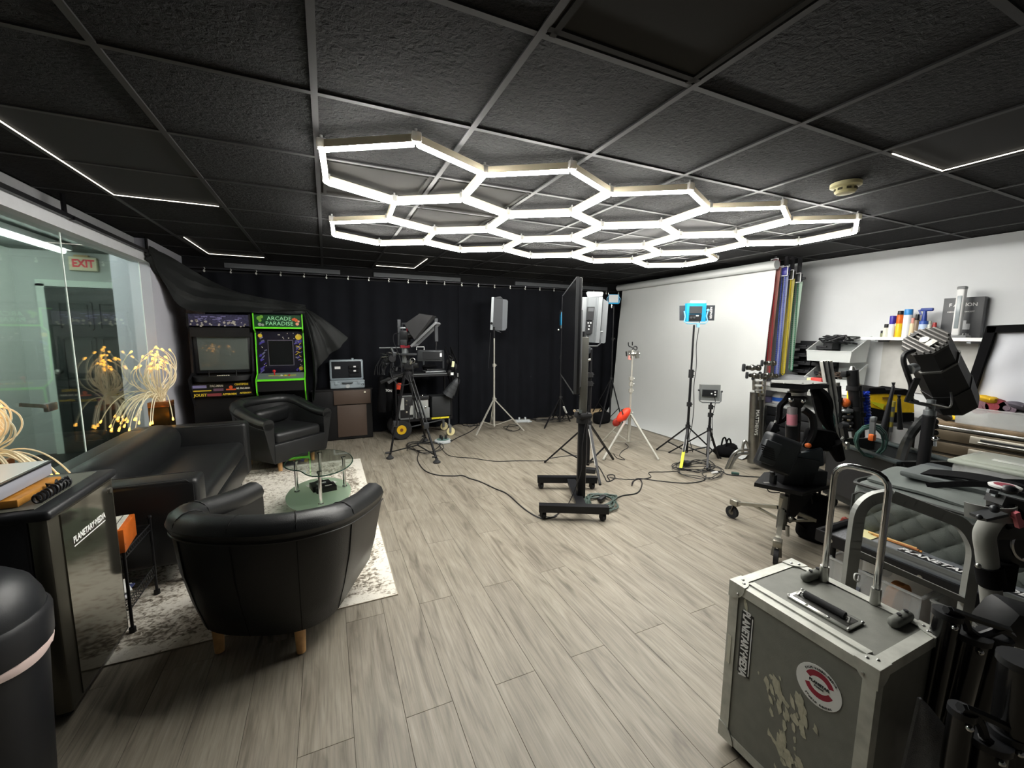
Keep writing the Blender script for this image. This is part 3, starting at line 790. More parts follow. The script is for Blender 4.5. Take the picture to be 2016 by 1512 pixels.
# ---- trash can
tx, ty = -.957, 1.545
t = thing('trash_can', 'round black trash can with a domed lid at the lower left corner', 'trash can', (tx, ty, 0))
MB().lathe([(.0, 0), (.14, 0), (.148, .02), (.172, .52), (.172, .53)], (tx, ty, 0), 28).build('bin', BLKP, t, world=True)
MB().lathe([(.17, .512), (.184, .515), (.187, .60), (.178, .615), (.172, .617)], (tx, ty, 0), 28).build('lid_ring', BLKP, t, world=True)
MB().lathe([(.176, .612), (.173, .64), (.152, .69), (.118, .722), (.07, .742), (0, .75)], (tx, ty, 0), 28).build('dome_lid', mat('black_lid_plastic', '#1d1f22', .42, bump=.05, bscale=300), t, world=True)
q = MB(); rows = []
for k in range(15):
    a = -.9 + k * .09
    rows.append([(tx + r * math.cos(a), ty + r * math.sin(a), z_) for r, z_ in ((.181, .513), (.183, .503 - .008 * math.sin(k * 1.7)), (.179, .498 - .016 * math.sin(k * .21 * 1.05)))])
q.grid(rows, .001).build('bag_edge', mat('pinkish_bag', '#d9c3bd', .4), t, world=True)
# ================================================================== back of the room
CUR = mat('black_curtain', '#121317', .95, noise=.15, nscale=6, spec=.12)
def curtain(name, label, x0, x1, seed, ztop=2.115, y0=6.03):
    R = random.Random(seed); n = int((x1 - x0) / .035); ph = [R.uniform(0, 6.28) for _ in range(4)]
    rows = []
    for k in range(9):
        v = k / 8; r = []
        for i in range(n + 1):
            x = x0 + (x1 - x0) * i / n
            amp = .014 + .016 * v
            yy = y0 + amp * (math.sin(x * 24 + ph[0] + .6 * math.sin(x * 5 + ph[1])) + .6 * math.sin(x * 11 + ph[2] + v))
            r.append((x, yy, ztop - (ztop - .012) * v - (.012 * abs(math.sin((x - x0) / .262 * PI)) if k == 0 else 0)))
        rows.append(r)
    t = thing(name, label, 'curtain', ((x0 + x1) / 2, y0, 0), group='black curtains on the back wall')
    MB().grid(rows, .004).build('cloth', CUR, t, world=True, smooth=70)
    return t
c1 = curtain('black_curtain', 'black curtain on the left half of the back wall behind the arcade machines', XL + .30, 1.84, 1)
c2 = curtain('black_curtain', 'black curtain on the right half of the back wall behind the light stands', 1.83, 5.0, 2, y0=6.02)
RAIL = mat('dull_rail', '#3b3c40', .4, .6)
o = MB().cyl((XL + .02, 6.02, 2.15), (5.0, 6.02, 2.15), .011).build('curtain_rail', RAIL); tag(o, 'thin dark rail under the ceiling carrying the black curtains', 'rail')
HK = mat('white_hook', '#d9d9d4', .3, .4)
hm = None
for k in range(25):
    x = -1.25 + k * .2585
    par = c1 if x < 1.83 else c2
    if hm is None:
        h = MB().tube([(0, .0, .03), (.008, 0, .014), (-.006, 0, .0), (.006, 0, -.014), (0, 0, -.024)], .0045, 5).ball((0, -.006, -.012), .012, 6, 4).build('curtain_hook', HK, par); hm = h.data
    else:
        h = bpy.data.objects.new('curtain_hook', hm); COL.objects.link(h); h.parent = par
    h.location = Vector((x * 1.01, 5.985, 2.122)) - par.location
BRD = mat('grey_board', '#6f7276', .7)
for k, (x0, x1) in enumerate(((-1.06, .21), (.63, 1.85), (2.74, 4.5))):
    struct(MB().box(((x0 + x1) / 2 * 1.02, YB - .012, 2.205), ((x1 - x0) * 1.02, .024, .055)).build('trim_%d' % (k + 4), BRD, smooth=0))
# curtain track on the left header
o = MB().box((-1.488, 1.72, 2.142), (.03, 6.8, .028)).box((-1.505, 3.72, 2.215), (.012, .04, .124)).box((-1.505, 1.2, 2.215), (.012, .04, .124)).box((-1.505, 5.08, 2.215), (.012, .04, .124)).box((-1.475, 3.78, 2.135), (.03, .1, .02)).build('curtain_track', BLK, smooth=0)
tag(o, 'black curtain track along the grey header above the glass wall', 'track')
# black cloth swagged from the track over the arcade machines
def bez(P, u): 
    s_ = spline(P, 10); f = u * (len(s_) - 1); i = min(int(f), len(s_) - 2); return s_[i].lerp(s_[i + 1], f - i)
U = [(-1.47, 5.04, 2.17), (-1.43, 5.5, 2.13), (-1.20, 5.84, 2.0), (-.8, 5.76, 1.84), (-.22, 5.56, 1.70)]
Lw = [(-1.47, 5.04, 2.09), (-1.44, 5.28, 1.86), (-1.28, 5.42, 1.665), (-.75, 5.39, 1.638), (-.20, 5.39, 1.635)]
t = thing('black_drape', 'black cloth swagged from the glass wall corner over the green arcade machine', 'drape', (-.9, 5.6, 1.62))
rows = []
for i in range(41):
    u = i / 40; a = bez(U, u); b = bez(Lw, u); r = []
    for j in range(25):
        v = j / 24; p = a.lerp(b, v)
        n = .030 * math.sin(v * 15 + u * 5) + .016 * math.sin(v * 31 + u * 9)
        r.append(p + Vector((n * .4, -abs(n) * 1.2 - .03 * math.sin(v * PI), n * .8)))
    rows.append(r)
MB().grid(rows, .004).build('swag', SAT, t, world=True, smooth=70)
rows = []
for i in range(25):
    u = i / 24; r = []
    top_ = Vector((-.24, 5.42, 1.66)).lerp(Vector((-.20, 5.62, 1.69)), u)
    for j in range(21):
        v = j / 20
        end = Vector((-.17, 5.36, .55)).lerp(Vector((-.10, 5.50, 1.0)), min(1, u * 2)).lerp(Vector((.27, 5.55, 1.34)), max(0, u * 2 - 1))
        p = top_.lerp(end, v)
        p += Vector((.06 * math.sin(v * PI) * (1 - u), -.05 * math.sin(v * PI), .08 * v * (1 - v) * u))
        n = .028 * v * math.sin(u * 22 + v * 2) + .014 * math.sin(u * 41)
        r.append(p + Vector((n * .5, -n, 0)))
    rows.append(r)
MB().grid(rows, .004).build('hanging_end', SAT, t, world=True, smooth=70)
# ---- arcade machines
PRP = mat('purple_art', '#3b3672', .35); YEL = mat('yellow_art', '#d8b935', .4); ORG = mat('orange_art', '#c9562b', .4); GRN = mat('bright_green_edge', '#62d622', .4, emit=None); GRD = mat('deep_green_art', '#0d3b1c', .35); LGR = mat('pale_green_art', '#a6e6b4', .4); REDA = mat('dull_red_art', '#8a3f42', .4); LAV = mat('lavender_art', '#8d88b8', .4); CRM = mat('cream_art', '#d9d3c0', .4)
ABK = mat('arcade_black', '#121214', .4)
SCR = mat('grey_tube_screen', '#5a605c', .08, spec=.8, coat=.6)
SCB = mat('dark_screen', '#17191a', .15, spec=.5)
def arcade_profile(): return [(0, 0), (0, .62), (-.10, .73), (-.11, .87), (.03, .93), (.07, 1.40), (-.02, 1.44), (-.02, 1.61), (.46, 1.61), (.46, 0)]
def disc(m, c, r, n=14, dy=-.0008): m.cyl((c[0], c[1], c[2]), (c[0], c[1] + dy, c[2]), r, n=n)
ax0, ax1, ay = -.735, -.232, 5.42
t = thing('arcade_machine', 'black arcade machine with bright green edges and a green marquee', 'arcade machine', ((ax0 + ax1) / 2, ay + .2, 0))
P = arcade_profile()
for x in (ax0, ax1 - .018):
    sp = MB().prism(P, (x, ay, 0), (0, 1, 0), (0, 0, 1), .018).build('side_panel', ABK, t, world=True, smooth=0)
    q = MB()
    pts = [(x + .009, ay + p[0] - .003, p[1]) for p in [(0, .60), (-.10, .73), (-.11, .87), (.03, .93), (.07, 1.40), (-.02, 1.44), (-.02, 1.61), (.15, 1.613)]]
    for a, b in zip(pts, pts[1:]): q.bar(a, b, .021, .012, up=(1, 0, 0))
    q.build('green_edge', GRN, sp, world=True, smooth=0)
xi0, xi1 = ax0 + .018, ax1 - .018; xm = (xi0 + xi1) / 2; wi = xi1 - xi0
MB().box((xm, ay + .28, .47), (wi, .36, .92)).box((xm, ay + .31, 1.25), (wi, .30, .7)).box((xm, ay + .04, .31), (wi, .06, .62)).build('cabinet', ABK, t, world=True, smooth=0)
mq = MB().box((xm, ay + .05, 1.53), (wi, .12, .14)).build('marquee', GRD, t, world=True, smooth=0)
text('ARCADE', .062, LGR, t, frame((xm + .01, ay - .0115, 1.557), (1, 0, 0), (0, 0, 1)), world=True, sx=1.02, bold=-.0004)
text('PARADISE', .062, LGR, t, frame((xm + .01, ay - .0115, 1.500), (1, 0, 0), (0, 0, 1)), world=True, sx=1.02, bold=-.0004)
for nm, mt, pts in (('green_blob', mat('leaf_art', '#6fa53a', .4), [(-.19, 1.56, .022), (-.165, 1.575, .018), (-.18, 1.535, .016)]), ('grey_blob', mat('grey_art', '#8b8f8a', .4), [(-.185, 1.49, .018), (-.155, 1.485, .014)]), ('orange_blob', ORG, [(.15, 1.55, .014), (.178, 1.543, .018), (.165, 1.56, .01)]), ('pink_blob', mat('salmon_art', '#d08d6f', .4), [(.19, 1.5, .018), (.205, 1.53, .012)])):
    q = MB()
    for a, b, r in pts: disc(q, (xm + a, ay - .0105, b), r)
    q.build(nm, mt, mq, world=True, smooth=0)
MB().box((xm, ay - .012, 1.452), (wi, .016, .018)).build('marquee_bar', GRN, t, world=True, smooth=0)
# tilted bezel with art round the screen
bz = frame((xm, ay + .095, 1.165), (1, 0, 0), (0, -.07, 1))
bezel = MB().box((0, 0, -.006), (wi, .50, .012)); bezel.v = [tuple(bz @ Vector(p)) for p in bezel.v]
bezel = bezel.build('bezel', mat('midnight_art', '#0f0d1e', .35, noise=.3, nscale=30), t, world=True, smooth=0)
def on(Mx, mb): mb.v = [tuple(Mx @ Vector(p)) for p in mb.v]; return mb
on(bz, MB().box((.0, .0, .003), (.262, .30, .01))).build('screen_frame', mat('violet_grey_frame', '#55525f', .4), t, world=True, smooth=0)
on(bz, MB().box((.0, .0, .006), (.245, .283, .01))).build('screen', SCB, t, world=True, smooth=0)
R = random.Random(3)
q = MB(); q2 = MB(); q3 = MB(); q4 = MB()
for k in range(44):
    sx = R.choice((-1, 1)); x = sx * R.uniform(.15, .215); y = R.uniform(-.22, .2); a = .6 + R.uniform(-.3, .3)
    (q, q, q4)[k % 3].box((x, y, .0006), (R.uniform(.02, .06), R.uniform(.006, .02), .0012), a)
for x, y, r in ((-.2, .2, .022), (.19, .185, .034), (.2, -.19, .024)): q2.cyl((x, y, 0), (x, y, .0014), r, n=16)
for k in range(9): q2.box((R.uniform(.15, .21), R.uniform(-.1, .12), .0008), (R.uniform(.02, .04), .006, .0014), R.uniform(-1, 1))
for k in range(22): q3.cyl((R.uniform(-.22, .22), R.choice((R.uniform(.17, .24), R.uniform(-.22, .22))), 0), (0, 0, 0), .001) if False else q3.box((R.choice((-1, 1)) * R.uniform(.14, .22) if k % 2 else R.uniform(-.2, .2), R.uniform(-.24, .22) if k % 2 else R.uniform(.165, .23), .0009), (R.uniform(.005, .014), R.uniform(.004, .01), .0014), R.uniform(0, 3))
for nm, m_, mt in (('violet_streaks', q, mat('violet_art', '#4a3f9c', .4)), ('yellow_planets', q2, YEL), ('white_flecks', q3, CRM), ('blue_streaks', q4, mat('slate_art', '#6c6f8c', .4))):
    o = on(bz, m_).build(nm, mt, bezel, world=True, smooth=0); o['kind'] = 'stuff'
ck = frame((xm, ay - .035, .905), (1, 0, 0), (0, .14, .06))
on(ck, MB().box((0, 0, -.01), (wi, .15, .02))).build('control_deck', mat('grey_deck', '#5f6b68', .35), t, world=True, smooth=0)
on(ck, MB().box((-.08, .01, .002), (.10, .03, .004)).box((.06, .005, .002), (.18, .035, .004))).build('deck_art', mat('olive_art', '#8f9a52', .4), t, world=True, smooth=0)
on(ck, MB().cyl((-.07, .02, 0), (-.07, .02, .045), .006).ball((-.07, .02, .055), .017)).build('joystick', mat('red_plastic', '#c4222a', .3), t, world=True)
for k in range(3): on(ck, MB().cyl((.0 + k * .04, .0, 0), (.0 + k * .04, .0, .012), .012)).build('button', (CRM, YEL, mat('red_plastic'))[k], t, world=True)
MB().box((xm, ay - .112, .868), (wi, .014, .022)).build('deck_bar', GRN, t, world=True, smooth=0)
MB().box((xm, ay - .05, .80), (wi, .1, .12)).build('deck_front', ABK, t, world=True, smooth=0)
q = MB().box((xm + .005, ay + .005, .665), (.24, .012, .03)); q.build('coin_plate', BLKP, t, world=True, smooth=0)
MB().box((xm + .005, ay - .002, .672), (.225, .006, .012)).build('silver_slot', SIL, t, world=True, smooth=0)
# second machine, big grey screen
bx0, bx1, by = -1.34, -.755, 5.44
t = thing('arcade_machine', 'wide black arcade machine with a large blank grey screen, left of the green one', 'arcade machine', ((bx0 + bx1) / 2, by + .2, 0))
P2 = [(0, 0), (0, .60), (-.10, .80), (-.13, .90), (.02, .96), (.06, 1.40), (-.01, 1.46), (-.01, 1.60), (.44, 1.60), (.44, 0)]
for x in (bx0, bx1 - .02): MB().prism(P2, (x, by, 0), (0, 1, 0), (0, 0, 1), .02).build('side_panel', ABK, t, world=True, smooth=0)
j0, j1 = bx0 + .02, bx1 - .02; jm = (j0 + j1) / 2; jw = j1 - j0
MB().box((jm, by + .22, .43), (jw, .43, .86)).box((jm, by + .30, 1.2), (jw, .26, .7)).box((jm, by + .12, 1.40), (jw, .24, .10)).build('cabinet', ABK, t, world=True, smooth=0)
mq = MB().box((jm, by + .05, 1.53), (jw, .11, .125)).build('marquee', mat('dusk_art', '#34324c', .35, noise=.5, nscale=60), t, world=True, smooth=0)
q = MB()
for k in range(34): disc(q, (jm + R.uniform(-.26, .26), by - .0055, 1.53 + R.uniform(-.05, .02) - .02), R.uniform(.005, .013), 8)
o = q.build('pale_marks', mat('pale_marks', '#b8b2a4', .4), mq, world=True, smooth=0); o['kind'] = 'stuff'
q = MB()
for k in range(30): q.box((jm + R.uniform(-.2, .22), by - .0058, 1.55 + R.uniform(-.04, .025)), (R.uniform(.01, .05), .001, .006))
o = q.build('violet_marks', LAV, mq, world=True, smooth=0); o['kind'] = 'stuff'
sm = frame((jm, by + .085, 1.175), (1, 0, 0), (0, -.06, 1))
on(sm, MB().rbox((0, 0, -.02), (jw, .46, .05), .01)).build('screen_surround', BLKP, t, world=True)
on(sm, MB().rbox((0, .0, .0), (jw - .07, .40, .03), .014, seg=3)).build('screen', SCR, t, world=True)
cd_ = [(jm + jw / 2 * math.sin(a), by - .03 - .13 * math.cos(a)) for a in [(-1 + k / 8) * PI / 2 for k in range(17)]]
MB().prism([(p[0] - jm, p[1] - by) for p in cd_] + [(jw / 2, .1), (-jw / 2, .1)], (jm, by, .875), (1, 0, 0), (0, 1, 0), .055).build('control_panel', ABK, t, world=True, smooth=30)
for x in (-.12, .13):
    MB().cyl((jm + x, by - .06, .93), (jm + x, by - .06, .965), .006).ball((jm + x, by - .06, .972), .011).build('joystick', ABK, t, world=True)
for k in range(6): MB().cyl((jm - .04 + .02 * k, by - .08, .93), (jm - .04 + .02 * k, by - .08, .937), .008).build('button', CRM, t, world=True)
kp = MB().box((jm, by - .035, .775), (jw, .06, .145)).build('logo_panel', ABK, t, world=True, smooth=0)
def logo(s_, x, z_, sz, m_, sx=1.): text(s_, sz, m_, t, frame((jm + x, by - .067, z_), (1, 0, 0), (0, 0, 1)), world=True, sx=sx, bold=.0012)
logo('CENTIPEDE', .17, .828, .030, YEL, .85); logo('PAC-MAN', -.06, .818, .032, CRM, .85); logo('MS. PAC-MAN', .185, .782, .026, CRM, .8)
logo('JOUST', -.21, .722, .042, YEL, .95); logo('ASTEROIDS', .055, .722, .028, YEL, .9); logo('ASTEROIDS', .205, .73, .024, YEL, .9)
q = MB().box((-.215 + jm, by - .0665, .815), (.13, .002, .03)); q.build('lavender_logo', LAV, kp, world=True, smooth=0)
q = MB().box((-.19 + jm, by - .0665, .77), (.16, .002, .012)); q.build('yellow_logo', YEL, kp, world=True, smooth=0)
q = MB().box((-.045 + jm, by - .0665, .776), (.09, .002, .028)); q.build('mauve_logo', mat('mauve_art', '#6b4f63', .4), kp, world=True, smooth=0)
q = MB().box((-.085 + jm, by - .0665, .722), (.13, .002, .03)); q.build('red_logo', REDA, kp, world=True, smooth=0)
q = MB(); disc(q, (jm + .07, by - .066, .80), .018); q.box((jm + .07, by - .0665, .775), (.09, .002, .016)); q.build('orange_badge', ORG, kp, world=True, smooth=0)
MB().box((jm, by + .005, .36), (jw, .02, .66)).build('lower_front', ABK, t, world=True, smooth=0)
# ---- brown cabinet and the open case on it
BRN = mat('brown_speckled_laminate', '#4d3f36', .6, noise=.15, nscale=160)
t = thing('brown_cabinet', 'brown laminate cabinet with black sides below the open grey case', 'cabinet', (.17, 5.82, 0))
MB().rbox((.17, 5.835, .335), (.72, .21, .65), .006).build('body', ABK, t, world=True)
MB().rbox((.285, 5.715, .57), (.45, .04, .185), .004).build('upper_panel', BRN, t, world=True)
MB().rbox((.275, 5.728, .255), (.36, .03, .42), .004).build('lower_panel', BRN, t, world=True)
MB().cyl((.44, 5.695, .63), (.44, 5.688, .63), .013, n=16).build('white_knob', CRM, t, world=True)
MB().box((.17, 5.83, .668), (.74, .23, .02)).build('top', ABK, t, world=True, smooth=0)
for x in (-.15, .5): MB().cyl((x, 5.78, 0), (x, 5.78, .02), .018).build('foot', STL, t, world=True)
CSG = mat('grey_blue_case', '#8d989f', .4, noise=.05)
t = thing('open_case', 'open grey hard case with a dark lid lining on the brown cabinet', 'case', (.235, 5.82, .679))
MB().rbox((0, 0, .055), (.42, .2, .105), .016, seg=3).build('base', CSG, t)
MB().rbox((0, -.1, .10), (.42, .012, .02), .004).build('rim', CSG, t)
MB().tube([(-.06, -.108, .08), (-.06, -.125, .08), (.06, -.125, .08), (.06, -.108, .08)], .007, 6).build('handle', mat('dark_grey_plastic', '#3a3f42', .5), t)
for x in (-.14, .14): MB().rbox((x, -.104, .08), (.035, .015, .045), .004).build('latch', CSG, t)
MB().cyl((0, -.100, .035), (0, -.106, .035), .026, n=16).build('badge', mat('pale_badge', '#c9cfd2', .3, .5), t)
text('CE', .03, BLKP, t, frame((.185, -.1015, .05), (1, 0, 0), (0, 0, 1)), bold=.001)
lid = MB().rbox((0, .085, .235), (.42, .05, .27), .02, R=(-.08, 0, 0), seg=3).build('lid', CSG, t)
MB().rbox((0, .064, .235), (.37, .02, .225), .012, R=(-.08, 0, 0)).build('lid_lining', mat('dark_lining', '#15171c', .9), lid)
for z_ in (.27, .215, .16): MB().rbox((.09, .05, z_), (.13, .03, .045), .01, R=(-.08, 0, 0)).build('pocket', mat('pocket_mesh', '#0e0f12', .9), lid)
for x, z_, s_ in ((-.11, .265, .07), (.1, .278, .03), (.1, .22, .03)): MB().box((x, .032 if x > 0 else .05, z_), (s_, .003, .02 if x > 0 else .032), R=(-.08, 0, 0)).build('white_tag', WHT, lid)
MB().rbox((.08, .09, .375), (.03, .03, .025), .004).build('lid_latch', CSG, lid)
# ---- stands: generic light stand
def light_stand(name, label, top, foot_dir, spread, hub, col, mt, group=None, r=.013, parts=3, brace=True, zb=.05, loc=None, feet=None, coll=()):
    x, y = top[0], top[1]
    t = thing(name, label, 'light stand', (x, y, 0), group=group)
    MB().cyl((x, y, zb), (x, y, hub + .05), r * 1.25, n=10).build('lower_column', mt, t, world=True)
    MB().cyl((x, y, hub), (x, y, top[2] * .55 + hub * .45), r, n=10).cyl((x, y, hub), (x, y, top[2]), r * .75, n=10).build('upper_column', col, t, world=True)
    for z_ in [hub, top[2] * .55 + hub * .45] + list(coll):
        MB().cyl((x, y, z_ - .025), (x, y, z_ + .02), r * 1.9, n=10).cyl((x, y, z_), (x + .035, y - .015, z_), .006, n=6).build('collar', BLKM if mt == BLK else mt, t, world=True)
    F = feet or [(x + spread * math.cos(foot_dir + k * 2 * PI / parts), y + spread * math.sin(foot_dir + k * 2 * PI / parts)) for k in range(parts)]
    for fx, fy in F:
        hb_ = Vector((x, y, hub - .02)); e = Vector((fx, fy, .008)); d = (e - hb_); st = hb_ + Vector((d.x, d.y, 0)).normalized() * .02
        lg = MB().bar(st, e, r * 1.5, r * 1.1).ball(e, r * .95, 8, 4).build('leg', mt, t, world=True, smooth=40)
        if brace:
            mid = st.lerp(e, .62); MB().bar((x + d.x * .03, y + d.y * .03, zb + .02), mid, r * 1.1, r * .7).build('brace', mt, t, world=True, smooth=0)
    return t
SSV = mat('silver_stand', '#c3c1b8', .35, .55)
sx, sy = 2.20, 5.51
light_stand('light_stand', 'silver light stand holding the grey barn-door light before the black curtain', (sx, sy, 1.36), 0, .4, .46, SSV, SSV, 'light stands', feet=[(1.85, 5.30), (2.58, 5.29), (2.28, 5.86)])
t = thing('led_panel', 'flat dark grey light panel with an open door on the silver stand', 'light panel', (2.24, 5.5, 1.38))
FRD = mat('dark_grey_flap', '#34373c', .5); FRL = mat('light_grey_flap', '#7d8086', .45)
M1 = frame((2.2, 5.52, 1.69), (.35, .6, 0), (0, 0, 1))
ssd = lambda a, b, k=0.: PT(a, b, d=(sx + k * math.sin(YAW), sy + k * math.cos(YAW)))
def pxp(pts, k, depth, nm, m_, par, fn):
    A = [fn(a, b, k) for a, b in pts]; vw_ = Vector((math.sin(YAW), math.cos(YAW), 0)); B = [p + vw_ * depth for p in A]; n = len(A)
    return MB().add(A + B, [tuple(range(n)), tuple(range(2 * n - 1, n - 1, -1))] + [((i + 1) % n, i, n + i, n + (i + 1) % n) for i in range(n)]).build(nm, m_, par, world=True, smooth=0)
pxp([(968, 585), (972.5, 585), (970, 649), (965, 649)], 0, .30, 'panel_body', SIL, t, ssd)
pxp([(972.5, 586), (990, 589), (988.5, 651), (970, 649)], -.01, .008, 'barn_door', FRD, t, ssd)
pxp([(990, 589), (998, 590), (1000, 593), (998, 645), (995, 650), (988.5, 651)], -.012, .008, 'barn_door', mat('mid_grey_flap_metal', '#565a60', .45), t, ssd)
pxp([(972, 586), (990, 588), (985, 583)], .02, .2, 'barn_door', FRD, t, ssd)
pxp([(970, 649), (986, 655), (980, 649)], .02, .2, 'barn_door', FRD, t, ssd)
MB().cyl((2.2, 5.51, 1.34), (2.19, 5.5, 1.50), .014).ball((2.14, 5.46, 1.55), .018).build('yoke', BLK, t, world=True)
q = PT(965, 662, d=(sx, sy)); MB().tube(spline([PT(966, 655, d=(sx, sy)), PT(964, 680, d=(sx, sy)), PT(962, 725, d=(sx, sy))], 5), .003, 4).build('cord', BLKP, t, world=True)
# ---- power strips
def strip(px, py, label, rot=0., rnd=True):
    p = PT(px, py, z=.0)
    t = thing('power_hub', label, 'power hub', (p.x, p.y, 0), rot)
    if rnd:
        MB().lathe([(0, 0), (.10, 0), (.11, .012), (.108, .03), (.095, .04), (0, .042)], n=28).build('body', mat('pale_grey_plastic', '#b3b8ba', .4), t)
        MB().lathe([(.055, .041), (.075, .041), (.08, .045), (.05, .047)], n=24).build('ring', mat('teal_ring', '#5f7a76', .4), t)
        for k in range(3):
            a = k * 2.1; MB().rbox((.04 * math.cos(a), .04 * math.sin(a), .065), (.03, .025, .055), .006, a).build('plug', BLKP, t)
        MB().box((.085, -.05, .024), (.04, .025, .02), .8).build('socket', BLKP, t, smooth=0)
    else:
        MB().rbox((0, 0, .02), (.26, .09, .04), .012).build('body', mat('pale_grey_plastic'), t)
        for k in (-1, 1): MB().rbox((k * .05, 0, .06), (.03, .03, .04), .006).build('plug', mat('pale_grey_plastic'), t)
        MB().rbox((.11, -.05, .012), (.09, .02, .02), .008, .5).build('end_arm', mat('pale_grey_plastic'), t)
    return t
strip(872, 871, 'round pale grey power hub with black plugs on the floor behind the camera tripod')
strip(1028, 831, 'pale grey power strip on the floor right of the silver stand', -.2, False)
# ---- cables on the floor
def cable(pix, label, r=.0045, m_=BLKP, z_=.006, closed=False, name='floor_cable', group=None, n=6, lift=None):
    P = [PT(a, b, z=z_) for a, b in pix]
    if lift:
        for i, v in lift.items(): P[i] = v
    o = MB().tube(spline(P, n, closed), r, 5, closed=closed).build(name, m_)
    return tag(o, label, 'cable', group)
cable([(868, 880), (885, 897), (930, 902), (975, 908), (1020, 907), (1070, 907), (1085, 902), (1120, 897), (1138, 897)], 'thin black cable crossing the floor from the camera tripod to the tall stand', .004)
cable([(826, 888), (822, 905), (835, 925), (860, 935), (893, 937), (910, 936), (925, 942), (945, 948), (975, 962), (998, 972), (1030, 1000), (1055, 1016), (1075, 1021), (1095, 1014), (1108, 1000)], 'black cable with a connector running from the tripod to the television stand', .0055)
cable([(882, 872), (900, 862), (925, 850), (940, 838), (932, 828), (910, 832), (915, 838), (935, 836)], 'black cable looping from the round power hub to the silver stand', .006)
R = random.Random(9)
def tangle(px, py, w_, h_, n, seed, label, r=.0045, m_=BLKP, group=None, name='cable_tangle', z0=.006):
    R = random.Random(seed); P = []
    c = PT(px, py, z=0); ex = PT(px + w_, py, z=0) - c; ey = PT(px, py - h_, z=0) - c
    a = 0
    for k in range(n):
        a += R.uniform(.5, 1.2); rr = R.uniform(.45, 1.)
        P.append(c + ex * (rr * math.cos(a)) + ey * (rr * math.sin(a)) + Vector((0, 0, z0 + .012 * R.random() + .0004 * k)))
    o = MB().tube(spline(P, 6), r, 5).build(name, m_)
    return tag(o, label, 'cable', group)
tangle(835, 882, 45, 14, 26, 4, 'black cables tangled on the floor under the camera tripod')
tangle(1085, 822, 45, 10, 40, 5, 'heap of black cables along the curtain behind the television')
tangle(1010, 845, 25, 8, 12, 6, 'black cable loops at the right foot of the silver stand')
tangle(932, 836, 20, 6, 10, 8, 'black cable loops at the curtain left of the silver stand')
# ---- camera tripod with teleprompter
TC = (.87, 4.68)
td = lambda a, b, k=0.: PT(a, b, d=(TC[0] + k * math.sin(YAW), TC[1] + k * math.cos(YAW)))
vw = Vector((math.sin(YAW), math.cos(YAW), 0)); vr = Vector((math.cos(YAW), -math.sin(YAW), 0)); Zv = Vector((0, 0, 1))
TF = frame((0, 0, 0), vr, vw)
t = thing('camera_tripod', 'black camera tripod with teleprompter, camera and cables before the loaded cart', 'tripod', (TC[0], TC[1], 0))
apex = td(803, 738)
DG = mat('dark_grey_metal', '#3c3e41', .4, .5)
feet = [PT(768, 903, z=.0), PT(860, 911, z=.0), PT(838, 868, z=.0)]
for k, e in enumerate(feet):
    e = Vector((e.x, e.y, .03)); d = (Vector((e.x, e.y, 0)) - Vector((apex.x, apex.y, 0))).normalized()
    st = apex + d * .04; nrm = d.cross(Zv)
    q = MB()
    for s_ in (-.022, .022): q.bar(st + nrm * s_, st.lerp(e, .62) + nrm * s_, .012, .016)
    lg = q.bar(st.lerp(e, .58), e, .022, .016).build('leg', BLK, t, world=True, smooth=0)
    m1 = st.lerp(e, .6); MB().rbox(m1, (.06, .05, .07), .008).build('leg_clamp', DG, lg, world=True)
    MB().lathe([(0, 0), (.04, 0), (.042, .012), (.02, .03), (.015, .05)], (e.x, e.y, 0), 14).build('foot', RUB, lg, world=True)
    MB().cyl((e.x, e.y, .07), (e.x - .05, e.y, .07), .012, n=8).build('foot_knob', BLKP, lg, world=True)
ctr = (feet[0] + feet[1] + feet[2]) / 3
for e in feet: MB().bar((ctr.x, ctr.y, .1), (e.x, e.y, .075), .014, .01).build('spreader', BLK, t, world=True, smooth=0)
MB().cyl(apex + Zv * -.05, apex + Zv * .04, .055, .05, 14).cyl(apex + Zv * .04, apex + Zv * .12, .03, .045, 12).build('bowl', BLK, t, world=True)
hd = td(806, 718)
MB().rbox(hd, (.11, .09, .11), .02, R=-YAW).cyl(hd - vr * .09, hd + vr * .1, .035, n=14).build('fluid_head', BLKP, t, world=True)
MB().cyl(td(808, 716, -.07), td(810, 710, -.09), .012).tube([td(812 + 5 * math.cos(k * .7), 710 + 5 * math.sin(k * .7), -.06) for k in range(9)], .005, 5, closed=True).build('head_ring', STL, t, world=True)
MB().cyl(td(795, 735), td(752, 752), .012, n=8).cyl(td(768, 745), td(750, 753), .019, n=8).build('pan_handle', BLKM, t, world=True)
MB().rbox(td(808, 697), (.18, .2, .02), .004, R=-YAW).build('slide_plate', DG, t, world=True)
MB().cyl(td(747, 685), td(803, 684), .008, n=8).build('rod', SIL, t, world=True)
MB().cyl(td(770, 684), td(776, 697), .02, n=8).rbox(td(776, 698, -.02), (.04, .03, .06), .006).build('rod_clamp', DG, t, world=True)
MB().rbox(td(798, 698), (.05, .1, .18), .006, R=-YAW).build('bracket', SIL, t, world=True)
for (a, b, c_, d_, mt) in ((785, 629, 786, 680, DG), (858, 627, 859, 672, DG)):
    MB().bar(td(a, b), td(c_, d_), .034, .034).build('upright', mt, t, world=True, smooth=0)
MB().bar(td(859, 672), td(858, 692), .012, .012).build('upright_foot', BLK, t, world=True, smooth=0)
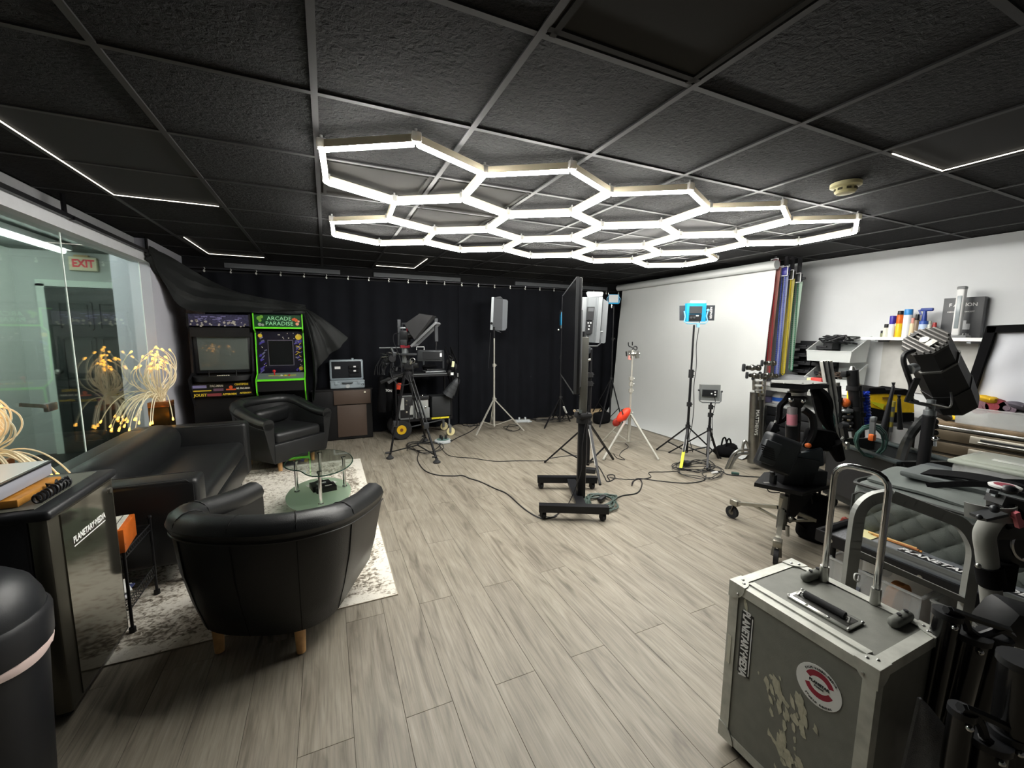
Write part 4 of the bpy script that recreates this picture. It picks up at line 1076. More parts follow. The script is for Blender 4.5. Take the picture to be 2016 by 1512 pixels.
# camera
MB().rbox(td(798, 662), (.09, .13, .13), .012, R=-YAW).build('camera_body', BLKP, t, world=True)
MB().rbox(td(796, 675, -.04), (.075, .06, .07), .008, R=-YAW).build('battery', mat('grey_battery', '#2e3134', .5), t, world=True)
MB().cyl(td(805, 660, -.02), td(821, 659, -.02), .042, n=16).cyl(td(820, 659, -.02), td(824, 659, -.02), .05, n=16).build('lens', BLK, t, world=True)
MB().tube([td(792, 650), td(792, 637), td(812, 636), td(815, 642), td(808, 648)], .011, 6).build('top_handle', DG, t, world=True)
MB().box(td(802, 645, -.06), (.012, .02, .10), R=(.2, .1, 0)).box(td(797, 682, -.04), (.10, .06, .03)).build('red_trim', mat('dark_red_anodised', '#8c2732', .35, .4), t, world=True, smooth=0)
MB().rbox(td(793, 646), (.07, .03, .022), .004, R=-YAW).rbox(td(824, 646), (.075, .03, .024), .004, R=-YAW).rbox(td(813, 651), (.10, .03, .022), .004, R=-YAW).build('top_plate', SIL, t, world=True)
# beam splitter: tilted glass in a frame, hood behind
a_, b_ = td(816, 680), td(861, 637)
dirv = (b_ - a_).normalized(); Mb = frame((a_ + b_) / 2, dirv, vw)
L_ = (b_ - a_).length
q = MB()
for s_ in (-.13, .13): q.box((0, s_, 0), (L_, .02, .024))
for s_ in (-1, 1): q.box((s_ * L_ / 2, 0, 0), (.02, .28, .024))
on(Mb, q).build('mirror_frame', mat('grey_frame', '#77797c', .45), t, world=True, smooth=0)
on(Mb, MB().box((0, 0, .004), (L_, .24, .004))).build('mirror_glass', mat('prompter_glass', '#9a9d9f', .08, .7), t, world=True, smooth=0)
MB().prism([(0, 0), (-.10, .16), (.06, .27), (.20, .25)], td(824, 668, -.08), vr, Zv, .2).build('hood', BLKM, t, world=True, smooth=0)
mo = MB().rbox(td(848, 700), (.27, .14, .12), .006, R=-YAW).build('prompter_monitor', DG, t, world=True)
MB().box(td(850, 700, -.073), (.20, .006, .08), -YAW).build('monitor_face', BLKP, mo, world=True, smooth=0)
MB().box(td(868, 699, -.074), (.02, .008, .04), -YAW).build('white_label', WHT, mo, world=True, smooth=0)
MB().tube([td(820, 689), td(820, 683), td(835, 683), td(835, 689)], .006, 5).build('monitor_handle', WHT, mo, world=True)
MB().tube([td(800, 700), td(765, 694)], .008, 6).build('support_arm', STL, t, world=True)
for k, pts in enumerate(([(786, 656), (776, 658), (775, 672), (784, 695), (790, 715), (791, 733)], [(770, 726), (771, 742), (785, 757), (805, 756), (813, 745), (812, 720)], [(797, 742), (808, 755), (812, 780), (806, 810), (807, 840)])):
    MB().tube(spline([td(a, b, -.1) for a, b in pts], 5), .0045, 5).build('cable', BLKP, t, world=True)
# ---- production cart behind the tripod
CC = (1.3, 5.52)
cd = lambda a, b, k=0.: PT(a, b, d=(CC[0] + k * math.sin(YAW), CC[1] + k * math.cos(YAW)))
ux = Vector((1, -.06, 0)).normalized(); uy = Vector((.06, 1, 0)).normalized()
t = thing('equipment_cart', 'black cart with yellow-hubbed wheels and cases behind the camera tripod', 'cart', (1.2, 5.6, 0))
YW = mat('yellow_wheel_hub', '#d7ac1e', .4)
for k, (x, y) in enumerate(((.86, 5.46), (.86, 5.80))):
    wl_ = MB().lathe([(.06, -.03), (.12, -.032), (.135, -.02), (.138, 0), (.135, .02), (.12, .032), (.06, .03)], (x, y, .138), 28, Matrix.Rotation(PI / 2, 4, 'X')).build('wheel', RUB, t, world=True)
    MB().lathe([(0, .028), (.05, .034), (.062, .034), (.062, -.034), (.05, -.034), (0, -.028)], (x, y, .138), 20, Matrix.Rotation(PI / 2, 4, 'X')).build('wheel_hub', YW, wl_, world=True)
    MB().cyl((x, y - .04, .138), (x, y + .04, .138), .02).build('axle', mat('rusty_axle', '#6a3a1c', .6), wl_, world=True)
for x, y in ((1.50, 5.42), (1.50, 5.78)):
    w_ = MB().lathe([(.03, -.014), (.055, -.014), (.06, 0), (.055, .014), (.03, .014)], (x + .02, y, .06), 18, Matrix.Rotation(PI / 2, 4, 'X')).build('caster_wheel', mat('cream_wheel', '#d9cd9c', .5), t, world=True)
    MB().box((x + .01, y - .022, .10), (.03, .008, .10)).box((x + .01, y + .022, .10), (.03, .008, .10)).box((x, y, .155), (.04, .06, .012)).cyl((x, y, .15), (x, y, .24), .012).build('caster_fork', SIL, w_, world=True)
MB().box((1.17, 5.62, .255), (.76, .38, .035)).build('deck', BLK, t, world=True, smooth=0)
MB().box((1.38, 5.425, .262), (.24, .006, .022)).build('yellow_stripe', mat('yellow_sticker', '#d8c92c', .5, noise=.3, nscale=60), t, world=True, smooth=0)
MB().cyl((.90, 5.45, .15), (1.40, 5.43, .23), .010).build('brace', DG, t, world=True)
for x in (.80, 1.54):
    for y in (5.45, 5.79): MB().cyl((x, y, .25), (x, y, .86), .013).build('post', BLK, t, world=True)
sh = MB().box((1.16, 5.62, .855), (.80, .40, .04)).build('upper_shelf', BLKP, t, world=True, smooth=0)
MB().box((1.2, 5.417, .868), (.70, .006, .012)).build('shelf_edge', SIL, sh, world=True, smooth=0)
for x in (.82, 1.24, 1.52): MB().bar((x, 5.78, .86), (x, 5.78, 1.12), .025, .025).build('rack_upright', DG, t, world=True, smooth=0)
MB().cyl((.82, 5.44, .84), (.70, 5.42, .77), .022, n=8).build('grip', mat('grey_foam', '#4a4b4d', .8), t, world=True)
# things on and beside the cart
t = thing('tool_case', 'tall silver and black tool case on the left end of the cart deck', 'case', (.93, 5.53, .2735))
MB().rbox((0, 0, .16), (.20, .2, .32), .008).build('body', BLKP, t)
q = MB()
for x in (-.092, .092): q.box((x, -.1, .16), (.018, .012, .32))
for z_ in (.01, .31): q.box((0, -.1, z_), (.2, .012, .02))
q.build('silver_edges', SIL, t, smooth=0)
MB().box((-.055, -.102, .21), (.05, .01, .16)).build('silver_panel', mat('pale_panel', '#b9bcba', .35, .3), t, smooth=0)
MB().box((.06, -.102, .12), (.04, .01, .12)).build('silver_panel', mat('pale_panel'), t, smooth=0)
for z_ in (.1, .2, .25): MB().cyl((.0, -.1, z_), (.0, -.108, z_), .012).build('latch', CHR, t)
t = thing('flight_case', 'small aluminium case beside the tool case on the cart deck', 'case', (1.14, 5.53, .2735))
MB().rbox((0, 0, .07), (.19, .2, .14), .006).build('base', mat('dim_aluminium', '#8d9090', .4, .4), t)
MB().rbox((-.0, .02, .19), (.18, .15, .11), .006).build('lid', mat('pale_aluminium', '#b7b9b7', .35, .4), t)
MB().rbox((0, 0, .275), (.19, .17, .05), .008).build('tray', BLKP, t)
for x in (-.04, .04): MB().rbox((x, -.1, .14), (.025, .012, .03), .003).build('latch', CHR, t)
MB().ball((.01, -.05, .30), .012).build('knob', CHR, t)
o = MB().rbox((1.40, 5.56, .415), (.26, .24, .28), .012).build('black_bin', mat('dark_bin', '#26282a', .6), smooth=40); tag(o, 'plain dark storage bin on the right end of the cart deck', 'bin')
t = thing('jacket', 'black jackets hanging from the left end of the cart', 'jacket', (.66, 5.6, .36))
for k, (dx, w_) in enumerate(((-.04, .15), (.06, .12))):
    rows = []
    for i in range(13):
        v = i / 12; r = []
        for j in range(17):
            a = 2 * PI * j / 16
            rr = w_ * (.35 + .55 * v - .25 * v ** 4) * (1 + .14 * math.sin(a * 3 + v * 5 + k))
            r.append((.68 + dx + rr * .55 * math.cos(a), 5.58 + .06 * k + rr * .6 * math.sin(a), .84 - .47 * v))
        rows.append(r)
    m_ = MB().grid(rows); m_.f.append(tuple(12 * 17 + j for j in range(16)))
    m_.build('sleeve', FAB, t, world=True, smooth=70)
Mj = frame(cd(764, 769, -.17), (1, -.35, -.12), (0, 0, 1)); text('CION', .04, WHT, t, Mj, world=True, bold=.002)
p = cd(782, 761, -.12)
t = thing('orange_pouch', 'bright orange folded pouch hanging from the cart', 'pouch', (p.x, p.y, p.z - .045))
MB().rbox((-.015, 0, .045), (.03, .03, .09), .005, R=(0, .15, 0)).build('half', mat('orange_red_fabric', '#e2492c', .6), t)
MB().rbox((.022, -.004, .05), (.05, .03, .09), .005, R=(0, .15, 0)).build('half', mat('orange_red_fabric'), t)
MB().tube([(0, 0, .09), (-.01, .01, .13)], .004, 5).build('cord', BLKP, t)
# lamp heads and straps hung on the right end of the cart
t = thing('hanging_lamp_head', 'dark ribbed lamp head hanging at the right end of the cart', 'lamp head', (1.60, 5.37, .56))
A = cd(898, 752, -.03); B = cd(882, 778, -.03)
MB().cyl(A, B, .05, .085, 16).cyl(A + (A - B) * .25, A, .03, .05, 14).build('shade', mat('ribbed_grey', '#37393c', .5), t, world=True)
for u in (.2, .45, .7): 
    c_ = A.lerp(B, u); MB().cyl(c_, c_ + (B - A).normalized() * .006, .053 + .033 * u, n=16).build('rib', BLKP, t, world=True)
MB().tube(spline([A, cd(893, 745, -.03), cd(884, 738, -.03)], 4), .008, 5).build('bracket', DG, t, world=True)
t = thing('strap_bundle', 'bundle of black straps with a pale tag on the right end of the cart', 'straps', (1.60, 5.38, .85))
R = random.Random(21)
for k in range(9):
    x0 = R.uniform(876, 890); pts = [(x0, R.uniform(680, 695)), (x0 + R.uniform(4, 12), 710), (x0 + R.uniform(4, 18), 735), (x0 + R.uniform(5, 16), R.uniform(755, 790))]
    MB().tube(spline([cd(a, b, R.uniform(-.08, .05)) for a, b in pts], 4), .010, 5).build('strap', FAB, t, world=True)
for a, b, r_ in ((885, 712, .05), (894, 722, .055), (897, 740, .05), (886, 733, .04)): MB().ball(cd(a, b, -.02), (r_, r_ * .7, r_), 10, 6).build('pad', BLKM, t, world=True)
MB().box(cd(892, 717, -.09), (.035, .004, .075), R=(0, .15, 0)).build('pale_tag', mat('pale_yellow_tag', '#cfd0a8', .5), t, world=True, smooth=0)
MB().box(cd(890, 736, -.09), (.04, .004, .035)).build('white_tag', WHT, t, world=True, smooth=0)
MB().box(cd(902, 738, -.06), (.015, .004, .05)).build('white_tag', WHT, t, world=True, smooth=0)
MB().tube([cd(884, 700, -.05), cd(892, 705, -.05), cd(890, 712, -.08)], .006, 5).build('metal_clip', CHR, t, world=True)
t = thing('clamp_pile', 'jumble of black clamps and cables on the left of the cart shelf', 'clamps', (.86, 5.5, .877))
for k in range(14):
    a, b = R.uniform(752, 792), R.uniform(698, 732)
    p = cd(a, b, R.uniform(-.12, .02)); e = p + Vector((R.uniform(-.07, .07), R.uniform(-.04, .04), R.uniform(-.07, .07)))
    MB().cyl(p, e, R.uniform(.012, .026), n=8).build('clamp', (BLKP, BLK, DG)[k % 3], t, world=True)
for k in range(10):
    a = R.uniform(748, 775); MB().tube(spline([cd(a, 705, -.1), cd(a - R.uniform(2, 12), 722, -.1), cd(a - R.uniform(2, 16), 738, -.1)], 4), .005, 4).build('cord', BLKP, t, world=True)
MB().tube([cd(750, 696, -.1), cd(763, 697, -.1), cd(764, 702, -.1), cd(750, 703, -.1)], .007, 5).tube([cd(760, 700, -.1), cd(762, 709, -.1)], .006, 5).build('chrome_clamp', CHR, t, world=True)
MB().lathe([(0, 0), (.045, 0), (.05, .01), (.045, .022), (0, .022)], cd(772, 706, -.13), 16, rotm((PI / 2, 0, 0))).build('dark_lens', BLKP, t, world=True)
t = thing('laptop', 'closed flat laptop and papers on the right of the cart shelf', 'laptop', (1.34, 5.58, .8755))
MB().rbox((0, 0, .012), (.28, .2, .022), .004).build('body', SIL, t); MB().rbox((.01, .02, .035), (.24, .16, .02), .004).build('lid', BLKP, t)
o = MB().ball((1.30, 5.68, .925), (.11, .06, .03), 12, 6).build('folded_cloth', FAB); o.location.z = .918; tag(o, 'small folded black cloth lying on the laptop of the cart shelf', 'cloth')
# ================================================================== studio floor
# ---- white backdrop
BD = mat('white_backdrop_vinyl', '#b2b4b3', .8, noise=.02, nscale=2)
t = thing('white_backdrop', 'white backdrop sheet hanging from a roll and sweeping onto the floor', 'backdrop', (4.5, 4.4, 0))
prof = [(4.572, 2.165), (4.56, 1.9), (4.525, 1.5), (4.50, 1.0), (4.475, .6), (4.45, .35), (4.41, .17), (4.36, .07), (4.31, .022), (4.255, .006)]
rows = []
for i in range(25):
    u = i / 24; r = []
    for k, (x, z_) in enumerate(prof):
        v = k / 9
        y = 3.06 + (2.60 + .14 * max(0, v - .6)) * u
        r.append((x + .006 * math.sin(u * 9 + v * 3) - .12 * max(0, u - .9) * v, y, z_))
    rows.append(r)
MB().grid(rows, .0035).build('sheet', BD, t, world=True, smooth=80)
MB().cyl((4.535, 3.03, 2.18), (4.535, 5.72, 2.18), .05, n=20).build('roll', BD, t, world=True)
# ---- roller brackets and chains
t = thing('backdrop_rollers', 'set of backdrop rollers with coloured bead chains beside the white backdrop', 'roller set', (4.7, 3.0, 1.1))
cols = [('red_chain', '#b0323a', (1524, 527), (1512, 738)), ('blue_chain', '#3c4a9e', (1543, 542), (1528, 738)), ('yellow_chain', '#d8c22c', (1554, 549), (1541, 735)), ('green_chain', '#2f6b4f', (1568, 555), (1557, 728))]
BR = mat('bracket_black', '#1c1c20', .5); WR = mat('white_bracket', '#e4e4e6', .4)
for k, (nm, c, a, b) in enumerate(cols):
    m_ = mat(nm + '_plastic', c, .4)
    x = 4.60 + .09 * k
    A = PT(*a, x=x); B = PT(*b, x=x)
    lp = None
    q = MB(); wv = .018
    for s_ in (-1, 1):
        q.tube([A + Vector((0, s_ * wv, 0)), B + Vector((0, s_ * wv, 0))], .0035, 5)
        n = 46
        for j in range(n):
            p = A.lerp(B, (j + .5) / n) + Vector((0, s_ * wv, 0)); q.box(p, (.008, .012, .009))
    q.tube([B + Vector((0, -wv, 0)), B + Vector((0, 0, -.02)), B + Vector((0, wv, 0))], .0035, 5)
    o = q.build(nm, m_, t, world=True, smooth=0); o['label'] = nm.replace('_', ' ') + ' in a long loop'
    dk = (mat('brown_band', '#8d5c55', .6), mat('slate_band', '#7f86a8', .6), mat('khaki_band', '#b9ad62', .6), mat('pale_green_band', '#9fb5a6', .6))[k]
    MB().box((A + B) / 2 + Vector((.022, -.004, 0)), (.004, .05, (A - B).length), R=(math.atan2(-(B - A).y, -(B - A).z), 0, 0)).build('cord_band', dk, t, world=True, smooth=0)
    MB().rbox(A + Vector((0, -.02, .04)), (.06, .06, .085), .006).build('clutch', mat(nm + '_clutch', ('#7a2630', '#32307a', '#2c2c24', '#2b2d30')[k], .4), t, world=True)
    q = MB(); c_ = A + Vector((-.032, -.02, .04))
    for dy, dz, sy, sz in ((-.04, 0, .006, .10), (.04, 0, .006, .10), (0, .05, .08, .006), (0, -.05, .08, .006)): q.box(c_ + Vector((0, dy, dz)), (.006, sy, sz))
    q.build('bracket_frame', WR, t, world=True, smooth=0)
    MB().box((A.x, A.y - .02, (A.z + .08 + H) / 2), (.03, .03, H - A.z - .08)).cyl((A.x, A.y, A.z + .03), (A.x, A.y - .09 if k == 3 else A.y - .05, A.z + .03), .014).build('hanger', BR, t, world=True, smooth=30)
# ---- television on its stand
tdv = Vector((.457, .889, 0)).normalized(); tnv = Vector((-tdv.y, tdv.x, 0))
tn0 = PT(1141.5, 546, z=1.765)
L_, Hh = 1.29, .745
cen = tn0 + tdv * (L_ / 2); cen.z = 1.765 - Hh / 2
t = thing('television_stand', 'tall black wheeled stand under the edge-on television', 'stand', (cen.x, cen.y, 0), math.atan2(tdv.y, tdv.x))
pb = PT(1143, 976, z=.09)
# base bars
F0, F1 = PT(1061, 999, z=.09), PT(1198, 1003, z=.09); G0, G1 = PT(1058, 943, z=.09), PT(1175, 944, z=.09)
bars = []
for a, b in ((F0, F1), (G0, G1)):
    bars.append(MB().bar(a, b, .06, .055).build('foot_bar', BLK, t, world=True, smooth=0))
fm = (F0 + F1) / 2; gm = (G0 + G1) / 2
MB().bar(fm.lerp(F1, .25), gm.lerp(G1, .12), .075, .03).build('base_beam', BLK, t, world=True, smooth=0)
for bar_, (a, b) in zip(bars, ((F0, F1), (G0, G1))):
    for e in (a.lerp(b, .06), a.lerp(b, .92)):
        w_ = MB().cyl((e.x - .012, e.y, .028), (e.x + .012, e.y, .028), .028, n=14).build('caster', RUB, bar_, world=True)
        MB().box((e.x - .016, e.y, .045), (.005, .04, .05)).box((e.x + .016, e.y, .045), (.005, .04, .05)).box((e.x, e.y, .067), (.045, .045, .008)).build('caster_fork', BLKM, bar_, world=True, smooth=0)
        MB().cyl((e.x - .0135, e.y, .028), (e.x + .0135, e.y, .028), .012, n=10).build('caster_hub', SIL, bar_, world=True)
ztop = PT(1144, 676, d=(pb.x, pb.y)).z; zc = PT(1144, 820, d=(pb.x, pb.y)).z
MB().rbox((pb.x, pb.y, (zc + .08) / 2 + .01), (.075, .07, zc - .05), .015, R=math.atan2(tdv.y, tdv.x)).build('lower_post', BLK, t, world=True)
p2 = pb + tdv * .14
MB().cyl((p2.x, p2.y, .1), (p2.x, p2.y, zc + .15), .022).build('rear_post', BLK, t, world=True)
up = MB().rbox((pb.x, pb.y, (zc + ztop) / 2), (.06, .055, ztop - zc + .1), .006, R=math.atan2(tdv.y, tdv.x)).build('upper_post', mat('satin_grey_post', '#5a5954', .45, .2), t, world=True)
MB().rbox((pb.x, pb.y, zc + .01), (.115, .115, .05), .02).cyl((pb.x, pb.y, zc - .05), (pb.x, pb.y, zc + .03), .052, n=18).build('clamp_collar', BLKM, t, world=True)
MB().cyl((pb.x - .05, pb.y + .0, zc + .05), (pb.x - .10, pb.y - .03, zc + .06), .012).box((pb.x - .05, pb.y - .03, zc + .05), (.03, .02, .03)).build('clamp_knob', CHR, t, world=True)
pw_ = PT(1143, 715, d=(pb.x - .03, pb.y - .04)); MB().box(pw_ + Vector((-.01, 0, 0)), (.014, .006, .05), R=math.atan2(tdv.y, tdv.x)).build('white_sticker', WHT, up, world=True, smooth=0)
mp = Vector((pb.x, pb.y, 1.35)) ; tv_mid = Vector((cen.x, cen.y, 1.40))
MB().bar(Vector((pb.x, pb.y, 1.38)), Vector((cen.x, cen.y, 1.38)) - tnv * .04, .03, .10).build('mount_arm', BLK, t, world=True, smooth=0)
tv = thing('television', 'large black television seen edge on, mounted on the tall wheeled stand', 'television', (cen.x, cen.y, cen.z))
Mt = frame(cen, tdv, (0, 0, 1))
on(Mt, MB().rbox((0, 0, 0), (L_, Hh, .035), .006)).build('panel', BLKP, tv, world=True)
sidez = -1 if (Mt.to_3x3() @ Vector((0, 0, 1))).dot(tnv) < 0 else 1
on(Mt, MB().box((0, 0, sidez * .0185), (L_ - .012, Hh - .02, .003))).build('screen', mat('tv_screen', '#0b0b0d', .18, spec=.4), tv, world=True, smooth=0)
for n_, (a, b) in enumerate((((-L_ / 2, -Hh / 2), (-L_ / 2, Hh / 2)), ((-L_ / 2, Hh / 2), (L_ / 2, Hh / 2)), ((L_ / 2, Hh / 2), (L_ / 2, -Hh / 2)), ((L_ / 2, -Hh / 2), (-L_ / 2, -Hh / 2)))):
    on(Mt, MB().bar((a[0], a[1], sidez * .012), (b[0], b[1], sidez * .012), .009, .018)).build('bezel', BLKM if n_ == 3 else mat('tv_bezel', '#6a6b6d', .3, .7), tv, world=True, smooth=0)  # bottom bezel coloured black to paint in its unlit look; others stay grey metal
on(Mt, MB().rbox((.02, -.08, -sidez * .026), (L_ * .9, Hh * .7, .022), .01)).build('rear_housing', mat('tv_back_grey', '#6f7174', .4), tv, world=True)
# ---- big silver LED panel behind the television
BX, BY = 2.44, 3.47
bd = lambda a, b, k=0.: PT(a, b, d=(BX + k * math.sin(YAW), BY + k * math.cos(YAW)))
light_stand('light_stand', 'black light stand with a white-taped leg behind the television stand', (BX, BY, bd(1160, 690).z), 0, .45, .50, BLK, BLK, 'light stands', feet=[PT(1073, 911, z=.0)[:2], PT(1207, 905, z=.0)[:2], PT(1181, 955, z=0)[:2]], coll=(1.0,), r=.015)
e0 = Vector((BX, BY, .48)); e1 = PT(1181, 955, z=.0); o = MB().bar(e0.lerp(e1, .08), e0.lerp(e1, .7), .027, .021).build('white_tape', mat('white_tape', '#d6d6d2', .6), [x for x in bpy.data.objects if x.name.startswith('light_stand')][-1], world=True, smooth=0)
t = thing('led_panel', 'large silver light panel with dark control boxes, right of the television', 'light panel', (BX, BY, bd(1165, 680).z))
def pxprism(pts, k, depth, nm, m_, par, fn=bd, sm=0):
    A = [fn(a, b, k) for a, b in pts]; B = [p + vw * depth for p in A]; n = len(A)
    return MB().add(A + B, [tuple(range(n)), tuple(range(2 * n - 1, n - 1, -1))] + [((i + 1) % n, i, n + i, n + (i + 1) % n) for i in range(n)]).build(nm, m_, par, world=True, smooth=sm)
body = pxprism([(1147, 585), (1187, 585), (1180, 675), (1143, 673)], -.02, .09, 'panel_body', SIL, t)
pxprism([(1147, 585), (1154.5, 585), (1151.5, 673.5), (1143, 673)], -.026, .006, 'side_rail', mat('bright_silver', '#a4a8ab', .3, .6), t)
pxprism([(1179, 585), (1187, 585), (1180, 675), (1172.5, 674.5)], -.026, .006, 'side_rail', mat('bright_silver'), t)
for x in (1157.5, 1174):
    pxprism([(x, 586), (x + 1.3, 586), (x - 2.2, 674), (x - 3.6, 674)], -.024, .004, 'groove', mat('groove_grey', '#6c7074', .5), t)
b1 = pxprism([(1157, 604), (1171, 604), (1168.5, 630), (1155, 630)], -.05, .03, 'battery_plate', BLKP, t)
pxprism([(1158.5, 606), (1169.5, 606), (1168.6, 613), (1157.9, 613)], -.054, .004, 'plate_detail', mat('mid_grey_plastic', '#505255', .5), b1)
b2 = pxprism([(1154.5, 632), (1168, 632), (1166, 657), (1152.5, 657)], -.05, .03, 'control_box', BLKP, t)
for a, b in ((1158, 636), (1163, 636), (1160, 642), (1159, 648)): MB().ball(bd(a, b, -.052), .008, 8, 4).build('knob', WHT, b2, world=True)
pxprism([(1154, 576), (1157, 574), (1186, 574.5), (1188, 577), (1186, 584), (1157, 585)], .0, .004, 'top_flap', mat('flap_silver', '#8d9193', .4, .3), t)
pxprism([(1188, 588), (1198, 595), (1192, 674), (1189, 676), (1181, 675)], .03, .004, 'side_flap', mat('flap_grey', '#6d7073', .45), t)
MB().tube([bd(1181, 652), bd(1182, 676), bd(1176, 681), bd(1160, 681), bd(1146, 678)], .008, 6).cyl(bd(1180, 653), bd(1187, 653), .008).build('yoke', SIL, t, world=True)
MB().tube([bd(1158, 658, -.05), bd(1157, 668, -.05), bd(1157, 675, -.04)], .006, 5).build('power_cord', BLKP, t, world=True)
MB().rbox(bd(1157, 689), (.05, .05, .07), .01).cyl(bd(1150, 693), bd(1166, 687), .012).build('tilt_head', DG, t, world=True)
MB().cyl(bd(1150, 710), bd(1163, 708), .014).ball(bd(1155, 711), .02, 8, 5).build('clamp', CHR, t, world=True)
# ---- stands behind
light_stand('light_stand', 'black light stand with a white-banded leg left of the television, by the curtain', (3.27, 5.43, 1.56), 0, .45, .44, BLK, BLK, 'light stands', feet=[PT(1122, 830, z=0)[:2], (3.35, 5.80), (2.93, 5.30)])
e0 = Vector((3.27, 5.43, .42)); e1 = PT(1122, 830, z=0); MB().bar(e0.lerp(e1, .35), e0.lerp(e1, .62), .024, .02).build('white_tape', MATS['white_tape'], [x for x in bpy.data.objects if x.name.startswith('light_stand') and x.type == 'EMPTY'][-1], world=True, smooth=0)
BLU = mat('cyan_blue_shell', '#1a93c6', .4)
fd_ = lambda a, b, k=0.: PT(a, b, d=(3.27 + k * math.sin(YAW), 5.43 + k * math.cos(YAW)))
t = thing('led_panel', 'blue light panel seen edge on, left of the television', 'light panel', (3.27, 5.43, fd_(1105, 640).z))
MB().rbox(fd_(1105, 628), (.03, .2, .19), .006, R=-YAW).build('shell', BLU, t, world=True)
MB().box(fd_(1104, 615), (.02, .16, .05), R=(.2, .1, -YAW)).build('flap', FRD, t, world=True, smooth=0)
MB().cyl(fd_(1105, 638), fd_(1105, 646), .012).ball(fd_(1099, 649), .022, 8, 5).build('knob', CHR, t, world=True)
light_stand('light_stand', 'thin black light stand in the corner left of the white backdrop', (4.18, 5.37, 1.86), 0, .5, .70, BLK, BLK, 'light stands', feet=[(3.75, 5.05), (4.12, 4.95), (4.15, 5.85)], r=.011)
fd2 = lambda a, b, k=0.: PT(a, b, d=(4.18 + k * math.sin(YAW), 5.37 + k * math.cos(YAW)))
t = thing('led_panel', 'small light panel with pale front and blue frame, left of the white backdrop', 'light panel', (4.18, 5.37, fd2(1205, 600).z))
MB().rbox(fd2(1208, 589, .02), (.165, .04, .15), .006, R=-YAW).build('shell', BLU, t, world=True)
MB().box(fd2(1208, 588, -.004), (.15, .006, .12), -YAW).build('diffuser', mat('pale_diffuser', '#bfc3c4', .6), t, world=True, smooth=0)
for s_ in (-1, 1): MB().tube([fd2(1208 + s_ * 10, 583), fd2(1208 + s_ * 13, 588), fd2(1208 + s_ * 11, 597)], .006, 5).build('yoke_arm', mat('pale_blue', '#74a9c9', .4), t, world=True)
for s_ in (-1, 1): MB().tube([fd2(1208 + s_ * 10, 580), fd2(1208 + s_ * 10.5, 576)], .005, 5).build('pin', CHR, t, world=True)
MB().cyl(fd2(1204, 599), fd2(1204, 606), .014).build('socket', CHR, t, world=True)
p = PT(1178, 822, z=0); t = thing('gear_bag', 'small black bag on the floor under the corner light stand', 'bag', (3.95, 5.28, 0))
MB().rbox((0, 0, .09), (.27, .18, .18), .05, R=.2, seg=3).build('body', FAB, t); MB().tube(spline([(-.06, 0, .175), (-.03, 0, .22), (.03, 0, .22), (.06, 0, .175)], 4), .008, 5).build('handle', FAB, t)
o = MB().cyl((4.33, 5.82, .06), (4.13, 5.86, .06), .06, n=16).build('fabric_roll', mat('beige_fabric', '#a08c6e', .9, noise=.1)); tag(o, 'beige fabric roll lying in the corner beside the white backdrop', 'roll')
# ---- silver C stand with the red sandbag
CX_, CY_ = 3.43, 4.01
cs = lambda a, b, k=0.: PT(a, b, d=(CX_ + k * math.sin(YAW), CY_ + k * math.cos(YAW)))
light_stand('light_stand', 'silver light stand carrying the red sandbag before the white backdrop', (CX_, CY_, 1.22), 0, .45, .44, SSV, SSV, 'light stands', feet=[PT(1188, 906, z=0)[:2], PT(1296, 906, z=0)[:2], (3.30, 4.36)], r=.015, coll=(.72, .8))
t = thing('grip_clamp', 'chrome grip head with a black spiral hook on top of the silver stand', 'clamp', (CX_, CY_, 1.18))
MB().cyl(cs(1238, 697), cs(1259, 697), .02, n=10).build('shaft', CHR, t, world=True); MB().cyl(cs(1240, 690), cs(1241, 705), .022).cyl(cs(1254, 691), cs(1255, 705), .026).ball(cs(1247, 697), .028).build('knuckle', STL, t, world=True)
MB().cyl(cs(1233, 692), cs(1234, 701), .01).build('handle', CHR, t, world=True)
MB().tube(spline([cs(1237, 674), cs(1238, 681), cs(1244, 684), cs(1252, 689), cs(1254, 684), cs(1249, 682), cs(1244, 690)], 5), .007, 6).cyl(cs(1245, 673), cs(1245, 680), .007).build('spiral_hook', BLK, t, world=True)
MB().cyl(cs(1240, 700), cs(1239, 708), .021).build('red_band', mat('pale_red_band', '#b57b72', .5), t, world=True)
t = thing('sandbag', 'bright red-orange sandbag draped over the leg of the silver stand', 'sandbag', (3.33, 3.9, .25))
a_, b_ = cs(1217, 828, -.08), cs(1238, 806, -.08); md = (a_ + b_) / 2
Ms = frame(md, (b_ - a_), vw)
on(Ms, MB().ball((0, 0, 0), (.115, .06, .055), 16, 10)).build('bag', mat('red_orange_bag', '#dd3b20', .55), t, world=True, smooth=80)
on(Ms, MB().ball((-.12, .0, -.0), (.06, .02, .05), 10, 6)).build('bag_tail', mat('dark_red_bag', '#8a1f12', .6), t, world=True, smooth=80)
on(Ms, MB().tube([(.0, -.06, .03), (.03, -.01, .065), (.06, .05, .03)], .008, 5)).build('strap', BLK, t, world=True)
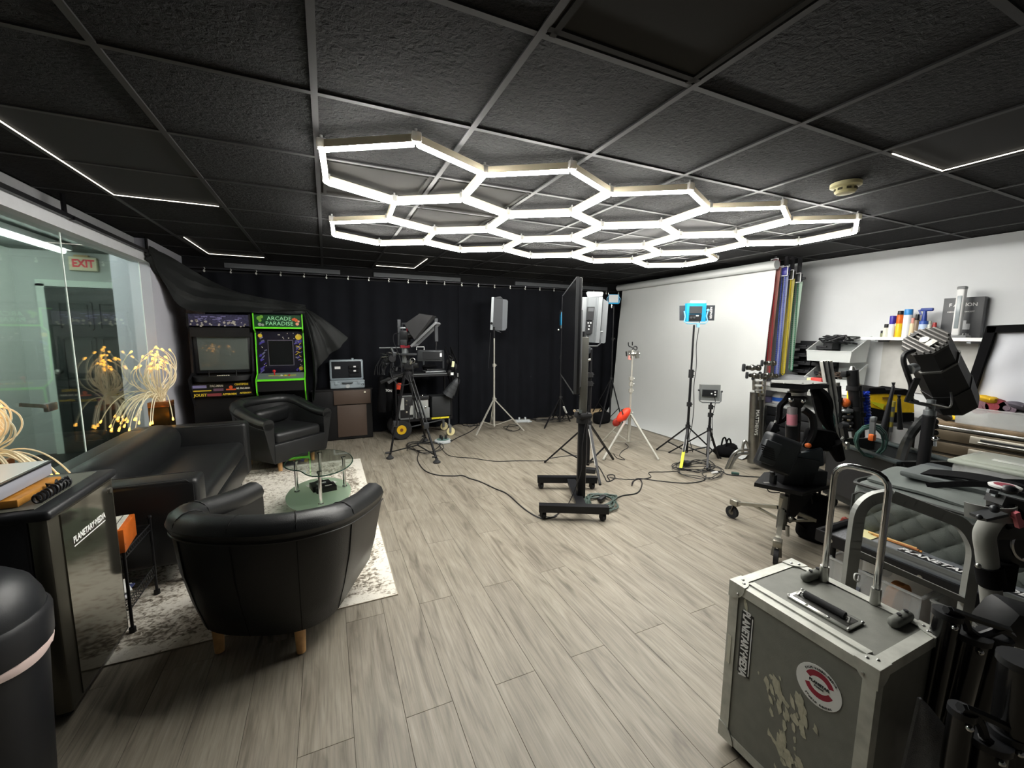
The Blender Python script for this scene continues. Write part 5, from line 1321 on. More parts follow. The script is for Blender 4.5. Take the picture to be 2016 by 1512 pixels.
# ---- blue panel on the tall black stand
AX, AY = 3.77, 3.41
ad_ = lambda a, b, k=0.: PT(a, b, d=(AX + k * math.sin(YAW), AY + k * math.cos(YAW)))
f3 = PT(1340, 925, z=0)
light_stand('light_stand', 'tall black light stand with a yellow-taped leg before the white backdrop', (AX, AY, ad_(1368, 640).z), 0, .45, .36, BLK, BLK, 'light stands', feet=[PT(1293, 886, z=0)[:2], PT(1418, 903, z=0)[:2], (f3.x, f3.y)], r=.0145, coll=(.62, .95))
LS = [x for x in bpy.data.objects if x.name.startswith('light_stand') and x.type == 'EMPTY'][-1]
e0 = Vector((AX, AY, .34)); f3.z = .008
MB().bar(e0.lerp(f3, .60), e0.lerp(f3, .99), .028, .024).build('yellow_tape', mat('neon_yellow_tape', '#d6e020', .5), LS, world=True, smooth=0)
MB().bar(e0.lerp(f3, .30), e0.lerp(f3, .58), .027, .023).build('white_tape', MATS['white_tape'], LS, world=True, smooth=0)
t = thing('led_panel', 'cyan blue light panel with black side flaps on the tall black stand', 'light panel', (AX, AY, ad_(1370, 636).z))
pxprism([(1353, 597), (1391, 597), (1389, 633), (1351, 633)], 0, .06, 'shell', BLU, t, ad_)
pxprism([(1338, 602), (1353, 601), (1352, 631), (1338, 631)], .05, .006, 'flap_left_side', FRD, t, ad_)
fr_ = pxprism([(1391, 601), (1408, 601), (1406, 631), (1389, 631)], .05, .006, 'flap_right_side', FRD, t, ad_)
bpy.data.objects[fr_.name].name = 'flap'
for o in kids(t):
    if o.name.startswith('flap_left'): o.name = 'flap'
Mx_ = frame(ad_(1399.5, 616, .045), (0, 0, -1), vr); text('NEEWER', .034, WHT, t, Mx_, world=True, bold=.001)
pxprism([(1358, 596), (1360, 591.5), (1391, 591.5), (1388, 597)], .03, .004, 'top_flap', mat('pale_flap', '#b9bcbc', .4), t, ad_)
b1 = pxprism([(1359, 603), (1383, 603), (1382, 617), (1358, 617)], -.02, .025, 'battery_plate', mat('charcoal_plastic', '#35383b', .5), t, ad_)
b2 = pxprism([(1358, 619), (1382, 619), (1380, 632), (1357, 632)], -.02, .025, 'control_box', BLKP, t, ad_)
for a, b in ((1361, 625), (1367, 625)): MB().cyl(ad_(a, b, -.02), ad_(a, b, -.035), .012).build('knob', mat('charcoal_plastic'), b2, world=True)
MB().box(ad_(1373, 621.5, -.022), (.03, .004, .012), -YAW).build('display', WHT, b2, world=True, smooth=0)
MB().tube([ad_(1347, 612), ad_(1349, 623), ad_(1347, 633), ad_(1353, 637), ad_(1388, 637), ad_(1393, 632), ad_(1391, 622), ad_(1394, 612)], .008, 6).build('yoke', mat('pale_blue'), t, world=True)
MB().ball(ad_(1394, 611), .018, 8, 5).build('yoke_knob', mat('pale_blue'), t, world=True)
MB().box(ad_(1374, 641), (.03, .02, .04), -YAW).build('socket', mat('pale_blue'), t, world=True, smooth=0)
MB().tube(spline([ad_(1377, 632), ad_(1376, 645), ad_(1371, 680), ad_(1371, 720), ad_(1366, 760), ad_(1366, 800), ad_(1362, 840), ad_(1357, 860), ad_(1364, 890)], 4), .004, 5).build('power_cord', BLKP, t, world=True)
# ---- small silver panel on the short black stand
_p = PT(1396, 850, d=(3.76, 3.24)); SX_, SY_ = _p.x, _p.y
sd_ = lambda a, b, k=0.: PT(a, b, d=(SX_ + k * math.sin(YAW), SY_ + k * math.cos(YAW)))
light_stand('light_stand', 'short black light stand holding the small silver panel', (SX_, SY_, sd_(1396, 792).z), 0, .45, .36, BLK, BLK, 'light stands', feet=[(3.70, 3.60), PT(1414, 903, z=0)[:2], PT(1392, 926, z=0)[:2]], r=.0135, coll=(.62,))
t = thing('led_panel', 'small silver light panel on the short black stand', 'light panel', (SX_, SY_, sd_(1398, 790).z))
pxprism([(1381, 757), (1419, 758), (1417, 790), (1379, 788)], 0, .05, 'shell', mat('dull_silver', '#8e9291', .4, .4), t, sd_)
b2 = pxprism([(1384, 767), (1413, 768), (1412, 781), (1383, 780)], -.015, .02, 'control_box', BLKP, t, sd_)
for a, b in ((1408, 772), (1408, 777), (1401, 775)): MB().box(sd_(a, b, -.018), (.016, .004, .014), -YAW).build('button', WHT, b2, world=True, smooth=0)
MB().tube([sd_(1377, 768), sd_(1377, 789), sd_(1382, 792), sd_(1416, 793), sd_(1419, 790), sd_(1420, 770)], .007, 6).build('yoke', SIL, t, world=True)
MB().ball(sd_(1376, 768), .012, 8, 5).ball(sd_(1421, 771), .012, 8, 5).build('yoke_knob', DG, t, world=True)
MB().tube(spline([sd_(1407, 781), sd_(1408, 795), sd_(1402, 825), sd_(1403, 855), sd_(1400, 868)], 4), .0035, 5).build('power_cord', BLKP, t, world=True)
# ---- black bag at the backdrop foot
p = PT(1430, 896, z=0)
t = thing('tote_bag', 'slumped black bag with a looped handle at the foot of the white backdrop', 'bag', (p.x - .02, p.y, 0))
MB().ball((0, 0, .05), (.14, .12, .075), 14, 8).ball((.05, -.02, .09), (.09, .08, .06), 12, 6).build('body', FAB, t)
for s_ in (-.03, .03): MB().tube(spline([(-.04, s_, .1), (-.02, s_, .19), (.02, s_, .2), (.06, s_, .11)], 4), .010, 6).build('handle', FAB, t)
# ---- cables here
cable([(1200, 940), (1240, 944), (1280, 940), (1278, 930), (1310, 929), (1335, 927)], 'thin black cable snaking from the C stand to the tall black stand', .004)
cable([(1245, 953), (1250, 944), (1262, 942), (1300, 947), (1350, 951), (1385, 946), (1390, 935)], 'black cable lying from the extension lead towards the yellow-taped leg', .0045)
cable([(1206, 985), (1225, 976), (1255, 970), (1264, 952), (1258, 943), (1246, 948), (1244, 956)], 'black cable curling out of the coil by the television stand', .0055)
cable([(1160, 905), (1178, 918), (1190, 938), (1196, 948), (1210, 942), (1208, 935), (1196, 936), (1200, 945)], 'black cable dropping past the white-taped leg behind the television stand', .005)
cable([(1231, 873), (1237, 880), (1225, 888), (1220, 897), (1230, 905), (1215, 902), (1208, 893)], 'black cable wriggling under the silver stand with the red sandbag', .004)
cable([(1395, 927), (1420, 928), (1432, 934), (1460, 937), (1490, 939), (1520, 941), (1550, 942)], 'black lead running right along the floor to the camera stand', .0055)
cable([(1440, 931), (1455, 933)], 'green plug joining the leads on the floor below the small silver panel', .014, mat('dark_green_plug', '#2e4a44', .5), .014)
cable([(1402, 931), (1412, 929)], 'white plug lying by the green plug on the floor', .012, WHT, .012)
tangle(1365, 920, 45, 14, 34, 12, 'black cables heaped under the tall black stand')
tangle(1375, 930, 55, 18, 16, 13, 'loose black cable loops under the short black stand', .004)
tangle(1405, 937, 30, 12, 10, 14, 'black cable ring on the floor beside the white plug', .004)
GCB = mat('greenish_cable', '#46554f', .5)
tangle(1184, 992, 40, 20, 60, 15, 'coil of dark green cable on the floor behind the television stand foot', .006, GCB)
p = PT(1185, 981, z=.03); o = MB().rbox(p, (.11, .04, .035), .01, R=.5).build('cable_adapter', BLKP); tag(o, 'black adapter block lying in the dark green cable coil', 'adapter')
p = PT(1157, 930, z=.0); o = MB().rbox((p.x, p.y, .025), (.16, .07, .05), .01, R=-.7).build('power_brick', BLKP); tag(o, 'black power brick on the floor behind the television post', 'adapter')
p = PT(1353, 918, z=.0); o = MB().rbox((p.x, p.y, .03), (.1, .06, .05), .01, R=.4).build('power_brick', BLKP); tag(o, 'black power brick in the cable heap under the tall black stand', 'adapter')
cable([(1060, 1014), (1090, 1018), (1112, 1005), (1130, 955), (1144, 900), (1148, 840)], 'black lead rising from the floor along the television post', .004, lift={3: Vector((pb.x - .05, pb.y - .06, .30)), 4: Vector((pb.x - .03, pb.y - .05, .55)), 5: Vector((pb.x + .02, pb.y - .05, .85))})
# ================================================================== right hand side, against the white wall
def plane_fn(P): return lambda a, b, k=0.: PT(a, b, d=(P[0] + k * math.sin(YAW), P[1] + k * math.cos(YAW)))
# ---- wall shelf with bottles
SY0, SY1, SZ = 1.52, 2.38, 1.40
t = thing('wall_shelf', 'white wall shelf carrying bottles and a dark box on the right wall', 'shelf', (5.12, 1.95, SZ - .02))
MB().box((5.115, 1.95, SZ - .012), (.25, SY1 - SY0, .024)).build('board', WHT, t, world=True, smooth=0)
for y in (1.62, 2.27): MB().box((5.12, y, SZ - .035), (.22, .025, .022)).box((5.228, y, SZ - .08), (.012, .025, .13)).build('bracket', SIL, t, world=True, smooth=0)
MB().box((4.987, 1.95, SZ - .012), (.008, SY1 - SY0 + .03, .03)).build('front_edge', mat('white_edge', '#eeeeee', .4), t, world=True, smooth=0)
SXX = 5.09
def bottle(name, label, px, wpx, ytop, parts, trig=False):
    b = PT(px, 660, x=SXX); h = PT(px, ytop, x=SXX).z - SZ
    r = abs(PT(px + wpx / 2, 640, x=SXX).y - PT(px - wpx / 2, 640, x=SXX).y) / 2 * .92
    t = thing(name, label, 'bottle', (SXX, b.y, SZ), group=None)
    z0 = 0
    for nm, m_, z1, r0, r1 in parts:
        MB().lathe([(0, z0 * h), (r * r0 * .96, z0 * h), (r * r0, z0 * h + .004), (r * r1, z1 * h - .004), (r * r1 * .93, z1 * h), (0, z1 * h)], n=16).build(nm, m_, t)
        z0 = z1
    return t, b, h, r
C_ = lambda n, c='#808080', r=.4: mat(n, c, r)
bottle('jar', 'tiny dark jar at the left end of the wall shelf', 1736.5, 8, 651, [('jar', C_('olive_jar', '#7c7f5e'), .6, 1, 1), ('cap', BLKP, 1, .9, .9)])
bottle('bottle', 'small white bottle with a black cap beside the tiny jar on the wall shelf', 1743.5, 13, 638, [('body', C_('offwhite_plastic', '#dcdccc'), .72, 1, .95), ('cap', BLKP, 1, .75, .75)])
bottle('bottle', 'white bottle with a violet cap on the wall shelf', 1754.5, 15, 622, [('body', C_('white_label', '#d9dbe0'), .62, 1, .95), ('cap', C_('violet_cap', '#3b2f9e'), 1, .9, .9)])
bottle('spray_can', 'yellow and orange can with a black top on the wall shelf', 1768, 14, 612, [('lower', C_('can_yellow', '#e2c21a'), .52, 1, 1), ('upper', C_('can_orange', '#e26a1a'), .85, 1, .95), ('cap', BLKP, 1, .9, .85)])
bottle('bottle', 'amber bottle tucked between the yellow can and the violet-capped bottle', 1762, 8, 636, [('body', C_('amber_plastic', '#9a6a2c', .3), .8, 1, .8), ('cap', WHT, 1, .6, .6)])
bottle('spray_can', 'tall white spray can with a sky blue cap on the wall shelf', 1783.5, 19, 609, [('body', C_('can_white', '#e6e8ea', .3), .80, 1, 1), ('cap', C_('sky_blue_cap', '#3a8fd6', .35), 1, .97, .94)])
bottle('bottle', 'beige bottle with a pinkish neck right of the sky blue cap', 1794, 15, 626, [('body', C_('beige_plastic', '#d9c6a2'), .72, 1, .85), ('cap', C_('pink_cap', '#cf8f84'), 1, .55, .5)])
bottle('bottle', 'brown bottle with a black cap left of the blue spray bottle', 1802, 14, 619, [('body', C_('brown_label', '#7d6a55'), .75, 1, .9), ('cap', BLKP, 1, .6, .6)])
t, b, h, r = bottle('spray_bottle', 'blue trigger spray bottle with a white label on the wall shelf', 1815.5, 19, 612, [('body', C_('blue_label', '#3458a8'), .62, 1, 1), ('neck', C_('navy_plastic', '#28408f'), .92, .62, .45), ('collar', C_('navy_plastic', '#28408f'), 1, .4, .4)])
MB().rbox((0, -.012, h + .01), (.03, .09, .028), .008).box((0, .035, h - .015), (.012, .012, .05), R=(-.4, 0, 0)).build('trigger_head', C_('navy_plastic', '#28408f'), t)
MB().lathe([(r * 1.01, h * .15), (r * 1.01, h * .5)], n=16).build('label', C_('pale_blue_label', '#b9cbe6'), t)
bottle('bottle', 'clear bottle behind the blue spray bottle', 1828, 12, 632, [('body', C_('clear_grey', '#b9bdb4', .2), .8, 1, .8), ('cap', C_('clear_cap', '#a7ad9e'), 1, .5, .5)])
bottle('bottle', 'small dark bottle with a red cap left of the dark box', 1837.5, 12, 635, [('body', C_('smoky_plastic', '#55504a', .3), .68, 1, .9), ('cap', C_('brick_red_cap', '#a33a3a'), 1, .75, .7)])
p0, p1 = PT(1850, 655, x=5.16), PT(1930, 655, x=5.16)
bw = p0.y - p1.y; bh = PT(1890, 586, x=5.16).z - SZ
t = thing('product_box', 'dark grey product box with pale lettering on the wall shelf', 'box', (5.16, (p0.y + p1.y) / 2, SZ))
MB().rbox((.03, 0, bh / 2), (.06, bw, bh), .003).build('box', C_('slate_box', '#4c4d50', .45), t)
F_ = lambda y, z_: frame((-.0012, y, z_), (0, -1, 0), (0, 0, 1))
text('F A  NON', .042, WHT, t, F_(0, bh - .065), bold=.001); text('DEMO LIGHT CONCEPT', .016, WHT, t, F_(0.01, bh - .125), bold=.0004); text('F 50', .026, WHT, t, F_(-.04, .03))
MB().box((-.0008, -.035, .10), (.0015, .05, .05)).box((-.0008, -.025, .14), (.0015, .02, .03)).build('product_picture', C_('pale_print', '#b9babd', .5), t, smooth=0)
lp = PT(1883, 655, x=5.04)
t = thing('lantern', 'tall white and grey work lantern before the dark box on the wall shelf', 'lantern', (5.04, lp.y, SZ))
lh = PT(1888, 568, x=5.04).z - SZ
MB().rbox((0, 0, .012), (.11, .16, .024), .008).build('base', C_('mid_grey_base', '#77797b'), t)
MB().rbox((0, .0, lh * .5 + .01), (.055, .055, lh - .02), .014, seg=3).build('body', WHT, t)
MB().rbox((-.026, 0, lh * .52), (.01, .03, lh * .66), .004).build('lamp_window', C_('grey_window', '#8f979b', .2), t)
MB().rbox((0, .0, lh + .002), (.056, .058, .03), .01).build('cap', C_('mid_grey_base'), t)
# ---- wall panel
a, b = PT(1738, 690, x=5.225), PT(1925, 693, x=5.225)
o = MB().box((5.228, (a.y + b.y) / 2, (1.30 + .93) / 2), (.016, a.y - b.y, .50)).build('grey_board', mat('pale_concrete_board', '#bdbcb8', .85, noise=.12, nscale=7), smooth=0)
tag(o, 'large pale grey board fixed to the wall under the shelf', 'board')
# ---- softbox frame leaning at the right edge
t = thing('softbox', 'white fabric softbox with a black border at the right edge', 'softbox', (4.75, 1.25, .95))
sfn = lambda a, b, k=0.: PT(a, b, x=4.80 + k)
Q = [sfn(1953, 648), sfn(2120, 642), sfn(2075, 812), sfn(1904, 790)]
nq = (Q[1] - Q[0]).cross(Q[3] - Q[0]).normalized()
if nq.x > 0: nq = -nq
rows = []
for i in range(13):
    v = i / 12; r = []
    for j in range(13):
        u = j / 12; p = Q[0].lerp(Q[1], u).lerp(Q[3].lerp(Q[2], u), v)
        r.append(p - nq * (.02 + .012 * math.sin(u * 9 + v * 5) * math.sin(v * 7 - u * 3) ))
    rows.append(r)
MB().grid(rows, .004).build('diffusion_cloth', mat('softbox_white', '#c9cbd2', .8), t, world=True, smooth=80)
q = MB()
for a, b in ((0, 1), (1, 2), (2, 3), (3, 0)): q.bar(Q[a] + (Q[a] - Q[b]).normalized() * .02, Q[b] + (Q[b] - Q[a]).normalized() * .02, .055, .05, up=nq)
q.build('black_border', FAB, t, world=True, smooth=0)
# ---- white table with drawers
DX, DZ = 4.64, .87
t = thing('work_table', 'white work table against the right wall behind the chrome stands', 'table', (4.93, 2.7, 0))
MB().rbox((4.935, 2.68, DZ - .02), (.59, 1.08, .04), .006).build('table_top', mat('white_laminate', '#e4e4e2', .4), t, world=True)
MB().box((4.66, 2.66, DZ - .065), (.02, .98, .05)).build('apron', mat('grey_apron', '#9fa09d', .5), t, world=True, smooth=0)
for x in (4.68, 5.19):
    for y in (2.18, 3.18): MB().box((x, y, (DZ - .04) / 2), (.05, .05, DZ - .04)).build('leg', mat('grey_apron'), t, world=True, smooth=0)
t = thing('drawer_cabinet', 'black drawer cabinet with small white knobs under the white table', 'cabinet', (4.93, 2.87, 0))
c0, c1 = 2.60, 3.13
MB().box((4.93, (c0 + c1) / 2, .30), (.42, c1 - c0, .58)).build('carcass', BLKP, t, world=True, smooth=0)
MB().rbox((4.925, (c0 + c1) / 2, .605), (.46, c1 - c0 + .02, .03), .006).build('top', mat('silver_grey_top', '#a9abab', .35, .3), t, world=True)
for k in range(5):
    z_ = .54 - .112 * k
    d_ = MB().rbox((4.713, (c0 + c1) / 2, z_), (.02, c1 - c0 - .03, .10), .004).build('drawer', BLKP, t, world=True)
    for y in (c0 + .14, c1 - .14): MB().cyl((4.703, y, z_), (4.692, y, z_), .006).ball((4.688, y, z_), .011, 8, 5).build('knob', WHT, d_, world=True)
def onx(px, py, x): return PT(px, py, x=x)
p = onx(1511, 790, 4.80); o = MB().lathe([(.03, 0), (.055, 0), (.058, .006), (.058, .06), (.055, .066), (.03, .066)], (p.x, p.y, .6215), 20).build('tape_roll', C_('violet_tape', '#6f6a8f', .4)); tag(o, 'violet tape roll on the drawer cabinet under the white table', 'tape')
p = onx(1534, 790, 4.84); t = thing('jug', 'white jug with a blue wave label on the drawer cabinet', 'jug', (p.x, p.y, .6215))
MB().lathe([(0, 0), (.07, 0), (.075, .01), (.075, .09), (.05, .12), (.03, .13), (0, .13)], n=20).build('body', WHT, t)
MB().lathe([(.0757, .025), (.0757, .07)], n=20).build('label', C_('blue_wave', '#2a62c4', .4), t)
MB().cyl((0, 0, .13), (0, 0, .155), .022).build('cap', WHT, t)
MB().tube(spline([(-.02, -.02, .13), (-.05, -.04, .12), (-.07, -.05, .08)], 4), .01, 6).build('handle', WHT, t)
# on the table
ORK = mat('dark_bin_plastic', '#232427', .5)
t = thing('parts_organizer', 'black rack of small parts bins standing on the white table', 'organizer', (5.10, 2.95, DZ))
oz1 = onx(1580, 671, 5.0).z; y0_, y1_ = onx(1562, 700, 5.0).y, onx(1640, 700, 5.0).y
MB().box((5.12, (y0_ + y1_) / 2, (DZ + oz1) / 2), (.02, y0_ - y1_, oz1 - DZ)).build('back_panel', ORK, t, world=True, smooth=0)
for r_ in range(5):
    zb_ = oz1 - .085 - r_ * (oz1 - DZ - .02) / 5
    for c in range(2):
        yc = y0_ - (y0_ - y1_) * (.25 + .5 * c); wy = (y0_ - y1_) * .45
        q = MB()
        q.box((5.05, yc, zb_), (.13, wy, .006)).box((5.05, yc - wy / 2, zb_ + .03), (.13, .005, .06)).box((5.05, yc + wy / 2, zb_ + .03), (.13, .005, .06)).box((4.985, yc, zb_ + .015), (.005, wy, .035)).box((4.975, yc, zb_ + .028), (.02, wy * .5, .012))
        q.build('bin', ORK, t, world=True, smooth=0)
CLB = mat('translucent_bin', '#dfe3e2', .3, trans=.3, alpha=.85)
def open_bin(name, label, cat, c, d, m_=CLB, wall=.006, flare=1.1, lip=True, front=1.):
    t = thing(name, label, cat, (c[0], c[1], c[2]))
    x, y, h = d[0] / 2, d[1] / 2, d[2]
    q = MB()
    f = flare
    out = [(-x, -y, 0), (x, -y, 0), (x, y, 0), (-x, y, 0), (-x * f, -y * f, h), (x * f, -y * f, h), (x * f, y * f, h), (-x * f, y * f, h)]
    if front < 1:
        out[4] = (-x * (1 + (f - 1) * front) , -y * f * .98, h * front); out[7] = (-x * (1 + (f - 1) * front), y * f * .98, h * front)
    inn = [(a * (1 - wall / x), b * (1 - wall / y), c_ + (wall if c_ == 0 else 0)) for a, b, c_ in out]
    q.add(out + inn, [(3, 2, 1, 0), (0, 1, 5, 4), (1, 2, 6, 5), (2, 3, 7, 6), (3, 0, 4, 7), (8, 9, 10, 11), (12, 13, 9, 8), (13, 14, 10, 9), (14, 15, 11, 10), (15, 12, 8, 11), (4, 5, 13, 12), (5, 6, 14, 13), (6, 7, 15, 14), (7, 4, 12, 15)])
    q.build('bin', m_, t, smooth=0)
    if lip:
        q = MB()
        pts = [Vector(p) for p in out[4:]]
        for a, b in zip(pts, pts[1:] + pts[:1]): q.bar(a, b, .012, .008)
        q.build('rim', m_, t, smooth=0)
    return t
b1c = (4.98, (onx(1590, 700, 4.9).y + onx(1700, 700, 4.9).y) / 2 + .02)
bw_ = abs(onx(1592, 700, 4.9).y - onx(1696, 700, 4.9).y)
zlo = DZ + .001; hb_ = (onx(1650, 662, 4.9).z - zlo) / 2
open_bin('storage_bin', 'translucent white storage bin, lower one of two stacked on the white table', 'bin', (b1c[0], b1c[1], zlo), (.30, bw_ * .82, hb_ * .93), flare=1.06, front=.35)
open_bin('storage_bin', 'translucent white storage bin full of black cables, upper one on the white table', 'bin', (b1c[0], b1c[1], zlo + hb_), (.30, bw_ * .82, hb_), flare=1.08, front=.42)
R = random.Random(31); P = []
for k in range(40): P.append((b1c[0] + R.uniform(-.12, .12), b1c[1] + R.uniform(-.15, .17), zlo + 2 * hb_ - .05 + R.uniform(-.03, .06)))
tag(MB().tube(spline(P, 4), .008, 5).build('cable_heap', BLKP), 'heap of black cables in the upper translucent bin', 'cable')
P = [(b1c[0] + R.uniform(-.12, .12), b1c[1] + R.uniform(-.15, .17), zlo + hb_ * .45 + R.uniform(-.03, .04)) for k in range(18)]
tag(MB().tube(spline(P, 4), .01, 5).build('cable_heap', C_('brown_cable', '#4b3f36')), 'brownish cords in the lower translucent bin', 'cable')
PRF = mat('perforated_grey', '#8d8f92', .5, .3, bump=.6, bscale=220)
a, b = onx(1529, 733, 4.86), onx(1594, 735, 4.86)
a.z = b.z = DZ + .05
t = thing('paper_roll', 'grey dotted roll lying on the white table before the parts rack', 'roll', (4.86, (a.y + b.y) / 2, DZ))
MB().cyl(a, b, .049, n=20).build('roll', PRF, t, world=True); MB().cyl(a + (a - b).normalized() * .04, a, .024, n=12).build('core', BLKP, t, world=True)
p = onx(1606, 740, 4.72); t = thing('red_box', 'small red and pale yellow carton on the white table', 'box', (p.x, p.y, DZ), .1)
MB().rbox((0, -.02, .05), (.07, .10, .10), .003).build('carton', C_('red_carton', '#c23a34', .4), t); MB().rbox((0, .05, .045), (.06, .04, .09), .003).build('pale_end', C_('pale_yellow_carton', '#dcd9a2', .4), t)
MB().cyl((-.036, -.02, .03), (-.0365, -.02, .03), .028, n=16).build('white_circle', WHT, t)
p = onx(1572, 742, 4.69); o = MB().box((p.x, p.y, DZ + .012), (.03, .26, .02)).box((p.x, p.y + .02, DZ + .03), (.02, .2, .016)).build('clamp_bar', BLKP, smooth=0); tag(o, 'long black clamp bar on the front edge of the white table', 'clamp')
# ---- tool chest with trays on it
t = thing('tool_chest', 'metal tool chest with long steel drawer pulls at the right edge', 'chest', (4.9, 1.25, 0))
h0, h1, hz_ = .72, 1.66, .70
MB().box((4.92, (h0 + h1) / 2, hz_ / 2), (.56, h1 - h0, hz_ - .03)).build('carcass', mat('dark_bronze_chest', '#3d3830', .45, .4), t, world=True, smooth=0)
MB().rbox((4.92, (h0 + h1) / 2, hz_ + .0), (.60, h1 - h0 + .03, .03), .006).build('wood_top', mat('worn_wood_top', '#7d6a52', .5, noise=.2, nscale=14), t, world=True)
MB().rbox((4.625, (h0 + h1) / 2, hz_ - .03), (.03, h1 - h0 + .02, .03), .008).build('steel_edge', STL, t, world=True)
for k in range(5):
    z_ = hz_ - .095 - .105 * k
    d_ = MB().rbox((4.632, (h0 + h1) / 2, z_), (.02, h1 - h0 - .03, .085), .004).build('drawer', mat('bronze_drawer', '#5d5344', .4, .5), t, world=True)
    MB().rbox((4.616, 1.08, z_), (.02, .66, .06), .006).build('pull_plate', mat('pale_pull', '#b9b3a6', .35, .5), d_, world=True)
    MB().rbox((4.604, 1.08, z_ + .006), (.012, .54, .018), .005).build('recess', BLKP, d_, world=True)
    MB().rbox((4.60, 1.08, z_ - .012), (.02, .56, .012), .004).build('pull_bar', STL, d_, world=True)
CLR2 = mat('clear_bin', '#eef0ef', .15, trans=.5, alpha=.55)
q0, q1 = onx(1892, 800, 4.72), onx(2085, 830, 4.72)
open_bin('clear_tray', 'long clear plastic tray of odds and ends on the tool chest', 'bin', (4.78, (q0.y + q1.y) / 2, hz_ + .0155), (.26, abs(q0.y - q1.y), .135), CLR2, flare=1.03)
for k, (px, py, r_, c, nm, lb) in enumerate(((1930, 797, .055, '#7d5a62', 'thread_spool', 'dusty mauve spool in the clear tray'), (1963, 795, .058, '#8a3840', 'thread_spool', 'dark red spool in the clear tray'), (1945, 782, .05, '#d6ab24', 'yellow_glove', 'yellow glove lying on top in the clear tray'), (1985, 798, .05, '#6b5b66', 'thread_spool', 'purplish spool in the clear tray, right of the dark red one'), (2008, 795, .05, '#55505a', 'cloth_bundle', 'grey cloth bundle at the right of the clear tray'))):
    p = onx(px, py, 4.78); z_ = max(p.z - .02, hz_ + .09)
    if 'spool' in nm: o = MB().cyl((4.76, p.y, z_), (4.84, p.y, z_), r_, n=18).cyl((4.755, p.y, z_), (4.845, p.y, z_), r_ * .4, n=12).build(nm, mat('spool_%d' % k, c, .8, bump=.4, bscale=160))
    else: o = MB().ball((4.79, p.y, z_), (.07, r_ * 1.4, .03), 12, 7, R=(.3, .2, .3)).ball((4.77, p.y - .03, z_ + .01), (.05, .03, .02), 8, 5).build(nm, mat('cloth_%d' % k, c, .8))
    tag(o, lb, 'spool' if 'spool' in nm else 'cloth')
p = onx(2000, 770, 5.0); open_bin('clear_box', 'clear box of grey rags at the right edge behind the clear tray', 'bin', (5.0, p.y - .05, hz_ + .0155), (.2, .3, .24), CLR2, flare=1.03)
o = MB().ball((5.0, p.y - .04, hz_ + .22), (.09, .12, .06), 12, 8).ball((4.97, p.y - .08, hz_ + .26), (.05, .06, .05), 10, 6).build('rag_bundle', mat('grey_rag', '#4c4c52', .95, noise=.3, nscale=30)); tag(o, 'grey rags bulging out of the clear box at the right edge', 'rags')
# ---- yellow tool bag
YB_ = mat('yellow_bag_fabric', '#f0c70e', .6, noise=.1); t = thing('tool_bag', 'yellow and black tool bag behind the black utility cart', 'bag', (4.5, 1.95, .52))
fb = plane_fn((4.55, 1.85))
pxprism([(1708, 775), (1745, 774), (1799, 779), (1800, 812), (1760, 812), (1706, 800)], 0, .22, 'yellow_side', YB_, t, fb)
pxprism([(1706, 776), (1712, 764), (1742, 764), (1744, 768), (1775, 768), (1783, 766), (1800, 772), (1800, 780), (1745, 775)], -.006, .23, 'black_top', FAB, t, fb)
pxprism([(1704, 800), (1760, 812), (1800, 813), (1800, 830), (1704, 825)], -.008, .24, 'black_base', FAB, t, fb)
pxprism([(1714, 790), (1742, 796), (1738, 806), (1720, 796)], -.012, .01, 'lime_pocket', C_('lime_fabric', '#d9dc2c', .6), t, fb)
pxprism([(1738, 782), (1752, 782), (1752, 786), (1738, 786)], -.010, .008, 'dark_label', C_('ochre_label', '#7a5a10', .6), t, fb)
o = thing('work_bench', 'low dark bench holding the yellow tool bag behind the utility cart', 'bench', (4.7, 1.9, 0))
zb = fb(1750, 829).z - .005
MB().box((4.72, 1.90, zb - .015), (.5, .44, .03)).build('bench_top', BLKP, o, world=True, smooth=0)
for x in (4.5, 4.94):
    for y in (1.72, 2.08): MB().box((x, y, (zb - .03) / 2), (.04, .04, zb - .03)).build('leg', BLKP, o, world=True, smooth=0)
p = fb(1876, 824); t = thing('tape_measure', 'small yellow and black tape measure at the front corner of the tool chest', 'tape measure', (4.70, onx(1876, 824, 4.70).y, hz_ + .0155))
MB().rbox((0, 0, .03), (.04, .07, .06), .012).build('body', BLKP, t); MB().rbox((-.006, .0, .035), (.034, .05, .036), .008).build('yellow_shell', YB_, t)
# ---- chrome stands with grip heads left of the table
K_ = (4.02, 2.83); kf = plane_fn(K_)
CHS = mat('worn_chrome', '#8d8c88', .3, 1., noise=.1, nscale=30)
t = thing('grip_stand', 'thick chrome grip stand with clustered grip heads at the right edge of the backdrop', 'light stand', (K_[0], K_[1], 0))
for a, b, r_ in (((1487, 772), (1482, 905), .05), ((1497, 775), (1492, 905), .042)):
    A = kf(*a); B = kf(*b); B.z = .07; MB().cyl(A, B, r_, n=16).build('column', CHS, t, world=True)
for z_ in (780, 884): MB().cyl(kf(1492, z_), kf(1492, z_ + 6), .058, n=16).build('collar', STL, t, world=True)
text('MATTHEWS', .05, mat('etched_grey', '#c9c9c4', .4), t, frame(kf(1490, 832, -.055), (0, 0, -1), vr), world=True)
MB().tube(spline([kf(1484, 886), kf(1462, 886), kf(1450, 889), kf(1440, 900), kf(1428, 926)], 5), .016, 8).tube(spline([kf(1484, 893), kf(1465, 893), kf(1454, 896), kf(1444, 908), kf(1434, 930)], 5), .016, 8).build('bent_leg', STL, t, world=True)
MB().tube(spline([kf(1478, 893), kf(1470, 872), kf(1466, 868), kf(1463, 876), kf(1462, 890)], 5), .014, 8).build('bent_leg', STL, t, world=True)
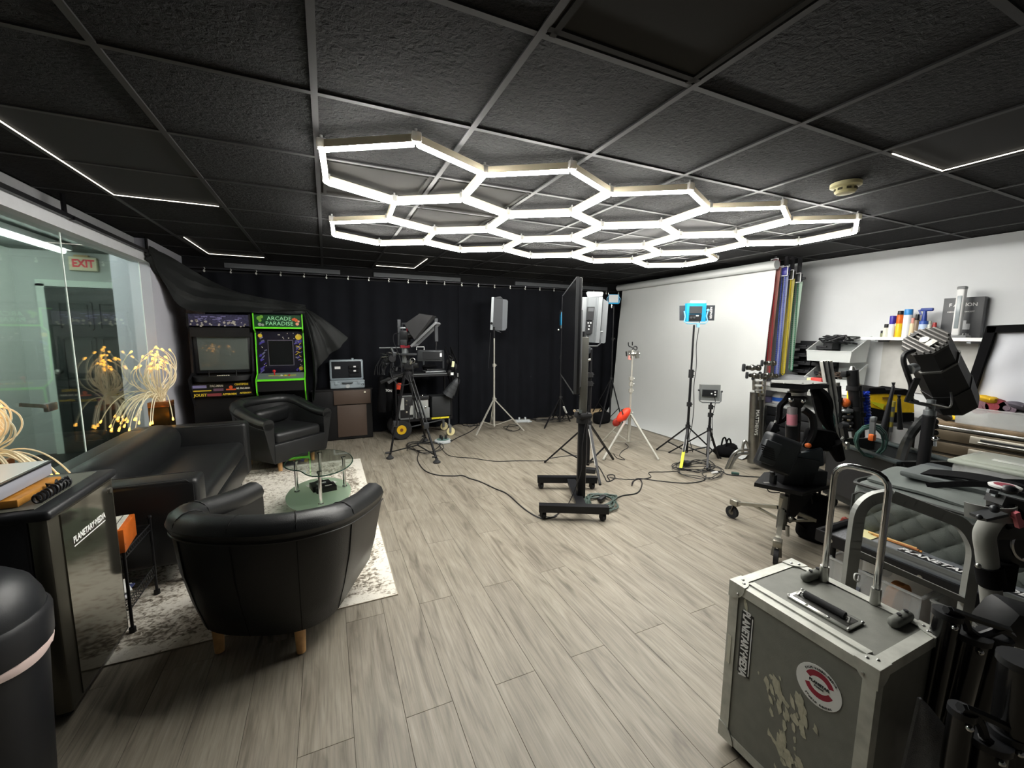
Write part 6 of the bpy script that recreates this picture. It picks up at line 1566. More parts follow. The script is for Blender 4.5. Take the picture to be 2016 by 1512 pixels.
MB().cyl(kf(1484, 905), kf(1500, 907), .014).build('foot_tube', WHT, t, world=True)
MB().cyl(kf(1509, 716), kf(1504, 802), .008).build('grip_arm', STL, t, world=True)
for a, b in ((1466, 724), (1478, 725)): pass
def knob(fn, a, b, s_, par, m_=CHS):
    c = fn(a, b); MB().cyl(c - vr * .05 * s_, c + vr * .05 * s_, .022 * s_, n=10).cyl(c + vr * .05 * s_, c + vr * .07 * s_, .03 * s_, n=10).ball(c, .03 * s_, 10, 6).build('grip_knuckle', m_, par, world=True)
    MB().rbox(c - vr * .08 * s_, (.03 * s_, .03 * s_, .075 * s_), .012 * s_, R=-YAW).build('t_handle', DG, par, world=True)
for a, b, s_ in ((1481, 724, 1.1), (1485, 739, .95), (1497, 742, .95), (1510, 738, .9), (1514, 715, .9), (1519, 740, .8)): knob(kf, a, b, s_, t)
for a, b in ((1494, 750), (1494, 760), (1494, 768)): MB().cyl(kf(a, b), kf(a, b + 6), .042, n=14).build('stud', STL, t, world=True)
MB().bar(kf(1484, 744), kf(1484, 768), .02, .02).build('pin', STL, t, world=True, smooth=0)
# ---- black utility cart
A = PT(1630, 866, z=.55); B = PT(1770, 912, z=.55); dx_ = (B - A).normalized(); nx_ = Vector((-dx_.y, dx_.x, 0)); nx_ = nx_ if nx_.dot(vw) > 0 else -nx_
L_ = (B - A).length; Wd = .40
t = thing('utility_cart', 'black plastic utility cart with a curved handle and tools standing in it', 'cart', (A + dx_ * L_ / 2 + nx_ * Wd / 2) * 1)
t.location.z = 0; XF[t.name] = Matrix.Translation((t.location.x, t.location.y, 0)); t.matrix_world = XF[t.name]
cen = A + dx_ * L_ / 2 + nx_ * Wd / 2; MC = frame((cen.x, cen.y, 0), dx_, nx_)
CPL = mat('cart_plastic', '#16191a', .5); 
q = MB()
for s_ in (-1, 1): q.box((0, s_ * Wd / 2, .50), (L_, .03, .13)); q.box((s_ * L_ / 2, 0, .50), (.03, Wd, .13))
q.box((0, 0, .44), (L_, Wd, .02)); on(MC, q).build('top_tray', CPL, t, world=True, smooth=0)
on(MC, MB().rbox((0, -Wd / 2 - .004, .555), (L_ + .03, .06, .025), .01).rbox((0, Wd / 2, .555), (L_ + .03, .06, .025), .01)).build('tray_lip', mat('cart_lip', '#343c3d', .45), t, world=True)
on(MC, MB().box((0, 0, .12), (L_, Wd, .05))).build('bottom_tray', CPL, t, world=True, smooth=0)
for sx in (-1, 1):
    for sy in (-1, 1): on(MC, MB().box((sx * (L_ / 2 - .03), sy * (Wd / 2 - .03), .29), (.06, .06, .36)).cyl((sx * (L_ / 2 - .05), sy * (Wd / 2 - .06), .045), (sx * (L_ / 2 - .05), sy * (Wd / 2 - .02), .045), .045, n=14)).build('corner_leg', CPL, t, world=True, smooth=0)
on(MC, MB().box((-.02, -Wd / 2 - .005, .30), (L_ - .1, .02, .3))).build('side_panel', BLKP, t, world=True, smooth=0)
MB().tube(spline([B + Vector((0, 0, -.02)), PT(1785, 870, z=.62), PT(1812, 832, d=(B.x + .3, B.y + .2)), PT(1842, 814, d=(B.x + .35, B.y + .3)), PT(1865, 822, d=(B.x + .4, B.y + .4))], 6), .032, 8).build('curved_handle', CPL, t, world=True)
# coils and the pump on the cart side
GRN_C = mat('green_cable', '#3f5f58', .4)
cb = plane_fn((A.x * .5 + B.x * .5 - .05, A.y * .5 + B.y * .5 - .12))
def coil(cx, cy, rx, ry, n, label, r=.006, seed=1, fn=cb):
    R = random.Random(seed); P = []
    for k in range(n * 12):
        a = k / 12 * 2 * PI; u = k / (n * 12)
        P.append(fn(cx + rx * (1 + .10 * math.sin(u * 9 + seed)) * math.cos(a) + 3 * math.sin(u * 13), cy + ry * (1 + .08 * math.cos(u * 11)) * math.sin(a) + 2 * math.sin(u * 7), -.02 + .05 * u))
    o = MB().tube(P, r, 5).build('cable_coil', GRN_C); tag(o, label, 'cable')
coil(1714, 868, 29, 30, 7, 'large coil of green cable hanging on the side of the black utility cart', seed=2)
coil(1632, 832, 9, 18, 5, 'small coil of green cable at the left end of the black utility cart', seed=5)
t2 = thing('spring_clamp', 'metal spring clamp with an orange tip holding the large green coil', 'clamp', cb(1718, 850))
MB().bar(cb(1719, 822, -.06), cb(1717, 855, -.06), .03, .02).rbox(cb(1720, 825, -.06), (.035, .03, .035), .006).build('jaw', SIL, t2, world=True, smooth=40)
MB().rbox(cb(1717, 861, -.06), (.045, .035, .05), .01).build('orange_tip', C_('orange_rubber', '#dd6a2a', .5), t2, world=True)
t2 = thing('spring_clamp', 'chrome spring clamp beside the small green coil on the cart end', 'clamp', cb(1625, 815))
MB().rbox(cb(1625, 808, -.04), (.035, .03, .03), .006).bar(cb(1624, 812, -.04), cb(1622, 822, -.04), .02, .02).build('jaw', CHR, t2, world=True)
t2 = thing('t_handle_tool', 'grey handled cutter hanging on the front of the black utility cart', 'tool', cb(1658, 860))
MB().cyl(cb(1655, 838, -.01), cb(1668, 838, -.01), .022, n=10).bar(cb(1660, 840, -.01), cb(1664, 862, -.01), .035, .03).build('handle', DG, t2, world=True)
MB().tube(spline([cb(1662, 860, -.01), cb(1657, 868, -.01), cb(1664, 876, -.01), cb(1669, 872, -.01), cb(1668, 885, -.01)], 4), .012, 6).build('jaws', STL, t2, world=True)
# tools standing in the cart
tf = plane_fn((cen.x + .02, cen.y + .02))
t2 = thing('extrusion_pair', 'pair of tall silver aluminium extrusions leaning in the utility cart', 'rails', tf(1640, 870))
for a, b in (((1621, 711), (1648, 868)), ((1631, 711), (1655, 866))):
    MB().bar(tf(*a), tf(*b), .034, .034).build('rail', ALU, t2, world=True, smooth=0)
    MB().bar(tf(a[0], a[1], -.02), tf(b[0], b[1], -.02), .008, .006).build('slot', BLKP, t2, world=True, smooth=0)
for k, (a, b, r0, r1, lb) in enumerate((((1678, 728), (1688, 860), .038, .034, 'thick black pole with a side knob standing in the utility cart'), ((1688, 758), (1694, 860), .03, .028, 'black pole with a brass stud right of the thick knobbed pole'), ((1650, 760), (1652, 860), .02, .02, 'thin black pole standing behind the silver extrusions'), ((1759, 760), (1738, 850), .010, .022, 'slim black pole with a pointed tip leaning before the yellow tool bag'), ((1770, 785), (1772, 845), .011, .018, 'short black pole before the right half of the yellow tool bag'))):
    t2 = thing('tool_pole', lb, 'pole', tf(*b))
    MB().cyl(tf(*a), tf(*b), r0, r1, 12).build('tube', BLKP, t2, world=True)
    MB().cyl(tf(a[0], a[1] - 7), tf(a[0], a[1]), .012, r0 * .6, 10).build('stud', (STL, mat('brass_stud', '#b79a4a', .3, 1.), STL, BLKP, BLKP)[k], t2, world=True)
    if k == 0: MB().cyl(tf(1664, 736), tf(1676, 736), .02, n=10).rbox(tf(1662, 736), (.03, .04, .05), .006).build('side_knob', BLKP, t2, world=True)
    if k < 3:
        for v in (.3, .6): c_ = tf(*a).lerp(tf(*b), v); MB().cyl(c_, c_ + Vector((0, 0, .03)), r0 * 1.25, n=12).build('ring', BLKM, t2, world=True)
t2 = thing('brass_rod', 'dull yellow and grey striped rod standing right of the large green coil', 'rod', tf(1752, 850))
for k in range(6):
    a = Vector(tf(1757, 790)).lerp(tf(1750, 850), k / 6); b = Vector(tf(1757, 790)).lerp(tf(1750, 850), (k + 1) / 6)
    MB().cyl(a, b, .02, n=10).build('band', (C_('dull_yellow', '#b8a94a', .5), SIL)[k % 2], t2, world=True)
BSP = mat('blue_spring', '#2446c8', .35)
for px, lb in ((1697, 'left of two blue spring hoses standing in the utility cart'), (1706, 'right of two blue spring hoses standing in the utility cart')):
    P = [tf(px + 3.6 * math.cos(k * .8) + k * .05, 772 + k * .72, .012 * math.sin(k * .8)) for k in range(100)]
    o = MB().tube(P, .011, 5).build('spring_hose', BSP); tag(o, lb, 'hose')
t2 = thing('stacked_knobs', 'black knobs topped by an orange one beside the thick pole in the utility cart', 'knobs', tf(1664, 850))
MB().ball(tf(1664, 793), .035, 10, 6).build('orange_knob', C_('orange_rubber'), t2, world=True)
for k in range(4): MB().lathe([(0, 0), (.045, .004), (.05, .016), (.045, .03), (0, .034)], tf(1664, 812 + k * 12), 14).build('knob', (SIL, BLKP, BLKP, BLKP)[k], t2, world=True)
MB().cyl(tf(1664, 800), tf(1664, 862), .012).build('shaft', BLKP, t2, world=True)
# ---- stage light on its stand
G_ = (3.25, 1.38); gf = plane_fn(G_)
t = thing('stage_light', 'big black stage light with a finned end tilted on a yoke', 'stage light', (G_[0], G_[1], .9))
Ac = gf(1822, 673, .0); Bc = gf(1880, 792, .18)
ax_ = (Bc - Ac).normalized(); ML = frame(Ac, vr, ax_.cross(vr) if False else ax_.cross(vr))
ML = frame(Ac, vr - ax_ * vr.dot(ax_), ax_.cross(vr)); zs = 1 if (ML.to_3x3() @ Vector((0, 0, 1))).dot(ax_) > 0 else -1
Ln = (Bc - Ac).length
SLB = mat('stage_light_black', '#141416', .5, noise=.2, nscale=12)
oct_ = lambda rx, ry: [(rx * math.cos(PI / 8 + k * PI / 4), ry * math.sin(PI / 8 + k * PI / 4)) for k in range(8)]
def octl(z0, r0, z1, r1):
    m_ = MB(); a = [(x, y, zs * z0) for x, y in oct_(*r0)]; b = [(x, y, zs * z1) for x, y in oct_(*r1)]
    m_.add(a + b, [tuple(range(8)), tuple(range(15, 7, -1))] + [((i + 1) % 8, i, 8 + i, 8 + (i + 1) % 8) for i in range(8)]); return on(ML, m_)
octl(.02, (.112, .112), .17, (.115, .112)).build('rear_housing', SLB, t, world=True, smooth=0)
octl(.17, (.12, .115), .42, (.125, .12)).build('body', SLB, t, world=True, smooth=0)
octl(.42, (.13, .125), Ln, (.12, .12)).build('front_hood', SLB, t, world=True, smooth=0)
octl(.165, (.125, .12), .18, (.125, .12)).build('silver_seam', mat('worn_edge', '#6d6d6b', .4, .5), t, world=True, smooth=0)
octl(-.005, (.118, .118), .02, (.112, .112)).build('grille_frame', mat('grille_grey', '#2c2b2a', .5, .3), t, world=True, smooth=0)
for k in range(9):
    x = -.092 + k * .023; hgt = math.sqrt(max(0, .106 ** 2 - x * x)) * 2
    on(ML, MB().box((x, 0, zs * -.012), (.008, hgt, .016))).build('fin', mat('fin_grey', '#6e6c69', .4, .5), t, world=True, smooth=0)
on(ML, MB().cyl((.0, .0, zs * -.024), (0, 0, zs * -.01), .024, n=12).box((0, .05, zs * -.02), (.05, .035, .014))).build('rear_plate', mat('pale_metal', '#c4c2bc', .3, .6), t, world=True, smooth=30)
on(ML, MB().box((0, -.075, zs * -.018), (.035, .02, .014))).build('terminal', BLKP, t, world=True, smooth=0)
MB().tube(spline([gf(1800, 690, -.10), gf(1782, 697, -.10), gf(1779, 712, -.10), gf(1786, 735, -.10), gf(1794, 760, -.08), gf(1793, 785, -.06), gf(1805, 792, -.04)], 6), .014, 8).build('power_cable', BLKP, t, world=True)
MB().bar(gf(1806, 745, -.14), gf(1786, 790, -.08), .03, .012).bar(gf(1786, 790, -.08), gf(1831, 800, -.02), .03, .012).bar(gf(1831, 800, -.02), gf(1862, 800, .1), .012, .03).bar(gf(1862, 800, .1), gf(1880, 740, .18), .03, .012).build('yoke', BLK, t, world=True, smooth=0)
MB().cyl(gf(1790, 728, -.10), gf(1800, 724, -.08), .03, n=12).build('yoke_knob', SIL, t, world=True)
MB().tube([gf(1868, 742, .12), gf(1906, 736, .2), gf(1914, 741, .2), gf(1904, 743, .2)], .008, 5).build('lever', BLK, t, world=True)
MB().tube(spline([gf(1805, 792, -.03), gf(1840, 797, -.03), gf(1868, 802, .0), gf(1874, 790, .0), gf(1872, 772, .02)], 5), .006, 5).build('safety_wire', STL, t, world=True)
t = thing('light_stand', 'dark light stand with chrome fittings under the big stage light', 'light stand', (G_[0], G_[1], 0), group='light stands')
jt = gf(1832, 802)
MB().cyl((jt.x, jt.y, jt.z - .02), (jt.x, jt.y, jt.z + .05), .022, n=10).cyl((jt.x, jt.y, jt.z - .06), (jt.x, jt.y, jt.z - .02), .032, n=12).build('spigot', SIL, t, world=True)
MB().cyl((jt.x, jt.y, .45), (jt.x, jt.y, jt.z - .05), .032, n=12).build('upper_column', BLK, t, world=True)
MB().cyl((jt.x, jt.y, .06), (jt.x, jt.y, .55), .042, n=12).build('lower_column', BLK, t, world=True)
for z_ in (830, 840, 852): MB().cyl(gf(1822, z_), gf(1843, z_), .018, n=8).build('collar_knob', BLKP, t, world=True)
MB().tube([gf(1834, 862, -.04), gf(1848, 863, -.04)], .010, 6).tube([gf(1840, 864, -.04), gf(1840, 878, -.04)], .011, 6).ball(gf(1840, 864, -.05), .018, 8, 5).build('tee_key', CHR, t, world=True)
for k in range(3):
    a = (.6, 2.2, 3.4)[k]; e = Vector((jt.x + .30 * math.cos(a), jt.y + .30 * math.sin(a), .012)); MB().bar((jt.x, jt.y, .42), e, .03, .022).build('leg', BLK, t, world=True, smooth=0)
# ================================================================== right foreground
# ---- rolling camera stand
Q_ = (2.80, 1.72); qf = plane_fn(Q_)
t = thing('camera_stand', 'black camera rig with monitor on a silver stand with three big casters', 'stand', (Q_[0], Q_[1], 0))
col0 = qf(1540, 1012); col1 = qf(1553, 968)
hubp = Vector((col0.x, col0.y, .20))
GST = mat('grey_steel', '#9a978c', .35, .8, noise=.1)
MB().cyl(qf(1537, 1040), qf(1548, 975), .030, .038, 14).build('lower_column', mat('grey_anodised', '#6c6c68', .4, .6), t, world=True)
MB().prism([(0, 0), (.16, 0), (.05, -.16), (.0, -.17)], qf(1546, 968), vr, Zv, .05).build('gusset', BLK, t, world=True, smooth=0)
for k, (cx, cy) in enumerate(((1445, 1010), (1527, 1095), (1618, 1012))):
    g = PT(cx, (1021, 1107, 1020)[k], z=0)
    if k == 2: g = Vector((3.08, 1.50, 0))
    tp = Vector((g.x, g.y, .135)); dd = (hubp - tp); dd.z = 0; dd.normalize()
    hp = hubp - dd * .03
    lg = MB().bar(tp + dd * .03, hp + Vector((0, 0, .02)), .028, .022).bar(tp.lerp(hp, .45), hp + Vector((0, 0, -.06)), .018, .014).build('leg', GST, t, world=True, smooth=0)
    MB().rbox(tp + Vector((0, 0, -.005)), (.065, .05, .045), .008, R=math.atan2(dd.y, dd.x)).build('caster_mount', GST, lg, world=True)
    sd = Vector((-dd.y, dd.x, 0)); wc = Vector((g.x, g.y, .047)) - dd * .02
    MB().cyl(wc - sd * .013, wc + sd * .013, .047, n=20).build('caster_wheel', RUB, lg, world=True)
    MB().cyl(wc - sd * .0145, wc + sd * .0145, .02, n=14).bar(wc + sd * .02, tp + sd * .012, .02, .005).bar(wc - sd * .02, tp - sd * .012, .02, .005).build('caster_fork', mat('dark_steel', '#6b6860', .4, .8), lg, world=True)
MB().cyl(hubp + Vector((0, 0, -.09)), hubp + Vector((0, 0, .10)), .026, n=12).build('hub', GST, t, world=True)
MB().cyl(qf(1552, 1027, -.05), qf(1560, 1022, -.05), .014).cyl(qf(1550, 1035, -.05), qf(1550, 1055, -.05), .012).ball(qf(1557, 1020, -.06), .016, 8, 5).build('locking_knob', STL, t, world=True)
pl = MB().prism([(-.22, 0), (.02, -.13), (.34, .0), (.30, .22), (-.06, .16)], qf(1548, 956, -.02), vr, (vw + Zv * .12).normalized(), .02).build('base_plate', BLK, t, world=True, smooth=0)
MB().prism([(-.22, -.0), (.02, -.13), (.34, .0), (.02, -.12)], qf(1548, 958, -.02), vr, (vw + Zv * .12).normalized(), .012).build('plate_edge', BLKM, t, world=True, smooth=0)
for a, b in ((1506, 953), (1613, 957)): MB().cyl(qf(a - 3, b, -.02), qf(a + 8, b, -.02), .014, n=10).build('plate_knob', STL, t, world=True)
MB().rbox(qf(1522, 945, -.02), (.035, .035, .08), .006).cyl(qf(1522, 938, -.02), qf(1520, 928, -.02), .016).build('short_post', BLKP, t, world=True)
# housing stack
MB().rbox(qf(1590, 938, .02), (.17, .14, .12), .01, R=-YAW).build('battery_box', BLKP, t, world=True)
MB().rbox(qf(1563, 925, .03), (.22, .16, .22), .02, R=(0, .2, -YAW)).build('rig_body', BLKP, t, world=True)
MB().rbox(qf(1590, 905, -.02), (.2, .03, .13), .008, R=(.1, -.25, -YAW)).build('grey_flap', mat('slate_plastic', '#2b3238', .5), t, world=True)
MB().rbox(qf(1612, 865, .02), (.21, .06, .15), .03, R=(.0, .15, -YAW)).build('arm_pad', FAB, t, world=True)
MB().cyl(qf(1640, 872, .02), qf(1654, 905, .02), .05, .03, 12).build('pad_tail', FAB, t, world=True)
mon = MB().rbox(qf(1530, 893, -.09), (.22, .10, .24), .025, R=(-.05, .35, -YAW), seg=3).build('monitor', mat('dark_monitor', '#202225', .4), t, world=True)
MB().rbox(qf(1515, 891, -.15), (.11, .03, .15), .008, R=(-.05, .35, -YAW)).build('rear_battery', mat('ribbed_battery', '#2f3235', .45), mon, world=True)
for k in range(6): MB().box(qf(1511 + k * .6, 880 + k * 4.5, -.168), (.09, .004, .008), R=(-.05, .35, -YAW)).build('rib', BLKM, mon, world=True, smooth=0)
MB().ball(qf(1591, 877, -.06), (.022, .02, .016), 10, 6).build('orange_cap', C_('orange_rubber', '#dd6a2a', .5), t, world=True)
MB().cyl(qf(1494, 908), qf(1528, 828), .010, n=8).build('silver_rod', STL, t, world=True)
MB().rbox(qf(1522, 842), (.05, .05, .07), .01, R=(0, .4, -YAW)).cyl(qf(1512, 850), qf(1533, 846), .014).build('rod_clamp', BLK, t, world=True)
# column, bowl and top plate
MB().cyl(qf(1560, 905), qf(1561, 830), .042, n=14).build('column', BLK, t, world=True)
MB().cyl(qf(1559, 838, -.03), qf(1560, 802, -.03), .03, n=14).build('clear_sleeve', mat('clear_sleeve', '#8f8a8c', .2, .2), t, world=True)
MB().cyl(qf(1559, 836, -.032), qf(1559.6, 815, -.032), .0306, n=14).build('pink_label', C_('pink_label', '#c9808f', .5), t, world=True)
MB().cyl(qf(1569, 838), qf(1570, 790), .022, n=12).build('rear_tube', BLKP, t, world=True)
MB().lathe([(0, -.05), (.03, -.05), (.055, .0), (.06, .02), (.045, .03), (0, .03)], qf(1569, 788), 18).build('bowl', BLKM, t, world=True)
MB().cyl(qf(1569, 777), qf(1569, 771), .055, n=18).build('bowl_ring', STL, t, world=True)
for a, b in ((1557, 787), (1581, 789)): MB().ball(qf(a, b, -.05), .018, 8, 5).build('bowl_knob', CHR, t, world=True)
MB().cyl(qf(1572, 770), qf(1573, 758), .05, .06, 14).build('head', BLKP, t, world=True)
tp_ = MB().prism([(-.19, -.02), (-.02, -.10), (.19, -.03), (.16, .10), (-.12, .10)], qf(1570, 755), vr, (vw + Zv * .04).normalized(), -.025).build('top_plate', BLK, t, world=True, smooth=0)
MB().prism([(-.185, -.018), (-.02, -.096), (.185, -.028), (.155, .096), (-.115, .096)], qf(1570, 753.2), vr, (vw + Zv * .04).normalized(), .003).build('plate_top', mat('pale_grey_plate', '#8c8d8a', .35, .4), tp_, world=True, smooth=0)
for a in (1544, 1580, 1600): MB().ball(qf(a, 754.5, -.07), .006, 8, 4).build('screw', STL, tp_, world=True)
MB().tube(spline([qf(1600, 765, .05), qf(1612, 775, .05), qf(1620, 795, .05), qf(1624, 820, .05), qf(1638, 850, .05), qf(1650, 872, .06)], 6), .05, 8, rf=lambda u: .022 + .035 * math.sin(min(1, u * 1.3) * PI) ).build('shoulder_strap', FAB, t, world=True)
MB().tube(spline([qf(1556, 775), qf(1545, 790), qf(1536, 800), qf(1534, 818), qf(1531, 832)], 6), .020, 6).tube(spline([qf(1531, 832), qf(1545, 825), qf(1556, 808)], 5), .014, 6).build('left_strap', FAB, t, world=True)
MB().tube(spline([qf(1585, 880), qf(1600, 850), qf(1598, 820), qf(1580, 805)], 5), .024, 6).build('brace_arm', BLK, t, world=True)
for pts in ([(1590, 955), (1597, 975), (1600, 1000), (1601, 1030)], [(1509, 958), (1515, 968), (1535, 970)], [(1560, 880), (1575, 890), (1590, 910), (1593, 930)]):
    MB().tube(spline([qf(a, b, -.03) for a, b in pts], 5), .004, 5).build('cable', BLKP, t, world=True)
MB().bar(qf(1538, 1000, -.01), qf(1582, 1038, .0), .05, .012).build('hanging_strap', FAB, t, world=True, smooth=0)
# black backpack standing behind
bpk = PT(1650, 985, z=0); t = thing('black_pouch', 'tall black padded pouch standing on the floor between camera stand and bag trolley', 'bag', (3.05, 1.62, 0))
MB().rbox((0, 0, .16), (.14, .16, .32), .04, seg=3, fn=lambda v: Vector((v.x * (1.1 - .5 * v.z), v.y * (1.1 - .5 * v.z), v.z))).build('body', FAB, t)
MB().tube(spline([(-.03, 0, .31), (-.02, 0, .37), (.02, 0, .37), (.03, 0, .31)], 4), .008, 5).build('handle', FAB, t)
o = MB().lathe([(0, 0), (.06, 0), (.055, .02), (.018, .13), (0, .14)], (3.30, 1.56, 0), 14).build('red_cone', mat('dull_red_cone', '#8a3426', .6)); tag(o, 'dull red cone on the floor behind the camera stand', 'cone')
# ---- bag trolley: carpeted deck
DK0, DK1, DY0, DY1, DZ_ = 2.33, 3.02, .22, 1.22, .385
t = thing('bag_trolley', 'black edged trolley with a grey carpet deck under the quilted bag', 'trolley', ((DK0 + DK1) / 2, (DY0 + DY1) / 2, 0))
CAR = mat('grey_carpet', '#77787c', 1., noise=.25, nscale=120, bump=.5, bscale=400)
MB().box(((DK0 + DK1) / 2, (DY0 + DY1) / 2, DZ_ - .035), (DK1 - DK0 - .02, DY1 - DY0 - .02, .02)).build('carpet_deck', CAR, t, world=True, smooth=0)
for a, b in (((DK0, DY0), (DK0, DY1)), ((DK0, DY1), (DK1, DY1)), ((DK1, DY1), (DK1, DY0)), ((DK1, DY0), (DK0, DY0))):
    ed = MB().bar((a[0], a[1], DZ_ - .02), (b[0], b[1], DZ_ - .02), .014, .06).build('edge_board', BLK, t, world=True, smooth=0)
    if a[0] == DK0 and b[0] == DK0:
        for y in (1.15, .98, .80): MB().cyl((DK0 - .007, y, DZ_ - .02), (DK0 - .010, y, DZ_ - .02), .010).build('bolt', STL, ed, world=True)
for x in (DK0 + .06, DK1 - .06):
    for y in (DY0 + .05, DY1 - .05): MB().cyl((x, y, .06), (x, y, DZ_ - .045), .015).build('leg', BLK, t, world=True); MB().cyl((x - .012, y, .03), (x + .012, y, .03), .03, n=14).build('caster', RUB, t, world=True)
# ---- quilted bag
def quilt_mat():
    m = bpy.data.materials.new('quilted_grey_fabric'); m.use_nodes = True; N = m.node_tree.nodes; L = m.node_tree.links; b = N['Principled BSDF']
    b.inputs['Base Color'].default_value = lin('#515652'); b.inputs['Roughness'].default_value = .85
    n2 = N.new('ShaderNodeTexNoise'); n2.inputs['Scale'].default_value = 300; tc = N.new('ShaderNodeTexCoord'); L.new(tc.outputs['Object'], n2.inputs['Vector'])
    bp = N.new('ShaderNodeBump'); bp.inputs['Strength'].default_value = .3; bp.inputs['Distance'].default_value = .003; L.new(n2.outputs['Fac'], bp.inputs['Height']); L.new(bp.outputs[0], b.inputs['Normal'])
    return m
QM = quilt_mat(); GF = mat('grey_bag_fabric', '#656b68', .85, noise=.08, nscale=10, bump=.2, bscale=300)
bx0_, bx1_, by0_, by1_, bz0_, bz1_ = 2.47, 3.0, .27, 1.17, DZ_ - .02, .665
t = thing('quilted_bag', 'large grey quilted equipment bag lying on the carpeted trolley', 'bag', ((bx0_ + bx1_) / 2, (by0_ + by1_) / 2, bz0_))
MB().rbox(((bx0_ + bx1_) / 2 + .01, (by0_ + by1_) / 2, (bz0_ + bz1_) / 2), (bx1_ - bx0_ - .02, by1_ - by0_, bz1_ - bz0_), .06, seg=4).build('body', GF, t, world=True, smooth=60)
# quilted front face (towards the viewer): diamond relief
rows = []
ny_, nz_ = 96, 32
for i in range(nz_ + 1):
    v = i / nz_; r = []
    z_ = bz0_ + .03 + (bz1_ - bz0_ - .08) * v
    for j in range(ny_ + 1):
        u = j / ny_; y = by0_ + .04 + (by1_ - by0_ - .08) * u
        a = (y + z_ * 1.0) * 2 * PI / .105; b_ = (y - z_ * 1.0) * 2 * PI / .105
        pf = .016 * (abs(math.sin(a / 2)) * abs(math.sin(b_ / 2))) ** .5
        ed = min(1, min(u, 1 - u) * 20, min(v, 1 - v) * 10)
        r.append((bx0_ + .002 - pf * ed, y, z_))
    rows.append(r)
MB().grid(rows, .01).build('quilted_face', QM, t, world=True, smooth=80)
q = MB()
ring = [(bx0_ - .004, by0_ + .03, bz0_ + .05), (bx0_ - .004, by0_ + .03, bz1_ - .07), (bx0_ - .004, by0_ + .06, bz1_ - .045), (bx0_ - .004, by1_ - .06, bz1_ - .045), (bx0_ - .004, by1_ - .03, bz1_ - .07), (bx0_ - .004, by1_ - .03, bz0_ + .05), (bx0_ - .004, by1_ - .06, bz0_ + .02), (bx0_ - .004, by0_ + .06, bz0_ + .02)]
q.tube(ring, .008, 6, closed=True)
q.build('piping', mat('dark_grey_piping', '#2a2d2c', .6), t, world=True)
zr = bz1_ - .015
q = MB().tube(spline([(bx0_ + .03, by0_ + .02, zr), (bx0_ + .012, by0_ + .3, zr), (bx0_ + .012, by1_ - .1, zr), (bx0_ + .04, by1_ - .012, zr), (bx0_ + .2, by1_ - .004, zr), (bx1_ - .06, by1_ - .01, zr)], 5), .009, 6)
q.build('zip_band', mat('dark_grey_piping'), t, world=True)
rows = []
for i in range(17):
    u = i / 16; r = []
    for j in range(17):
        v = j / 16
        r.append((bx0_ + .06 + (bx1_ - bx0_ - .12) * u, by0_ + .05 + (by1_ - by0_ - .1) * v, bz1_ + .006 + .012 * math.sin(u * 6 + v * 4) * math.sin(v * 9) + .02 * math.sin(u * PI)))
    rows.append(r)
MB().grid(rows, .012).build('soft_top', GF, t, world=True, smooth=80)
MB().rbox((2.80, .80, bz1_ + .045), (.30, .5, .03), .012, R=(0.03, .04, .1)).build('top_flap', mat('mid_grey_flap', '#565b5b', .85), t, world=True)
for k, (xa, yy) in enumerate(((2.62, .62), (2.78, .58))):
    rows = []
    for i in range(13):
        u = i / 12; r = []
        for s_ in (-.03, .03): r.append((xa + .03 * math.sin(u * PI), yy + .30 - .62 * u + s_ * .2, bz1_ + .03 + .085 * math.sin(u * PI) + s_ * .4 + .0))
        rows.append(r)
    MB().grid(rows, .008).build('carry_strap', FAB, t, world=True, smooth=80)
MB().tube([(2.5, .5, bz1_ - .0), (2.47, .52, bz1_ - .05), (2.46, .5, bz1_ - .08)], .008, 5).box((2.458, .62, bz1_ - .06), (.012, .05, .05)).build('black_buckle', BLKP, t, world=True)
for k, (xa, yy, ln, wd) in enumerate(((2.70, .86, .62, .05), (2.86, .50, .46, .07))):
    rows = []
    for i in range(15):
        u = i / 14; r = []
        for s_ in (-wd, wd): r.append((xa + s_ + .05 * math.sin(u * 4), yy + .1 - ln * u, bz1_ + .066 + .02 * math.sin(u * 5 + k) + .01 * (s_ > 0)))
        rows.append(r)
    MB().grid(rows, .008).build('black_strap', FAB, t, world=True, smooth=80)
# second folded grey bag behind, clear lidded box on it
t = thing('folded_bag', 'dark grey folded bag behind the quilted bag', 'bag', (3.25, .95, 0))
MB().rbox((3.28, .82, .31), (.44, .86, .62), .05, seg=3).build('body', mat('dark_grey_bag', '#3e4346', .85, noise=.1), t, world=True)
MB().tube(spline([(3.06, .42, .585), (3.06, 1.22, .585), (3.10, 1.25, .585), (3.46, 1.25, .585)], 5), .008, 5).build('zip_band', mat('dark_grey_piping'), t, world=True)
A_ = PT(1848, 893, z=.68); 
t = thing('lidded_box', 'clear plastic box with a milky lid lying behind the grey bags', 'box', (3.45, .93, .62))
LX0, LX1, LY0, LY1 = 3.18, 3.58, .60, 1.05
lbm = mat('milky_lid', '#d5dbcf', .25, trans=.45, alpha=.9)
MB().rbox(((LX0 + LX1) / 2, (LY0 + LY1) / 2, .665), (LX1 - LX0 - .03, LY1 - LY0 - .03, .085), .02).build('box', CLR2, t, world=True)
MB().rbox(((LX0 + LX1) / 2, (LY0 + LY1) / 2, .715), (LX1 - LX0, LY1 - LY0, .02), .008).rbox(((LX0 + LX1) / 2, (LY0 + LY1) / 2, .728), (LX1 - LX0 - .08, LY1 - LY0 - .08, .016), .006).build('lid', lbm, t, world=True)
MB().rbox(((LX0 + LX1) / 2 - .05, LY1 - .2, .738), (.05, .14, .003), .001).build('paper_label', C_('pale_label', '#c5c8c2', .6), t, world=True)
